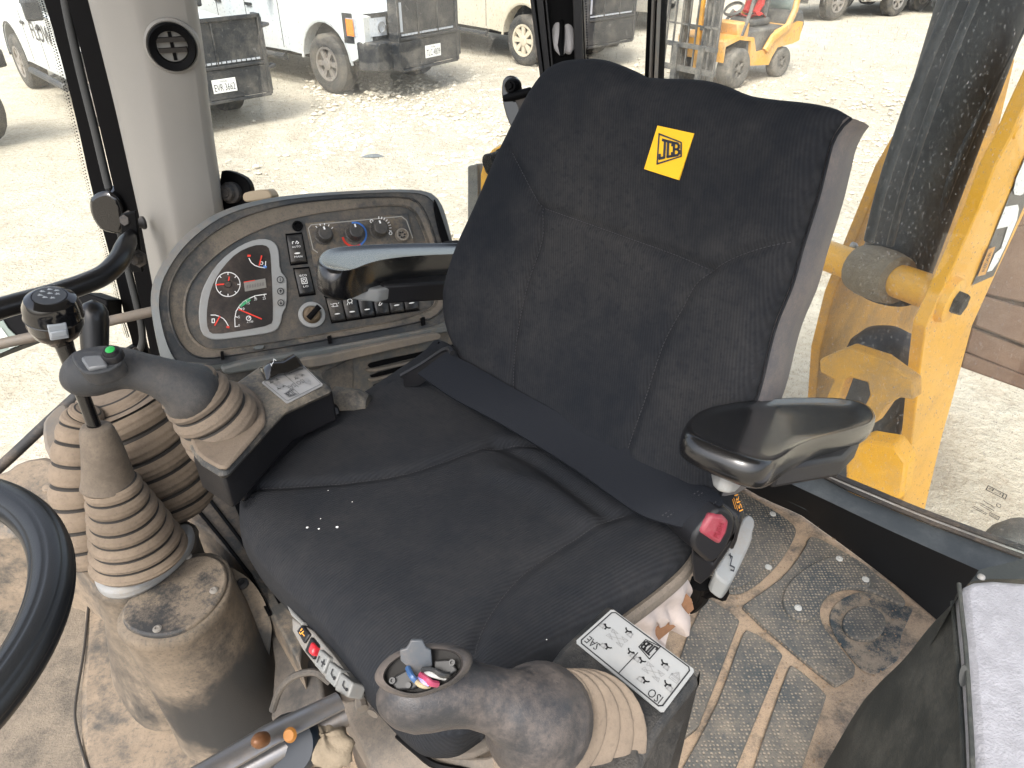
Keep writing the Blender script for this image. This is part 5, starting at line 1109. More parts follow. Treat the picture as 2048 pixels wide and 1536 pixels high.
for s_ in cs3: stitch(s_, GCd, P2c, A(1, 0, 0), A(0, 1, 0), ZN, 'stitching', cush)
mb = MB()   # crumbs on the cushion
for x, y, s in [(612, 1056, .0022), (641, 1059, .0018), (676, 1055, .0026), (706, 1002, .001), (655, 980, .001), (1093, 1269, .001), (640, 1040, .001)]:
    g_ = near_h(GCd, P2c, Z(x, y, SZ)[:2]); s *= .62; mb.add([g_+A(0, 0, s)+s*A(a*1.3, b, c) for a, b, c in ico], icf)
tag(mb.build('crumbs', WHITE, smooth=0), 'tiny white crumbs lying on the black seat cushion', kind='stuff')
# dusty front flap and welted edge under the left side
mb = MB(); WELT = M('dusty_welt', (.06, .055, .05), .9, dust=.6, dscale=12, dcol=(.17, .14, .11))
we = spline([Z(*p, ZB-.005) for p in [(1000, 1434), (1080, 1372), (1160, 1312), (1250, 1245), (1310, 1200), (1362, 1155), (1388, 1116)]], 40); mb.tube(we, .007, 8, flat=1.5, up=(0, 0, 1)); mb.build('welt', WELT, cush)
FLAP = M('dusty_flap', (.06, .055, .05), .9, dust=.5, dscale=14, dcol=(.12, .10, .08))
mb = MB(); mb.prism([Z(x, y, ZB-.03) for x, y in chaikin([A(*p) for p in [(872, 1500), (880, 1478), (905, 1458), (950, 1440), (1000, 1430), (1010, 1470), (960, 1510), (900, 1515)]], 1)], A(0, 0, -.008)); mb.build('front_flap', FLAP, seat, bevel=.003)
# torn cover
TORN = M('torn_liner', (.44, .38, .35), .85, var=.25, dscale=14, bump=.4, bscale=90)
mb = MB(); tp_ = [(1240, 1255), (1275, 1226), (1310, 1205), (1340, 1180), (1372, 1140)]; lo = [(1300, 1300), (1330, 1290), (1340, 1255), (1372, 1250), (1385, 1195)]
a = spline([Z(*p, ZB-.02) for p in tp_], 26); b = spline([Z(*p, ZB-.13) for p in lo], 26); rows = []
for t in np.linspace(0, 1, 14): rows.append([a[i]*(1-t)+b[i]*t+A(.5, -.5, 0)*(.005*math.sin(i*.9+t*5)+.007*math.sin(i*.45-t*7))*(.3+t)+A(0, 0, .012*math.sin(i*1.1+2*math.sin(i*.6))*t*t) for i in range(26)])
mb.grid(np.array(rows)); mb.build('torn_liner', TORN, seat, smooth=35)
mb = MB(); mb.tube([Z(1290, 1262, .42), Z(1330, 1230, .42), Z(1362, 1200, .42)], .02, 8); mb.build('rust_frame', M('rust', (.20, .10, .05), .9, var=.4, dscale=30), seat)
# seat base under the cushion
BASE = M('seat_base_black', (.02, .02, .021), .6, dust=.3, dscale=9)
cb_ = (loop-cc_)*A(.72, .72, 1)+cc_
mb = MB(); mb.loft([cb_-A(0, 0, .06), cb_*A(1, 1, 0)+A(0, 0, .22), cb_*A(1, 1, 0)+A(0, 0, .01)], True); mb.build('suspension_base', BASE, seat, smooth=40)
# armrests
ARM = M('armrest_black', (.006, .006, .0065), .26, spec=.5, coat=.25, dust=0)
def armrest(pts, dish, Pa, na, th, name_lab, under, under_th, knob):
    pts = chaikin([A(*p) for p in pts], 2); P3 = np.array([PL(x, y, Pa, na) for x, y in pts]); cc = P3.mean(0); dn = -np.asarray(na)
    rings = []
    for k, h in [(.93, th), (.98, th*.84), (1.0, th*.58), (1.0, th*.32), (.988, th*.10), (.962, -.0005), (.93, -.0002), (.87, .0022), (.70, .0036), (.4, .004)]:
        rings.append([cc+(p-cc)*k+dn*h for p in P3])
    o = MB().loft(rings, True).build('armrest', ARM, seat, smooth=70); o['label'] = name_lab
    up = [A(*p) for p in under]; MB().prism([PL(x, y, Pa+dn*th*.8, na) for x, y in up], dn*under_th).build('armrest_bracket', BLACKP, o, bevel=.004)
    MB().prism([PL(x, y, Pa+dn*th*.9, na) for x, y in chaikin([A(*p) for p in knob], 1)], dn*.02).build('height_wheel', M('grey_knob', (.20, .21, .21), .5, dust=.1), o, bevel=.003)
def plane3(a, b, c):
    n = nrm(np.cross(b-a, c-a)); return a, (n if n[2] > 0 else -n)
f_, r_, s_ = Z(1450, 890, .80), Z(1742, 830, .70), Z(1450, 890, .80)+SL*.1+A(0, 0, .004)
Pa, na = plane3(f_, r_, s_)
armrest([(1366, 858), (1374, 836), (1400, 818), (1450, 806), (1530, 797), (1620, 793), (1700, 796), (1742, 808), (1758, 830), (1748, 846), (1700, 862), (1640, 878), (1590, 898), (1562, 920), (1535, 930), (1490, 920), (1430, 896), (1380, 874)], .006, Pa, na, .026, 'glossy black armrest on the near side of the seat, beside the boom window', [(1545, 925), (1600, 890), (1725, 855), (1720, 885), (1690, 915), (1560, 935)], .022, [(1432, 905), (1480, 925), (1500, 930), (1480, 950), (1440, 940)])
f_, r_, s_ = Z(650, 525, .765), Z(930, 495, .70), Z(650, 525, .765)+SL*.1
Pa2, na2 = plane3(f_, r_, s_)
armrest([(632, 523), (636, 508), (652, 498), (690, 492), (760, 488), (860, 486), (960, 486), (1010, 490), (1010, 505), (925, 508), (850, 511), (780, 517), (735, 527), (705, 540), (680, 545), (655, 541), (638, 533)], .006, Pa2, na2, .042, 'glossy black armrest on the far side of the seat, in front of the console', [(735, 555-25), (800, 540-18), (1000, 515), (1000, 560), (770, 570), (750, 560)], .03, [(690, 545), (760, 548), (790, 560), (775, 580), (710, 575), (690, 562)])
# seat belt
BELT = M('belt_webbing', (.0085, .0100, .0135), .7, spec=.15, bump=.35, bscale=900)
ut = [(893, 704), (960, 738), (1030, 778), (1100, 816), (1180, 858), (1250, 895), (1320, 930), (1385, 962), (1430, 982), (1448, 1003)]
lt_ = [(835, 747), (900, 792), (955, 822), (1010, 852), (1090, 900), (1160, 945), (1215, 985), (1280, 1028), (1340, 1048), (1396, 1060)]
zu = np.interp(np.arange(10), [0, 4, 9], [.652, .645, .655]); zl = np.interp(np.arange(10), [0, 4, 9], [.622, .617, .622])
U = spline([Z(*p, z) for p, z in zip(ut, zu)], 50); L_ = spline([Z(*p, z) for p, z in zip(lt_, zl)], 50); mid_ = (U+L_)/2+A(-.15, -.5, .85)*.004*np.sin(np.linspace(0, 9, 50))[:, None]
o1 = A(.2, .3, -.9)*.004
be = MB().loft([[u, m_, l, l+o1, m_+o1, u+o1] for u, m_, l in zip(U, mid_, L_)], True).build('seat_belt', BELT, seat, smooth=50)
mb = MB()
for k in (41, 42, 47): 
    for j in np.linspace(.15, .85, 12): p = U[k]*(1-j)+L_[k]*j; mb.tube([p-o1*.4, p-o1*.4+(L_[k]-U[k])*.03], .0006, 4)
mb.build('stitching', THREAD, be, smooth=0)
mb = MB(); fr = [Z(*p, z) for p, z in [((802, 752), .60), ((845, 728), .62), ((892, 698), .655), ((905, 706), .66)]]; mb.tube(spline(fr, 14), .004, 6); mb.prism([Z(806, 752, .60), Z(895, 700, .655), Z(888, 712, .645), Z(836, 748, .61)], A(0, 0, -.02)); mb.build('belt_guide', BLACKP, seat)
# buckle
bk_ = thing('belt_buckle', 'black seat belt buckle with a red press button at the seat corner', 'buckle', Z(1430, 1090, .55))
Pb_, nb_ = plane3(Z(1400, 1070, .625), Z(1440, 1020, .64), Z(1465, 1070, .60)); nb_ = nrm(nb_+A(-.1, -.35, 0))
ho = T([(1384, 1076), (1405, 1048), (1432, 1020), (1445, 1013), (1468, 1027), (1472, 1047), (1464, 1078), (1445, 1112), (1421, 1130), (1400, 1112), (1386, 1098)], Pb_, nb_, -nb_*.055, 'housing', BLACKP, bk_, .006, 1)
rb_ = T([(1400, 1066), (1425, 1030), (1447, 1031), (1460, 1043), (1455, 1066), (1440, 1092), (1421, 1080)], Pb_+nb_*.003, nb_, -nb_*.01, 'press_button', M('dusty_red', (.22, .022, .04), .5, dust=.12, dscale=60, dcol=(.3, .16, .15)), bk_, .004, 0)
mb = MB(); qb = Quad(*[PL(x, y, Pb_+nb_*.0038, nb_) for x, y in [(1434, 1081), (1420, 1066), (1438, 1046), (1452, 1058)]]); qb.n = nb_; text(mb, 'PUSH', Quad(*[PL(x, y, Pb_+nb_*.004, nb_) for x, y in [(1437, 1078), (1448, 1048), (1438, 1045), (1427, 1072)]]), 0, 1, 0, 1, .0002, mirror=False); mb.build('lettering', M('dark_red', (.16, .008, .015), .5), rb_)
MB().prism([PL(x, y, Pb_-nb_*.006, nrm(nb_+A(.2, -.9, -.2))) for x, y in [(1385, 1078), (1392, 1108), (1425, 1128), (1464, 1076), (1468, 1040), (1474, 1060), (1462, 1092), (1421, 1152), (1400, 1170), (1387, 1162), (1381, 1119)]], A(.01, .02, -.01)).build('stalk', BLACKP, bk_, bevel=.004)
HB = T([(1432, 966), (1452, 970), (1470, 980), (1490, 1020), (1478, 1046), (1468, 1030), (1445, 1012), (1425, 1000)], Z(1460, 1000, .60), nrm(A(.3, -.5, .8)), A(0, 0, -.05), 'belt_anchor_cover', BLACKP, seat, .004, 0)
mb = MB(); qi = Quad(*[PL(x, y, Z(1460, 1000, .604), nrm(A(.3, -.5, .8))) for x, y in [(1470, 1032), (1488, 1024), (1475, 985), (1458, 990)]]); text(mb, 'ISRI', qi, .52, .95, .1, .92, .0008, rot=90); text(mb, '6830', qi, .15, .48, .18, .85, .0008, rot=90) if False else strokes(mb, qi, [[(.38, .2), (.38, .8)], [(.2, .3), (.2, .75)]], .05, .0008); mb.build('lettering', ORANGE, HB)
LEV = M('grey_lever', (.21, .22, .22), .45, dust=.12, dscale=12)
sl2 = thing('seat_lever', 'light grey plastic recline lever beside the belt buckle', 'lever', Z(1470, 1100, .35))
pv = nrm(A(.35, -.5, .8)); lo_ = T([(1492, 1026), (1507, 1033), (1511, 1047), (1506, 1060), (1505, 1078), (1488, 1115), (1462, 1168), (1450, 1167), (1426, 1146), (1440, 1124), (1456, 1100), (1474, 1062)], Z(1470, 1100, .47), pv, A(-.005, 0, -.03), 'lever', LEV, sl2, .005, 1)
mb = MB(); ql = Quad(*[PL(x, y, Z(1470, 1100, .472), pv) for x, y in [(1448, 1140), (1468, 1146), (1474, 1112), (1456, 1106)]]); strokes(mb, ql, [[(.1, .9), (.5, .85), (.45, .35), (.9, .3)], [(.6, .1), (.9, .1), (.9, .3)], [(.2, 1), (.35, .75)]], .09, .001); mb.build('symbol', INK, lo_)
mb = MB(); mb.tube(spline([Z(1398, 1165, .42), Z(1392, 1185, .38), Z(1372, 1200, .35), Z(1352, 1196, .34)], 14), [.012]*8+[.014]*6, 8); mb.tube(spline([Z(1405, 1165, .42), Z(1402, 1190, .37), Z(1380, 1212, .33)], 10), .012, 8); c = Z(1412, 1172, .40); mb.lathe(c, c+nrm(A(.6, -.6, .2))*.03, [(0, .016), (.3, .016), (.35, .011), (1, .010)], 6); mb.build('mount_bolt', BLACK, bk_)
# switch strip on the seat front
sk = thing('seat_switch_panel', 'grey switch strip on the seat front with a red rocker and pump buttons', 'switch panel', Z(640, 1310, .45))
pk = nrm(A(-.55, -.35, .75)); Pk_ = Z(640, 1310, .53)
KEYG = M('key_grey', (.17, .175, .172), .5, dust=.15, dscale=12)
def K(pts, h, name, mat, it=0, b=.002, par=sk): return T(pts, Pk_+pk*h, pk, -pk*.02, name, mat, par, b, it)
K([(570, 1205), (584, 1222), (607, 1245), (604, 1252), (582, 1232)], .002, 'end_strip', KEYG); K([(583, 1235), (590, 1240), (625, 1262), (665, 1310), (708, 1368), (698, 1395), (680, 1388), (640, 1345), (605, 1300), (584, 1262)], .0, 'base_strip', M('strip_grey', (.17, .17, .165), .6, dust=.3, dscale=12))
k1 = K([(592, 1262), (603, 1248), (620, 1268), (607, 1288)], .003, 'heater_key', BLACKP)
k2_ = K([(608, 1302), (621, 1272), (636, 1291), (625, 1320)], .004, 'rocker_frame', BLACKP); K([(613, 1303), (621, 1281), (630, 1293), (623, 1313)], .008, 'red_rocker', RED, b=.003)
keys = [[(627, 1330), (638, 1297), (659, 1315), (645, 1348)], [(648, 1356), (658, 1322), (682, 1340), (668, 1376)], [(668, 1380), (680, 1345), (706, 1366), (695, 1396)]]
ks = [K(p, .006, n, KEYG) for p, n in zip(keys, ('plus_minus_key', 'lumbar_key', 'lumbar_key'))]
def kq(p): return Quad(*[PL(x, y, Pk_+pk*.0066, pk) for x, y in p])
mb = MB(); q = kq(keys[0]); strokes(mb, q, [[(.3, .72), (.7, .72)], [(.5, .56), (.5, .88)], [(.3, .25), (.65, .25)]], .09, .0006); mb.build('symbol', INK, ks[0])
for i in (1, 2):
    mb = MB(); q = kq(keys[i]); strokes(mb, q, [[(.4, .65), (.5, .45), (.75, .45)], arc(.42, .78, .06, 0, 360, 8)], .08, .0006); mb.build('symbol', INK, ks[i])
mb = MB(); q = kq([(592, 1262), (607, 1288), (620, 1268), (603, 1248)]); strokes(mb, q, [[(.3, .3), (.45, .3), (.5, .7)], [(.5, .5), (.75, .5)], [(.3, .5), (.3, .75)]], .07, .0008); mb.build('symbol', ORANGE, k1)
# ================================================================= JOYSTICK PODS, LEVERS, TUNNEL, WHEEL
BOOT = M('dusty_rubber_boot', (.028, .027, .026), .8, dust=.86, dscale=7, up=.24, dcol=(.205, .158, .114), bump=.25, bscale=400, contrast=.22, speck=.4)
BOOTD = M('rubber_boot_darker', (.032, .031, .030), .75, dust=.66, dscale=7, up=.28, dcol=(.175, .136, .10), bump=.25, bscale=400, contrast=.2, speck=.4)
GRIP = M('grip_rubber', (.018, .021, .025), .5, dust=.2, dscale=9, dcol=(.12, .105, .09), bump=.5, bscale=1400)
PODB = M('pod_black', (.009, .010, .011), .42, dust=.26, dscale=10, dcol=(.10, .09, .078), bump=.5, bscale=600)
PODD = M('pod_dusty', (.03, .031, .031), .55, dust=.42, dscale=11, thr=.5, contrast=.10, dcol=(.18, .155, .12), bump=.5, bscale=600)
FOLD = M('bare_rubber_fold_shade', (.030, .026, .022), .8)  # bare rubber colour that also paints the contact shade in the boot folds
def bellows(name, mat, par, ctr, rad, n, amp=.16, seg=36, sharp=1.6, squash=None, up=None):
    """ribbed rubber boot along the curve ctr with radii rad, n ribs; fold faces are darker, bare rubber plus painted contact shade"""
    q = 12; k = n*q+1; path = spline(ctr, k); rr = np.interp(np.linspace(0, 1, k), np.linspace(0, 1, len(rad)), rad)
    ph = (np.linspace(0, n, k) % 1.0); s_ = np.sin(np.pi*ph)**(1/1.9)
    wob = [1+.012*math.sin(i*1.9) for i in range(k)]
    mb = MB().tube(path, rr*(1-amp+amp*s_)*np.array(wob), seg)
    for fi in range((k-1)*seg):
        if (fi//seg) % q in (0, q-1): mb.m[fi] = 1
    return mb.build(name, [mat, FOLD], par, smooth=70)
# ---- far pod (operator's right)
fp = thing('joystick_pod', 'dusty far joystick pod in front of the console, its grip with a green button', 'joystick', Z(520, 850, .5))
Pp, np_ = plane3(Z(523, 765, .655), Z(646, 771, .655), Z(574, 806, .655)); 
def FT(pts, h0, h1, name, mat, b=.003, it=0, par=fp): 
    pts = chaikin([A(*p) for p in pts], it) if it else pts
    return MB().prism([PL(x, y, Pp+np_*h1, np_) for x, y in pts], np_*(h0-h1)).build(name, mat, par, bevel=b)
FT([(385, 902), (400, 922), (443, 948), (458, 938), (531, 858), (568, 818), (664, 775), (660, 766), (620, 734), (586, 713), (521, 728), (469, 764), (420, 775), (385, 800), (360, 860)], -.012, 0, 'pod_top', PODD, .006)
FT([(386, 912), (444, 952), (460, 942), (533, 862), (570, 822), (666, 779), (622, 740), (470, 770), (390, 810)], -.062, -.011, 'pod_side', BLACKP, .004)
FT([(380, 905), (402, 926), (446, 958), (484, 982), (530, 925), (596, 862), (640, 800), (470, 800)], -.085, -.06, 'pod_base', BLACKP, .008)
mb = MB(); mb.tube([Z(560, 880, .50), Z(600, 940, .36), Z(680, 1000, .30)], .03, 8); mb.build('pod_arm', BLACKP, fp)
T([(575, 890), (582, 870), (602, 848), (650, 825), (668, 812), (678, 815), (682, 835), (650, 860), (600, 905), (578, 905)], Pp-np_*.07, nrm(A(.4, -.8, .45)), A(-.005, .01, 0), 'side_flange', BLACKP, fp, .002, 0)
mb = MB(); c = Z(670, 800, .58); mb.lathe(c, c+A(.05, -.01, 0), [(0, .02), (.7, .02), (1, .013)], 14); mb.build('pivot_knob', PODD, fp)
mb = MB(); c = PL(474, 950, Pp-np_*.05, nrm(A(.3, -.8, .5))); mb.lathe(c, c+nrm(A(.3, -.8, .5))*.006, [(0, .008), (.6, .007), (1, .003)], 12); mb.build('screw', STEEL, fp)
DECF = M('decal_silver', (.28, .28, .275), .5, dust=.15, dscale=14, dcol=(.3, .27, .23))
fq = Quad(*[PL(x, y, Pp+np_*.001, np_) for x, y in [(574, 808), (523, 766), (604, 729), (647, 771)]]); fq.n = np_
mb = MB(); mb.prism([fq(u, v, .0012) for u, v in [(.03, 0), (.97, 0), (1, .03), (1, .97), (.97, 1), (.03, 1), (0, .97), (0, .03)]], -np_*.0012); fd = mb.build('decal_plate', DECF, fp)
def excav(mb, q, cx, cy, s, k):
    """tiny digger symbol: boom arc, bucket box, arrow"""
    L = [arc(cx, cy+.45*s, .42*s/1.7, 200, 340, 7, .42*s)] ; strokes(mb, q, L, .022*s/.12, .0022, 0, 1.7)
    mb.poly([q(cx-.06*s, cy-.42*s, .0022), q(cx+.08*s, cy-.42*s, .0022), q(cx+.06*s, cy+.05*s, .0022), q(cx-.05*s, cy+.02*s, .0022)])
    a = .26*s if k % 2 else -.26*s; mb.poly([q(cx+a, cy+.42*s, .0022), q(cx+a*1.5, cy+.1*s, .0022), q(cx+a*.7, cy+.08*s, .0022)])
def bucket_o(mb, q, cx, cy, s, k):
    d = .35*s if k % 2 else -.35*s
    strokes(mb, q, [[(cx+d-.15*s, cy-.5*s), (cx+d+.2*s, cy-.5*s), (cx+d+.12*s, cy+.1*s), (cx+d-.12*s, cy), (cx+d-.15*s, cy-.5*s)]], .012*s/.12, .0022)
def decal(par, q, flip, print_mat, grey, emb_at, labels, div, groups, info, bord=.016, asp=1.0):
    mb = MB(); strokes(mb, q, [[(.06, .04), (.94, .04), (.965, .09), (.965, .91), (.94, .96), (.06, .96), (.035, .91), (.035, .09), (.06, .04)]], bord, .0022, 0, asp); mb.build('border', print_mat, par, smooth=0)
    mb = MB(); emblem(mb, q, *emb_at, rot=flip, h=.0022, asp=asp)
    for s, b in labels: text(mb, s, q, *b, h=.0022, rot=flip)
    strokes(mb, q, [div], .018, .0022, 0, asp)
    for g_ in groups:
        for k, (cx, cy, s) in enumerate(g_[:4]): excav(mb, q, cx, cy, s, k)
    mb.build('lettering', print_mat, par, smooth=0)
    mb = MB()
    for g_ in groups:
        for k, (cx, cy, s) in enumerate(g_[:4]): bucket_o(mb, q, cx, cy, s, k)
        cx, cy, s = g_[4]
        for ax, ay in ((1, 1), (-1, 1), (1, -1), (-1, -1)):
            strokes(mb, q, [[(cx, cy), (cx+.5*s*ax, cy+.5*s*ay)], [(cx+.55*s*ax, cy+.15*s*ay), (cx+.62*s*ax, cy+.62*s*ay), (cx+.15*s*ax, cy+.55*s*ay), (cx+.55*s*ax, cy+.15*s*ay)]], .010, .0022, 0, asp)
    tx_, ty, s = info
    strokes(mb, q, [[(tx_, ty), (tx_+s, ty), (tx_+s*.5, ty+s*1.1), (tx_, ty)], [(tx_+s*.5, ty+s*.3), (tx_+s*.5, ty+s*.7)]], .016, .0022, 0, asp)
    strokes(mb, q, [[(tx_, ty-.25*s), (tx_+s, ty-.25*s), (tx_+s, ty-1.1*s), (tx_, ty-1.1*s), (tx_, ty-.25*s)], [(tx_+.2*s, ty-.7*s), (tx_+.8*s, ty-.7*s)]], .010, .0022, 0, asp)
    mb.build('grey_symbols', grey, par, smooth=0)
# far decal frame: u from front-left corner to upper-left corner along the pod, v across
decal(fd, Quad(*[PL(x, y, Pp+np_*.001, np_) for x, y in [(604, 729), (523, 766), (574, 808), (647, 771)]]), 0, M('grey_ink', (.10, .10, .10), .5), GREYPRINT, (.62, .86, .66, .92), [('SAE', (.52, .70, .52, .66)), ('ISO', (.28, .46, .52, .66))], [(.50, .12), (.50, .72)],
      [[(.86, .16, .12), (.70, .16, .12), (.86, .46, .12), (.72, .46, .12), (.79, .30, .10)], [(.38, .14, .12), (.18, .14, .12), (.38, .40, .12), (.2, .40, .12), (.28, .28, .10)]], (.18, .70, .12), .016, 1.45)
mb = MB(); c0, c1 = PL(520, 735, Pp+np_*.008, np_), PL(592, 716, Pp+np_*.008, np_); wd_ = PL(540, 745, Pp, np_)-PL(525, 722, Pp, np_)
mb.loft([[c0+(c1-c0)*t+wd_*s+np_*(h*math.sin(math.pi*s)+b) for s in np.linspace(0, 1, 7)]+[c0+(c1-c0)*t+wd_*.5-np_*.012] for t, h, b in [(-.03, .0, 0), (.04, .007, 0), (.3, .009, .004), (.55, .008, .002), (.9, .009, .006), (1.0, .004, .004)]], True); rk = mb.build('rocker_switch', GLOSS, fp, smooth=50)
mb = MB(); rq = Quad(*[PL(x, y, Pp+np_*.0205, np_) for x, y in [(536, 726), (548, 738), (556, 724), (545, 714)]]); rq.n = np_; strokes(mb, rq, [[(.5, .1), (.5, .6), (.3, .9), (.7, .95)], [(.35, .15), (.6, .05)]], .09, .0005); mb.build('symbol', WHITE, rk)
# boot and grip of the far joystick
b0, b1 = Z(458, 832, .665), D(392, 770, .93)
dB = dep(b0)
T_ = [(395, 905), (420, 925), (448, 936), (470, 918), (515, 862), (530, 835), (528, 800), (500, 770), (450, 760), (390, 800), (378, 860)]
FT([(390, 902), (412, 920), (446, 938), (462, 925), (524, 855), (532, 835), (520, 790), (480, 760), (430, 760), (385, 810), (378, 870)], .0, .006, 'boot_flange', BOOTD, .004, 1)
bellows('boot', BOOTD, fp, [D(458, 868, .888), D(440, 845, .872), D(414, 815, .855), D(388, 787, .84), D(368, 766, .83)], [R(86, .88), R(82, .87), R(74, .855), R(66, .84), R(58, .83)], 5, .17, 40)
gpath = [D(x, y, d) for x, y, d in [(384, 788, .835), (374, 780, .825), (352, 768, .815), (318, 754, .805), (285, 744, .797), (250, 737, .792), (215, 738, .788), (185, 744, .785), (160, 748, .784), (143, 747, .785), (136, 744, .786)]]
grr = [R(r, .80) for r in (63, 62, 50, 41, 38, 41, 46, 48, 45, 32, 8)]
gp = MB().tube(spline(gpath, 50), np.interp(np.linspace(0, 1, 50), np.linspace(0, 1, 11), grr), 26).build('grip', GRIP, fp, smooth=70)
hP, hn = plane3(D(190, 722, .752), D(235, 715, .757), D(185, 742, .744))
def HT(pts, h, name, mat, par, b=.002, it=1, th=.02): return T(pts, hP+hn*h, hn, -hn*th, name, mat, par, b, it)
HT([(140, 712), (150, 702), (190, 699), (232, 704), (246, 714), (240, 728), (215, 742), (180, 748), (160, 742)], .002, 'button_plate', GRIP, gp, .004)
HT([(160, 716), (168, 710), (200, 708), (210, 716), (214, 730), (175, 738)], .006, 'thumb_rocker', M('grey_rocker', (.11, .115, .12), .4), gp, .003, 0, .01)
mb = MB(); c = PL(228, 714, hP+hn*.002, hn); mb.lathe(c, c+hn*.012, [(0, .0105), (.5, .0105), (.7, .0085), (.7, .0075), (1, .006)], 20); mb.build('button_ring', BLACKP, gp)
mb = MB(); mb.lathe(c+hn*.007, c+hn*.0125, [(0, .0066), (.7, .0062), (1, .004)], 18); mb.build('green_button', M('green_button', (.02, .32, .06), .3), gp)

# ---- near pod (operator's left)
npd = thing('joystick_pod', 'near joystick pod with its grip top open and coloured wires showing', 'joystick', Z(1250, 1350, .5)); npd['label'] = 'near black joystick pod with a silver decal, its broken grip showing coloured wires'
ZP = .665
def N(pts, z1, z0, name, mat, b=.004, it=0, par=npd):
    pts = chaikin([A(*p) for p in pts], it) if it else pts
    return MB().prism([Z(x, y, z1) for x, y in pts], A(0, 0, z0-z1)).build(name, mat, par, bevel=b)
N([(1213, 1207), (1225, 1210), (1398, 1347), (1397, 1364), (1322, 1458), (1290, 1520), (1250, 1700), (1000, 1700), (1085, 1345), (1122, 1293)], ZP, .52, 'pod_housing', PODB, .006)
T([(1398, 1352), (1397, 1366), (1322, 1460), (1292, 1522), (1240, 1760), (1300, 1760), (1340, 1540), (1372, 1430)], Z(1390, 1370, .64), nrm(A(.8, -.55, .25)), A(-.01, .004, 0), 'pod_side', PODB, npd, .002, 0)
nq = Quad(*[Z(x, y, ZP+.001) for x, y in [(1390, 1342), (1325, 1428), (1150, 1285), (1224, 1219)]])   # u across the narrow side, v along
nq2 = Quad(*[Z(x, y, ZP+.001) for x, y in [(1150, 1285), (1325, 1428), (1390, 1342), (1224, 1219)]])
mb = MB(); mb.prism([nq2(u, v, .0012) for u, v in [(.02, 0), (.98, 0), (1, .04), (1, .96), (.98, 1), (.02, 1), (0, .96), (0, .04)]], A(0, 0, -.0012)); nd_ = mb.build('decal_plate', M('decal_white', (.29, .30, .30), .45, dust=.06, dscale=16, dcol=(.35, .33, .3)), npd)
decal(nd_, nq2, 180, INK, GREYPRINT, (.50, .64, .60, .97) if False else (.47, .62, .62, .95), [('SAE', (.06, .20, .10, .26)), ('ISO', (.80, .93, .06, .22))], [(.50, .05), (.50, .58)],
      [[(.11, .60, .13), (.28, .80, .13), (.26, .30, .13), (.44, .50, .13), (.26, .56, .15)], [(.58, .50, .13), (.74, .72, .13), (.72, .24, .13), (.88, .44, .13), (.72, .47, .15)]], (.86, .66, .085), .024, 1.9)
# boot
bc = [D(1190, 1560, .545), D(1168, 1520, .53), D(1140, 1480, .515), D(1105, 1445, .50)]
def ellipse_boot(rings, name, mat, par, seg=40):
    out = []
    for (x, y, d, ru, rv, ang) in rings:
        c = D(x, y, d); a_ = math.radians(ang); e1 = A(math.cos(a_), 0, 0)+(-math.sin(a_))*A(0, SP, CP); e2 = A(math.sin(a_), 0, 0)+math.cos(a_)*A(0, SP, CP)
        out.append([c+R(ru, d)*math.cos(t)*e1*1+R(rv, d)*math.sin(t)*e2 for t in np.linspace(0, 2*math.pi, seg, endpoint=False)])
    return MB().loft(out, True).build(name, mat, par, smooth=70)
rings = []
nr = 5
for k in range(nr*10+1):
    t = k/(nr*10); ph = (t*nr) % 1.0; s_ = .85+.15*math.sin(math.pi*ph)**.5
    rings.append((1076+t*70, 1442+t*66, .504+.024*t, (84+t*66)*s_, (114+t*66)*s_, 32))
ellipse_boot(rings, 'boot', BOOTD, npd)
N([(1060, 1560), (1090, 1395), (1160, 1370), (1240, 1420), (1285, 1500), (1270, 1600), (1200, 1650)], ZP+.003, ZP-.002, 'boot_flange', PODB, .003, 1)
# grip
gpn = [(1078, 1442, .502, 113), (1070, 1437, .496, 113), (1052, 1428, .486, 100), (1026, 1415, .478, 76), (992, 1402, .473, 64), (950, 1391, .468, 62), (910, 1384, .463, 68), (870, 1382, .460, 76), (835, 1382, .458, 79), (805, 1380, .457, 72), (780, 1374, .457, 54), (764, 1366, .457, 22)]
gpath = spline([D(x, y, d) for x, y, d, r in gpn], 60); grr = np.interp(np.linspace(0, 1, 60), np.linspace(0, 1, len(gpn)), [R(r, d) for x, y, d, r in gpn])
GRIPN = M('grip_worn', (.020, .021, .024), .4, dust=.30, dscale=8, thr=.53, contrast=.12, dcol=(.11, .09, .078), bump=.2, bscale=900)
gn = MB().tube(gpath, grr, 34).build('grip', GRIPN, npd, smooth=70)
# open top of the head: rim, dark well, block, flap and wires
oP, on = plane3(D(770, 1360, .408), D(910, 1345, .404), D(830, 1415, .402))
oP = D(840, 1350, .405); on = nrm(A(-.12, -.45, .88))
rim = [(764, 1352), (775, 1330), (800, 1310), (850, 1296), (900, 1298), (925, 1310), (928, 1335), (905, 1360), (880, 1372), (850, 1384), (822, 1388), (792, 1380), (772, 1368)]
ch = chaikin([A(*p) for p in rim], 2); cm = np.mean(ch, 0)
def OR(k, h): return [PL(*(cm+(p-cm)*k), oP+on*h, on) for p in ch]
MB().loft([OR(1.22, -.040), OR(1.20, -.012), OR(1.10, -.003), OR(1.0, -.001), OR(.95, -.006), OR(.92, -.03)], True, (False, False)).build('grip_rim', GRIPN, gn, smooth=60)
MB().loft([OR(.95, -.0065), OR(.93, -.009)], True, (False, True)).build('well', M('well_dark', (.012, .011, .010), .8), gn)
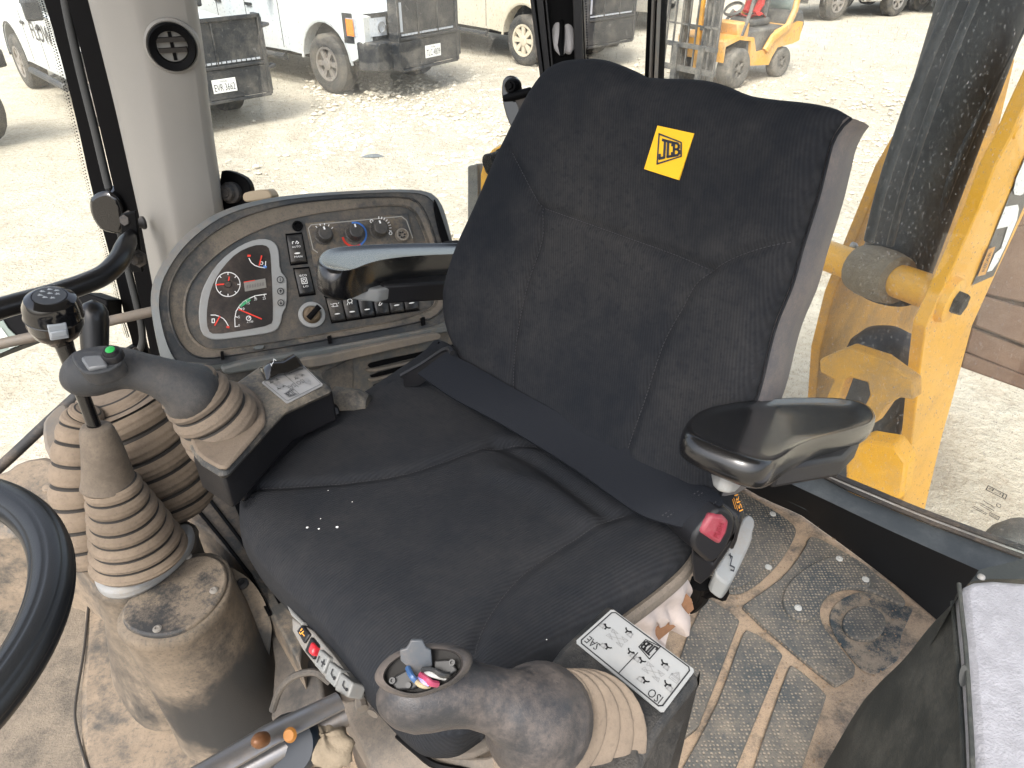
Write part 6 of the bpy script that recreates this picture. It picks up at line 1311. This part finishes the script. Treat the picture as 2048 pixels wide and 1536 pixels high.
mb = MB(); mb.prism([PL(x, y, oP-on*.003, on) for x, y in [(778, 1358), (815, 1338), (850, 1342), (852, 1362), (825, 1378), (792, 1380)]], -on*.004); mb.prism([PL(x, y, oP-on*.003, on) for x, y in [(868, 1320), (900, 1318), (915, 1340), (890, 1356), (866, 1350)]], -on*.004); mb.build('switch_block', M('block_black', (.02, .02, .02), .5), gn, bevel=.001)
mb = MB()
for x, y in [(786, 1362), (905, 1326)]: c = PL(x, y, oP-on*.002, on); mb.lathe(c, c+on*.002, [(0, .0018), (1, .0018), (1, .0010), (.2, .0008)], 12)
c = PL(818, 1371, oP-on*.002, on); mb.lathe(c, c+on*.002, [(0, .0018), (1, .0016)], 12); mb.build('screw', M('screw_dark', (.05, .05, .05), .4, metal=.5), gn)
W3 = [('blue_wire', (.025, .07, .17), [(816, 1336), (822, 1350), (830, 1360), (840, 1366)], .0017), ('pink_wire', (.28, .035, .08), [(842, 1350), (852, 1358), (862, 1366), (874, 1368)], .0019), ('white_wire', (.30, .30, .29), [(850, 1343), (862, 1348), (876, 1352), (890, 1355)], .0016), ('black_wire', (.02, .02, .02), [(846, 1340), (866, 1342), (884, 1350), (896, 1350)], .0018), ('tan_wire', (.3, .24, .15), [(828, 1356), (838, 1368), (850, 1372), (858, 1372)], .0015), ('violet_wire', (.28, .25, .5), [(838, 1358), (848, 1364), (858, 1368)], .0015)]
for nm, c, pts, r in W3: MB().tube(spline([PL(x, y, oP+on*(.001+.004*math.sin(i*1.2)), on) for i, (x, y) in enumerate(pts)], 14), r, 8).build(nm, M(nm, c, .4), gn)
fn = nrm(A(.1, -.9, .45)); fP = PL(832, 1345, oP-on*.002, on)
T([(800, 1301), (812, 1298), (818, 1289), (822, 1281), (845, 1281), (852, 1296), (862, 1301), (865, 1332), (852, 1344), (846, 1352), (836, 1354), (826, 1344), (812, 1332), (801, 1322)], fP, fn, -fn*.0025, 'switch_flap', M('flap_blue_black', (.05, .058, .068), .45, dust=.1, dscale=30), gn, .0006, 0)

# ---- gear levers at the front left
# big lever boot behind
bb = thing('gear_lever', 'rear lever with a wide tan ribbed boot and plain black round knob', 'lever', D(300, 1000, 1.1)); bb['label'] = 'plain black round topped lever above a wide dusty tan ribbed boot'
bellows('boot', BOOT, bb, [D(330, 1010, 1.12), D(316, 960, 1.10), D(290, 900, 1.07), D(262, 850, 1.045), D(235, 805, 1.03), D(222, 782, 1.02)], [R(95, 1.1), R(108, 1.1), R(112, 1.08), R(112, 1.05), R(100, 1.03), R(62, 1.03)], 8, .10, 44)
mb = MB(); p0, p1, p2 = D(205, 800, 1.06), D(190, 700, 1.05), D(188, 640, 1.04); mb.tube([p0, p1, p2, D(187, 622, 1.038), D(187, 608, 1.037), D(187, 600, 1.037)], [R(24, 1.05), R(25, 1.05), R(27, 1.05), R(26, 1.05), R(18, 1.05), R(4, 1.05)], 20); mb.build('knob', M('worn_knob', (.006, .006, .0065), .3, spec=.4), bb)
# narrow boot
nb2 = thing('lever_boot', 'narrow tall tan ribbed boot behind the front gear lever', 'boot', D(190, 1150, 1.0))
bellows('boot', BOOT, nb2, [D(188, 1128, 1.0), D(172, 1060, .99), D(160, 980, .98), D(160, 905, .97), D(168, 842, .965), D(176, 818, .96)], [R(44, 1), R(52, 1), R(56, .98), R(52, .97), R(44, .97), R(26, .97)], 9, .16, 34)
mb = MB(); mb.tube([D(190, 1118, 1.0), D(200, 1160, 1.005), D(206, 1176, 1.01)], [R(34, 1), R(14, 1), R(8, 1)], 14); mb.build('boot_tail', BOOT, nb2)
# front lever
gl_ = thing('gear_lever', 'front gear lever with a big glossy black knob, smooth cone and tan ribbed boot', 'lever', D(285, 1130, .92))
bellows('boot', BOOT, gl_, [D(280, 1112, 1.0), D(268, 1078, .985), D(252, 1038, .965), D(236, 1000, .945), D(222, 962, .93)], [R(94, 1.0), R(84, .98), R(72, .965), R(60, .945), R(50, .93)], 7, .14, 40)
mb = MB(); mb.tube(spline([D(x, y, d) for x, y, d in [(219, 978, .934), (216, 955, .928), (206, 905, .91), (193, 860, .895), (191, 850, .892)]], 12), np.interp(np.linspace(0, 1, 12), [0, .1, 1], [R(46, .93), R(53, .93), R(22, .892)]), 28); mb.build('cone', M('boot_cone_brown', (.085, .068, .052), .8, dust=.35, dscale=9, dcol=(.2, .16, .12)), gl_, smooth=60)
mb = MB(); mb.tube([D(190, 856, .892), D(158, 770, .865), D(130, 695, .84), D(114, 650, .828)], [R(13, .89), R(13, .865), R(17, .84), R(23, .83)], 14); mb.build('shaft', GLOSS, gl_)
k0, k1 = D(116, 668, .832), D(99, 592, .80); ka = nrm(k1-k0)
mb = MB(); rk_ = R(54, .815); mb.lathe(k0, k1, [(-.18, rk_*.45), (-.02, rk_*.62), (.06, rk_*.80), (.3, rk_*.95), (.45, rk_*.97), (.5, rk_*1.0), (.53, rk_*.97), (.75, rk_*.96), (.92, rk_*.84), (1.0, rk_*.62), (1.0, rk_*.58), (.985, rk_*.56)], 36); ko = mb.build('knob', GLOSS, gl_, smooth=35)
ref = nrm(A(1, 0, 0)-ka*ka[0]); re2 = np.cross(ka, ref)
kt = k0+(k1-k0)*.992; mb = MB(); mb.loft([[kt+rk_*.55*(math.cos(a)*ref+math.sin(a)*re2) for a in np.linspace(0, 6.283, 28, endpoint=False)], [kt+ka*.0012+rk_*.54*(math.cos(a)*ref+math.sin(a)*re2) for a in np.linspace(0, 6.283, 28, endpoint=False)]], True); cpd = mb.build('cap_disc', M('cap_dark', (.035, .037, .04), .35), ko)
cq = Quad(*[kt+ka*.0014+rk_*.5*(x*ref+y*re2) for x, y in [(-.8, -.8), (.8, -.8), (.8, .8), (-.8, .8)]]); cq.n = ka; mb = MB()
for cx, cy in [(.2, .3), (.45, .2), (.75, .25), (.15, .6), (.5, .55), (.8, .6), (.35, .85), (.65, .85)]: excav(mb, cq, cx, cy, .2, 1 if cx > .5 else 0); strokes(mb, cq, [[(cx-.09, cy), (cx+.09, cy+.05)]], .04, .0012)
mb.build('symbol', M('cap_print', (.5, .52, .52), .5), cpd)
kc = k0+(k1-k0)*.47; fw = nrm(A(.55, -.80, .1)); fw = nrm(fw-ka*np.dot(fw, ka)); rs = np.cross(ka, fw); rs = rs if rs[0] > 0 else -rs
mb = MB(); mb.loft([[kc+fw*(rk_*.93+h)+rs*x*rk_*.30+ka*z*rk_*.33 for x, z in ((-1, -1), (1, -1), (1, 1), (-1, 1))] for h in (-.006, .003)], True); mb.loft([[kc+fw*(rk_*.93+h)+rs*x*rk_*.26+ka*z*rk_*.26 for x, z in ((-1, -.7), (1, -.7), (1, .3), (-1, .3))] for h in (.002, .005)], True); mb.build('thumb_switch', M('switch_grey', (.26, .28, .30), .35), ko, bevel=.0012)
# ---- moulded tunnel cover with the oval plate
TUN = M('tunnel_cover', (.03, .031, .031), .5, dust=.52, dscale=6, thr=.48, dcol=(.225, .178, .128), bump=.2, bscale=600, contrast=.17, spots=[(Z(455, 1370, .18), .11, -.6), (Z(500, 1400, .10), .10, -.5), (Z(310, 1300, .3), .06, -.12), (Z(250, 1470, .1), .06, -.3)])
tn = thing('lever_pedestal', 'dusty tan moulded lever pedestal with an oval cover plate on top', 'pedestal', Z(340, 1300, 0))
def lobe(tops, bots, ztop, zbot, n=40, name='moulding', lipk=1.06):
    c1 = np.mean([A(*p) for p in tops], 0); tp = polar(chaikin([A(*p) for p in tops], 2), c1, n); c2 = np.mean([A(*p) for p in bots], 0); bt = polar(chaikin([A(*p) for p in bots], 2), c2, n)
    P1 = [Z(x, y, ztop) for x, y in tp]; m1 = np.mean(P1, 0); P2_ = [Z(x, y, zbot) for x, y in bt]
    rings = [[m1+(p-m1)*.5 for p in P1], [m1+(p-m1)*.965 for p in P1], [p-A(0, 0, .003) for p in P1], [m1+(p-m1)*1.02-A(0, 0, .016) for p in P1], [m1+(p-m1)*.99-A(0, 0, .02) for p in P1]]
    for t in (.12, .3, .5, .7, .86, 1.0):
        e = t**1.15; rings.append([a*(1-e)+b*e if False else A(*(a[:2]*(1-e)+b[:2]*e), a[2]*(1-t)+b[2]*t) for a, b in zip([m1+(p-m1)*.99-A(0, 0, .02) for p in P1], P2_)])
    return MB().loft(rings, True, (True, False)).build(name, TUN, tn, smooth=60)
lobe([(178, 1150), (180, 1175), (205, 1192), (260, 1192), (330, 1150), (385, 1095), (394, 1060), (385, 1030), (330, 1060), (250, 1110)], [(215, 1330), (235, 1400), (300, 1480), (420, 1440), (470, 1200), (420, 1130), (300, 1240)], .395, .05)
lobe([(230, 1235), (232, 1262), (262, 1284), (310, 1288), (380, 1270), (440, 1220), (463, 1175), (462, 1130), (440, 1106), (400, 1100), (340, 1120), (280, 1160)], [(340, 1470), (390, 1540), (500, 1535), (590, 1450), (605, 1340), (580, 1230), (500, 1160), (360, 1330)], .385, .045)
mb = MB(); tp = chaikin([A(*p) for p in [(241, 1232), (250, 1252), (280, 1267), (320, 1272), (370, 1260), (420, 1222), (450, 1180), (455, 1145), (442, 1118), (405, 1106), (345, 1127), (285, 1170), (250, 1205)]], 2)
OV = M('oval_cover', (.04, .04, .04), .6, dust=.58, dscale=16, thr=.48, contrast=.09, dcol=(.225, .18, .132), bump=.3, bscale=500)
mb.prism([Z(x, y, .392) for x, y in tp], A(0, 0, -.012)); mb.build('oval_cover', OV, tn, bevel=.003)
mb = MB()
for x, y in [(428, 1181), (315, 1258), (376, 1113), (270, 1187)]: c = Z(x, y, .392); mb.lathe(c, c+A(0, 0, .003), [(0, .006), (.6, .0055), (1, .003), (.6, .002)], 14)
mb.build('rivet', M('rivet_dusty', (.24, .22, .19), .6), tn)
mb = MB(); tp = chaikin([A(*p) for p in [(186, 1140), (186, 1165), (210, 1184), (262, 1180), (330, 1140), (378, 1092), (388, 1058), (376, 1040), (330, 1055), (250, 1100), (200, 1120)]], 2); mb.prism([Z(x, y, .412) for x, y in tp], A(0, 0, -.02)); mb.build('silver_base', M('silver_grey_base', (.25, .26, .265), .4, dust=.3, dscale=9, dcol=(.24, .2, .15)), tn, bevel=.006)
mb = MB()
for x, y in [(248, 1160), (358, 1090)]: c = Z(x, y, .413); mb.lathe(c, c+A(0, 0, .002), [(0, .0075), (1, .0075), (1, .0055), (.1, .005)], 14)
mb.build('screw_recess', RUBBER, tn)
mb = MB()
for x, y in [(484, 1168)]: c = Z(x, y, .33); mb.lathe(c, c+A(.1, -.2, 1)*.008, [(0, .010), (.4, .0095), (.8, .005), (.6, .003)], 14)
mb.build('screw', RUBBER, tn)
# side saddle towards the seat
n_ = 14
sa = spline([Z(455, 1130, .36), Z(500, 1160, .33), Z(530, 1205, .30), Z(545, 1260, .25)], n_); sb = spline([Z(480, 1260, .28), Z(520, 1300, .22), Z(548, 1350, .15), Z(552, 1410, .06)], n_); scv = spline([Z(470, 1340, .2), Z(500, 1400, .12), Z(520, 1440, .05), Z(530, 1470, .01)], n_)
mb = MB(); mb.grid(np.stack([sa, (sa+sb)/2+A(-.008, -.008, .01), sb, (sb+scv)/2+A(-.006, -.006, .006), scv])); mb.build('saddle', TUN, tn, sub=2, smooth=80)
# broad tan floor riser / tunnel
rs_ = thing('tunnel_cover', 'broad dusty tan tunnel cover under the gear levers', 'cover', Z(200, 1100, .2))
RIS = M('riser_tan', (.05, .05, .047), .6, dust=.62, dscale=5, thr=.455, contrast=.10, dcol=(.225, .175, .125), bump=.25, bscale=500)
def rz(pts, z0, z1, name, mat, b=.006, it=1, par=rs_):
    p = chaikin([A(*q) for q in pts], it) if it else pts
    return MB().prism([Z(x, y, z1) for x, y in p], A(0, 0, z0-z1)).build(name, mat, par, bevel=b)
rz([(-300, 990), (0, 945), (40, 915), (110, 905), (330, 985), (390, 1000), (440, 1060), (330, 1125), (200, 1150), (150, 1110), (90, 1060), (0, 1060), (-300, 1100)], 0, .245, 'top_panel', RIS, .02)
rz([(150, 1120), (172, 1230), (152, 1440), (180, 1700), (640, 1700), (610, 1400), (540, 1240), (460, 1110), (330, 1000), (200, 1000)], 0, .055, 'low_panel', RIS, .012)
mb = MB(); mb.tube(spline([Z(x, y, .056) for x, y in [(178, 1200), (168, 1300), (152, 1400), (152, 1450), (170, 1520), (200, 1600)]], 30), .0022, 6); mb.build('groove_seam', FOLD, rs_)
rz([(90, 905), (82, 850), (95, 828), (130, 800), (145, 830), (150, 900), (130, 940)], .2, .42, 'corner_moulding', M('moulding_grey', (.11, .11, .105), .55, dust=.4, dscale=7), .012)
mb = MB(); c = Z(101, 974, .247); mb.lathe(c, c+A(0, 0, .003), [(0, .014), (.6, .014), (1, .011)], 20); mb.build('plug', RIS, rs_)
# strip of floor panel between the tunnel and the seat
fsx = thing('seat_side_panel', 'tan dusty panel with two dark seams between the tunnel and the seat', 'panel', Z(470, 1100, .3))
T([(330, 985), (400, 945), (500, 1000), (560, 1120), (610, 1240), (600, 1330), (560, 1260), (500, 1150), (420, 1065), (365, 1030)], Z(450, 1080, .29), A(0, 0, 1), A(0, 0, -.1), 'panel', RIS, fsx, .004, 0)
for pts in ([(388, 962), (420, 1000), (470, 1065), (525, 1140), (560, 1205)], [(365, 985), (400, 1025), (450, 1085), (500, 1150), (540, 1230)]):
    mb = MB(); mb.tube([Z(x, y, .2915) for x, y in pts], .0032, 6); mb.build('dark_seam', BLACK, fsx)
T([(466, 1002), (484, 985), (500, 990), (500, 1045), (490, 1060)], Z(480, 1010, .296), A(0, 0, 1), A(0, 0, -.01), 'opening', BLACK, fsx, 0, 0)
SKIRT = M('skirt_black', (.03, .03, .03), .55, dust=.36, dscale=9, dcol=(.15, .125, .1))
T([(478, 1140), (500, 1150), (560, 1240), (600, 1300), (640, 1350), (650, 1420), (590, 1480), (540, 1440), (548, 1330), (535, 1230)], Z(560, 1300, .22), nrm(A(-.5, -.3, .8)), A(.02, .02, -.06), 'skirt', SKIRT, fsx, .006, 0)
mb = MB(); mb.tube(spline([D(x, y, d) for x, y, d in [(545, 1420, .83), (560, 1380, .815), (590, 1352, .805), (630, 1345, .80), (660, 1365, .80)]], 20), .004, 8); mb.build('cable', SKIRT, fsx)
# speckled carpet on the left
rzm = M('carpet_speckled', (.06, .054, .046), .95, dust=.5, dscale=20, dcol=(.22, .18, .135), bump=.8, bscale=260, var=.3)
tag(MB().prism([Z(x, y, .035) for x, y in [(-500, 1180), (150, 1120), (185, 1200), (175, 1420), (190, 1800), (-500, 1800)]], A(0, 0, -.033)).build('floor_carpet', rzm, bevel=.004), 'gritty speckled floor mat under the steering wheel', 'floor mat')
# seat slide lever at the bottom
lv = thing('slide_lever', 'worn shiny steel seat slide lever with an orange tip at the bottom of the photo', 'lever', D(560, 1480, .70))
WORN = M('worn_steel', (.20, .20, .205), .28, metal=.8, dust=.2, dscale=10, dcol=(.2, .15, .1))
MB().tube([D(330, 1590, .60), D(420, 1540, .62), D(540, 1470, .65), D(680, 1402, .69)], [R(26, .6), R(26, .62), R(26, .65), R(22, .69)], 14, flat=.5, up=A(0, 0, 1)).build('bar', WORN, lv)
mb = MB(); mb.tube([D(420, 1575, .66), D(560, 1500, .68), D(690, 1430, .71)], R(24, .68), 10); mb.build('lower_bar', WORN, lv)
mb = MB(); c = D(588, 1487, .685); n_d = nrm(A(-.2, -.6, .75)); mb.lathe(c, c+n_d*.012, [(0, R(60, .68)), (.6, R(60, .68)), (1, R(54, .68))], 28); mb.build('disc', M('disc_blue_black', (.006, .010, .016), .3), lv)
mb = MB(); c2 = D(580, 1470, .640); mb.lathe(c2, c2+n_d*.003, [(0, R(16, .6)), (1, R(12, .6))], 14); mb.build('orange_mark', M('orange_dot', (.24, .095, .012), .6), lv)
mb = MB(); c3 = D(528, 1478, .622); mb.lathe(c3, c3+n_d*.016, [(0, R(15, .61)), (.5, R(16, .61)), (.85, R(11, .61)), (1, R(3, .61))], 16); mb.build('rivet_head', M('copper_rust', (.12, .05, .018), .45, metal=.3), lv)
rl = MB(); c = D(655, 1492, .69); rows = []
for i_ in range(13):
    th = math.pi*i_/12; rows.append([c+R(46, .69)*(1+.13*math.sin(3*ph+2*th)+.07*math.sin(7*ph-4*th))*(math.sin(th)*(math.cos(ph)*A(1.15, 0, 0)+math.sin(ph)*A(0, 1, 0))+math.cos(th)*A(0, 0, .85)) for ph in np.linspace(0, 2*math.pi, 26, endpoint=False)])
rl.loft(rows, True, (False, False)); tag(rl.build('mud_lump', MUDCAP, smooth=70, weld=.0005), 'brown lump of mud on the floor beside the slide lever', 'mud')
# dusty bracket rail along the seat front
br2 = thing('seat_rail', 'dusty curved seat rail bracket under the cushion front', 'rail', Z(850, 1500, .4))
T([(672, 1395), (700, 1400), (735, 1385), (760, 1395), (790, 1440), (840, 1480), (880, 1505), (960, 1515), (1010, 1500), (1010, 1640), (760, 1640), (740, 1520), (700, 1450)], Z(800, 1470, .40), nrm(A(-.3, -.4, .87)), A(0, 0, -.05), 'bracket', M('rail_dusty', (.05, .048, .045), .6, dust=.55, dscale=12, dcol=(.19, .155, .12)), br2, .006, 1)
mb = MB(); mb.tube(spline([Z(x, y, .408) for x, y in [(795, 1470), (830, 1500), (870, 1530), (940, 1545)]], 14), .004, 6); mb.build('slot', BLACK, br2)
mb = MB(); mb.tube(spline([Z(x, y, .43) for x, y in [(725, 1418), (722, 1400), (735, 1388), (752, 1392), (755, 1410), (745, 1428)]], 18), .007, 8); mb.build('hook', M('hook_grey', (.16, .155, .145), .5, dust=.4, dscale=12), br2)
# ---- steering wheel at the left edge
sw_ = thing('steering_wheel', 'black steering wheel rim cut off by the left edge', 'steering wheel', D(-420, 1175, .5))
cw = D(-447, 1320, .52); e1 = A(1, 0, 0); camup = A(0, SP, CP); camf = A(0, CP, -SP); e2 = nrm(camup*.58+camf*.81); nw = np.cross(e1, e2)
WR = R(490, .52); mb = MB(); rings = []
for a in np.linspace(0, 2*math.pi, 120, endpoint=False):
    dr = math.cos(a)*e1+math.sin(a)*e2; c = cw+WR*dr; rings.append([c+R(47, .52)*(1-.07*max(0, math.cos(8*t))**8)*(math.cos(t)*dr*1.0+math.sin(t)*nw*.95) for t in np.linspace(0, 2*math.pi, 64, endpoint=False)])
rings.append(rings[0]); mb.loft(rings, True, (False, False)); mb.build('rim', M('wheel_rubber', (.010, .011, .0125), .36, bump=.12, bscale=700, spec=.5), sw_, smooth=80, weld=.0002)
mb = MB(); mb.tube([cw-nw*.06, cw-nw*.02], [.05, .06], 20)
for a in (30, 130, 215): dr = math.cos(math.radians(a+60))*e1+math.sin(math.radians(a+60))*e2; mb.tube([cw-nw*.04, cw+WR*.5*dr-nw*.025, cw+WR*.97*dr], [.022, .018, .015], 10)
mb.build('spoke', BLACKP, sw_)
# ---- right side: trim panel with felt top
rp = thing('side_box', 'dark rubber side box topped with pale grey felt, lower right corner', 'side box', Z(1900, 1350, .3))
RUBP = M('side_rubber', (.028, .032, .030), .7, dust=.3, dscale=9, thr=.52, contrast=.12, dcol=(.085, .085, .074), bump=.4, bscale=350)
zf = .52
def ZZ(pts, z): return [Z(x, y, z) for x, y in pts]
fe = [(1924, 1180), (1930, 1168), (1945, 1161), (1985, 1158), (2048, 1163), (2300, 1185), (2300, 1900), (1960, 1900), (1952, 1536), (1947, 1440), (1936, 1290)]
FELTP = M('pale_felt', (.25, .25, .27), .95, bump=1.0, bscale=300, var=.42, dscale=26, sheen=.2)
MB().prism(ZZ(fe, zf), A(0, 0, -.03)).build('felt_top', FELTP, rp, bevel=.008)
top = spline(ZZ([(2300, 1030), (2048, 1116), (1967, 1138), (1951, 1152), (1925, 1180)], zf-.01), 12); 
aL = spline(ZZ([(1922, 1170), (1928, 1230), (1936, 1300), (1944, 1420), (1950, 1540), (1960, 1900)], zf-.008), 24)
aM = spline(ZZ([(1906, 1204), (1912, 1270), (1918, 1340), (1924, 1440), (1928, 1540), (1935, 1900)], zf-.03), 24)
aG = spline([Z(1904, 1208, .485), Z(1858, 1250, .42), Z(1804, 1316, .35), Z(1749, 1367, .29), Z(1722, 1405, .26), Z(1701, 1470, .23), Z(1687, 1536, .21), Z(1640, 1900, .15)], 24)
mb = MB(); rows = [aL, aL*.2+aM*.8+A(0, 0, .003), aM]+[aM*(1-t)+aG*t for t in (.12, .3, .5, .7, .88)]+[aG, aG*A(1, 1, .5)+A(.01, .02, 0), aG*A(1, 1, 0)+A(.02, .04, .004)]
mb.grid(np.stack(rows)); mb.build('side_face', RUBP, rp, sub=1, smooth=80)
mb = MB(); mb.tube(aM+A(-.001, -.001, .001), .003, 8); mb.tube(aL+A(-.003, 0, .002), .0025, 8); mb.build('edge_seam', RUBP, rp)
fb = spline(ZZ([(2300, 1030), (2048, 1116), (1967, 1137), (1951, 1150), (1908, 1206)], zf-.012), 20); fb2 = spline(ZZ([(2300, 1150), (2048, 1158), (1985, 1158), (1945, 1163), (1924, 1180)], zf-.010), 20)
fdn = fb+A(0, .01, -.35)
mb = MB(); mb.grid(np.stack([fdn, fb, fb2])); mb.build('back_face', RUBP, rp, smooth=40)
T([(1940, 1090-10), (1975, 1082), (2048, 1110-40), (2100, 1060), (2100, 1130), (2048, 1120), (1990, 1132)], Z(2000, 1110, .30), A(0, -.2, 1), A(0, 0, -.2), 'corner_trim', SILL, rp, .006, 0) if False else None
mb = MB(); c = Z(1962, 1155, zf-.004); mb.lathe(c, c+A(0, 0, .004), [(0, .0045), (.6, .004), (1, .002)], 14); mb.build('clip', LEV, rp)
mb = MB(); mb.prism([PL(x, y, aM[12]+A(-.003, -.004, .002), nrm(A(-.7, -.3, .5))) for x, y in chaikin([A(*p) for p in [(1918, 1345), (1925, 1328), (1936, 1336), (1938, 1360), (1926, 1376), (1918, 1368)]], 1)], A(.004, .004, -.004)); mb.build('tab', M('tab_grey', (.05, .052, .05), .6), rp)
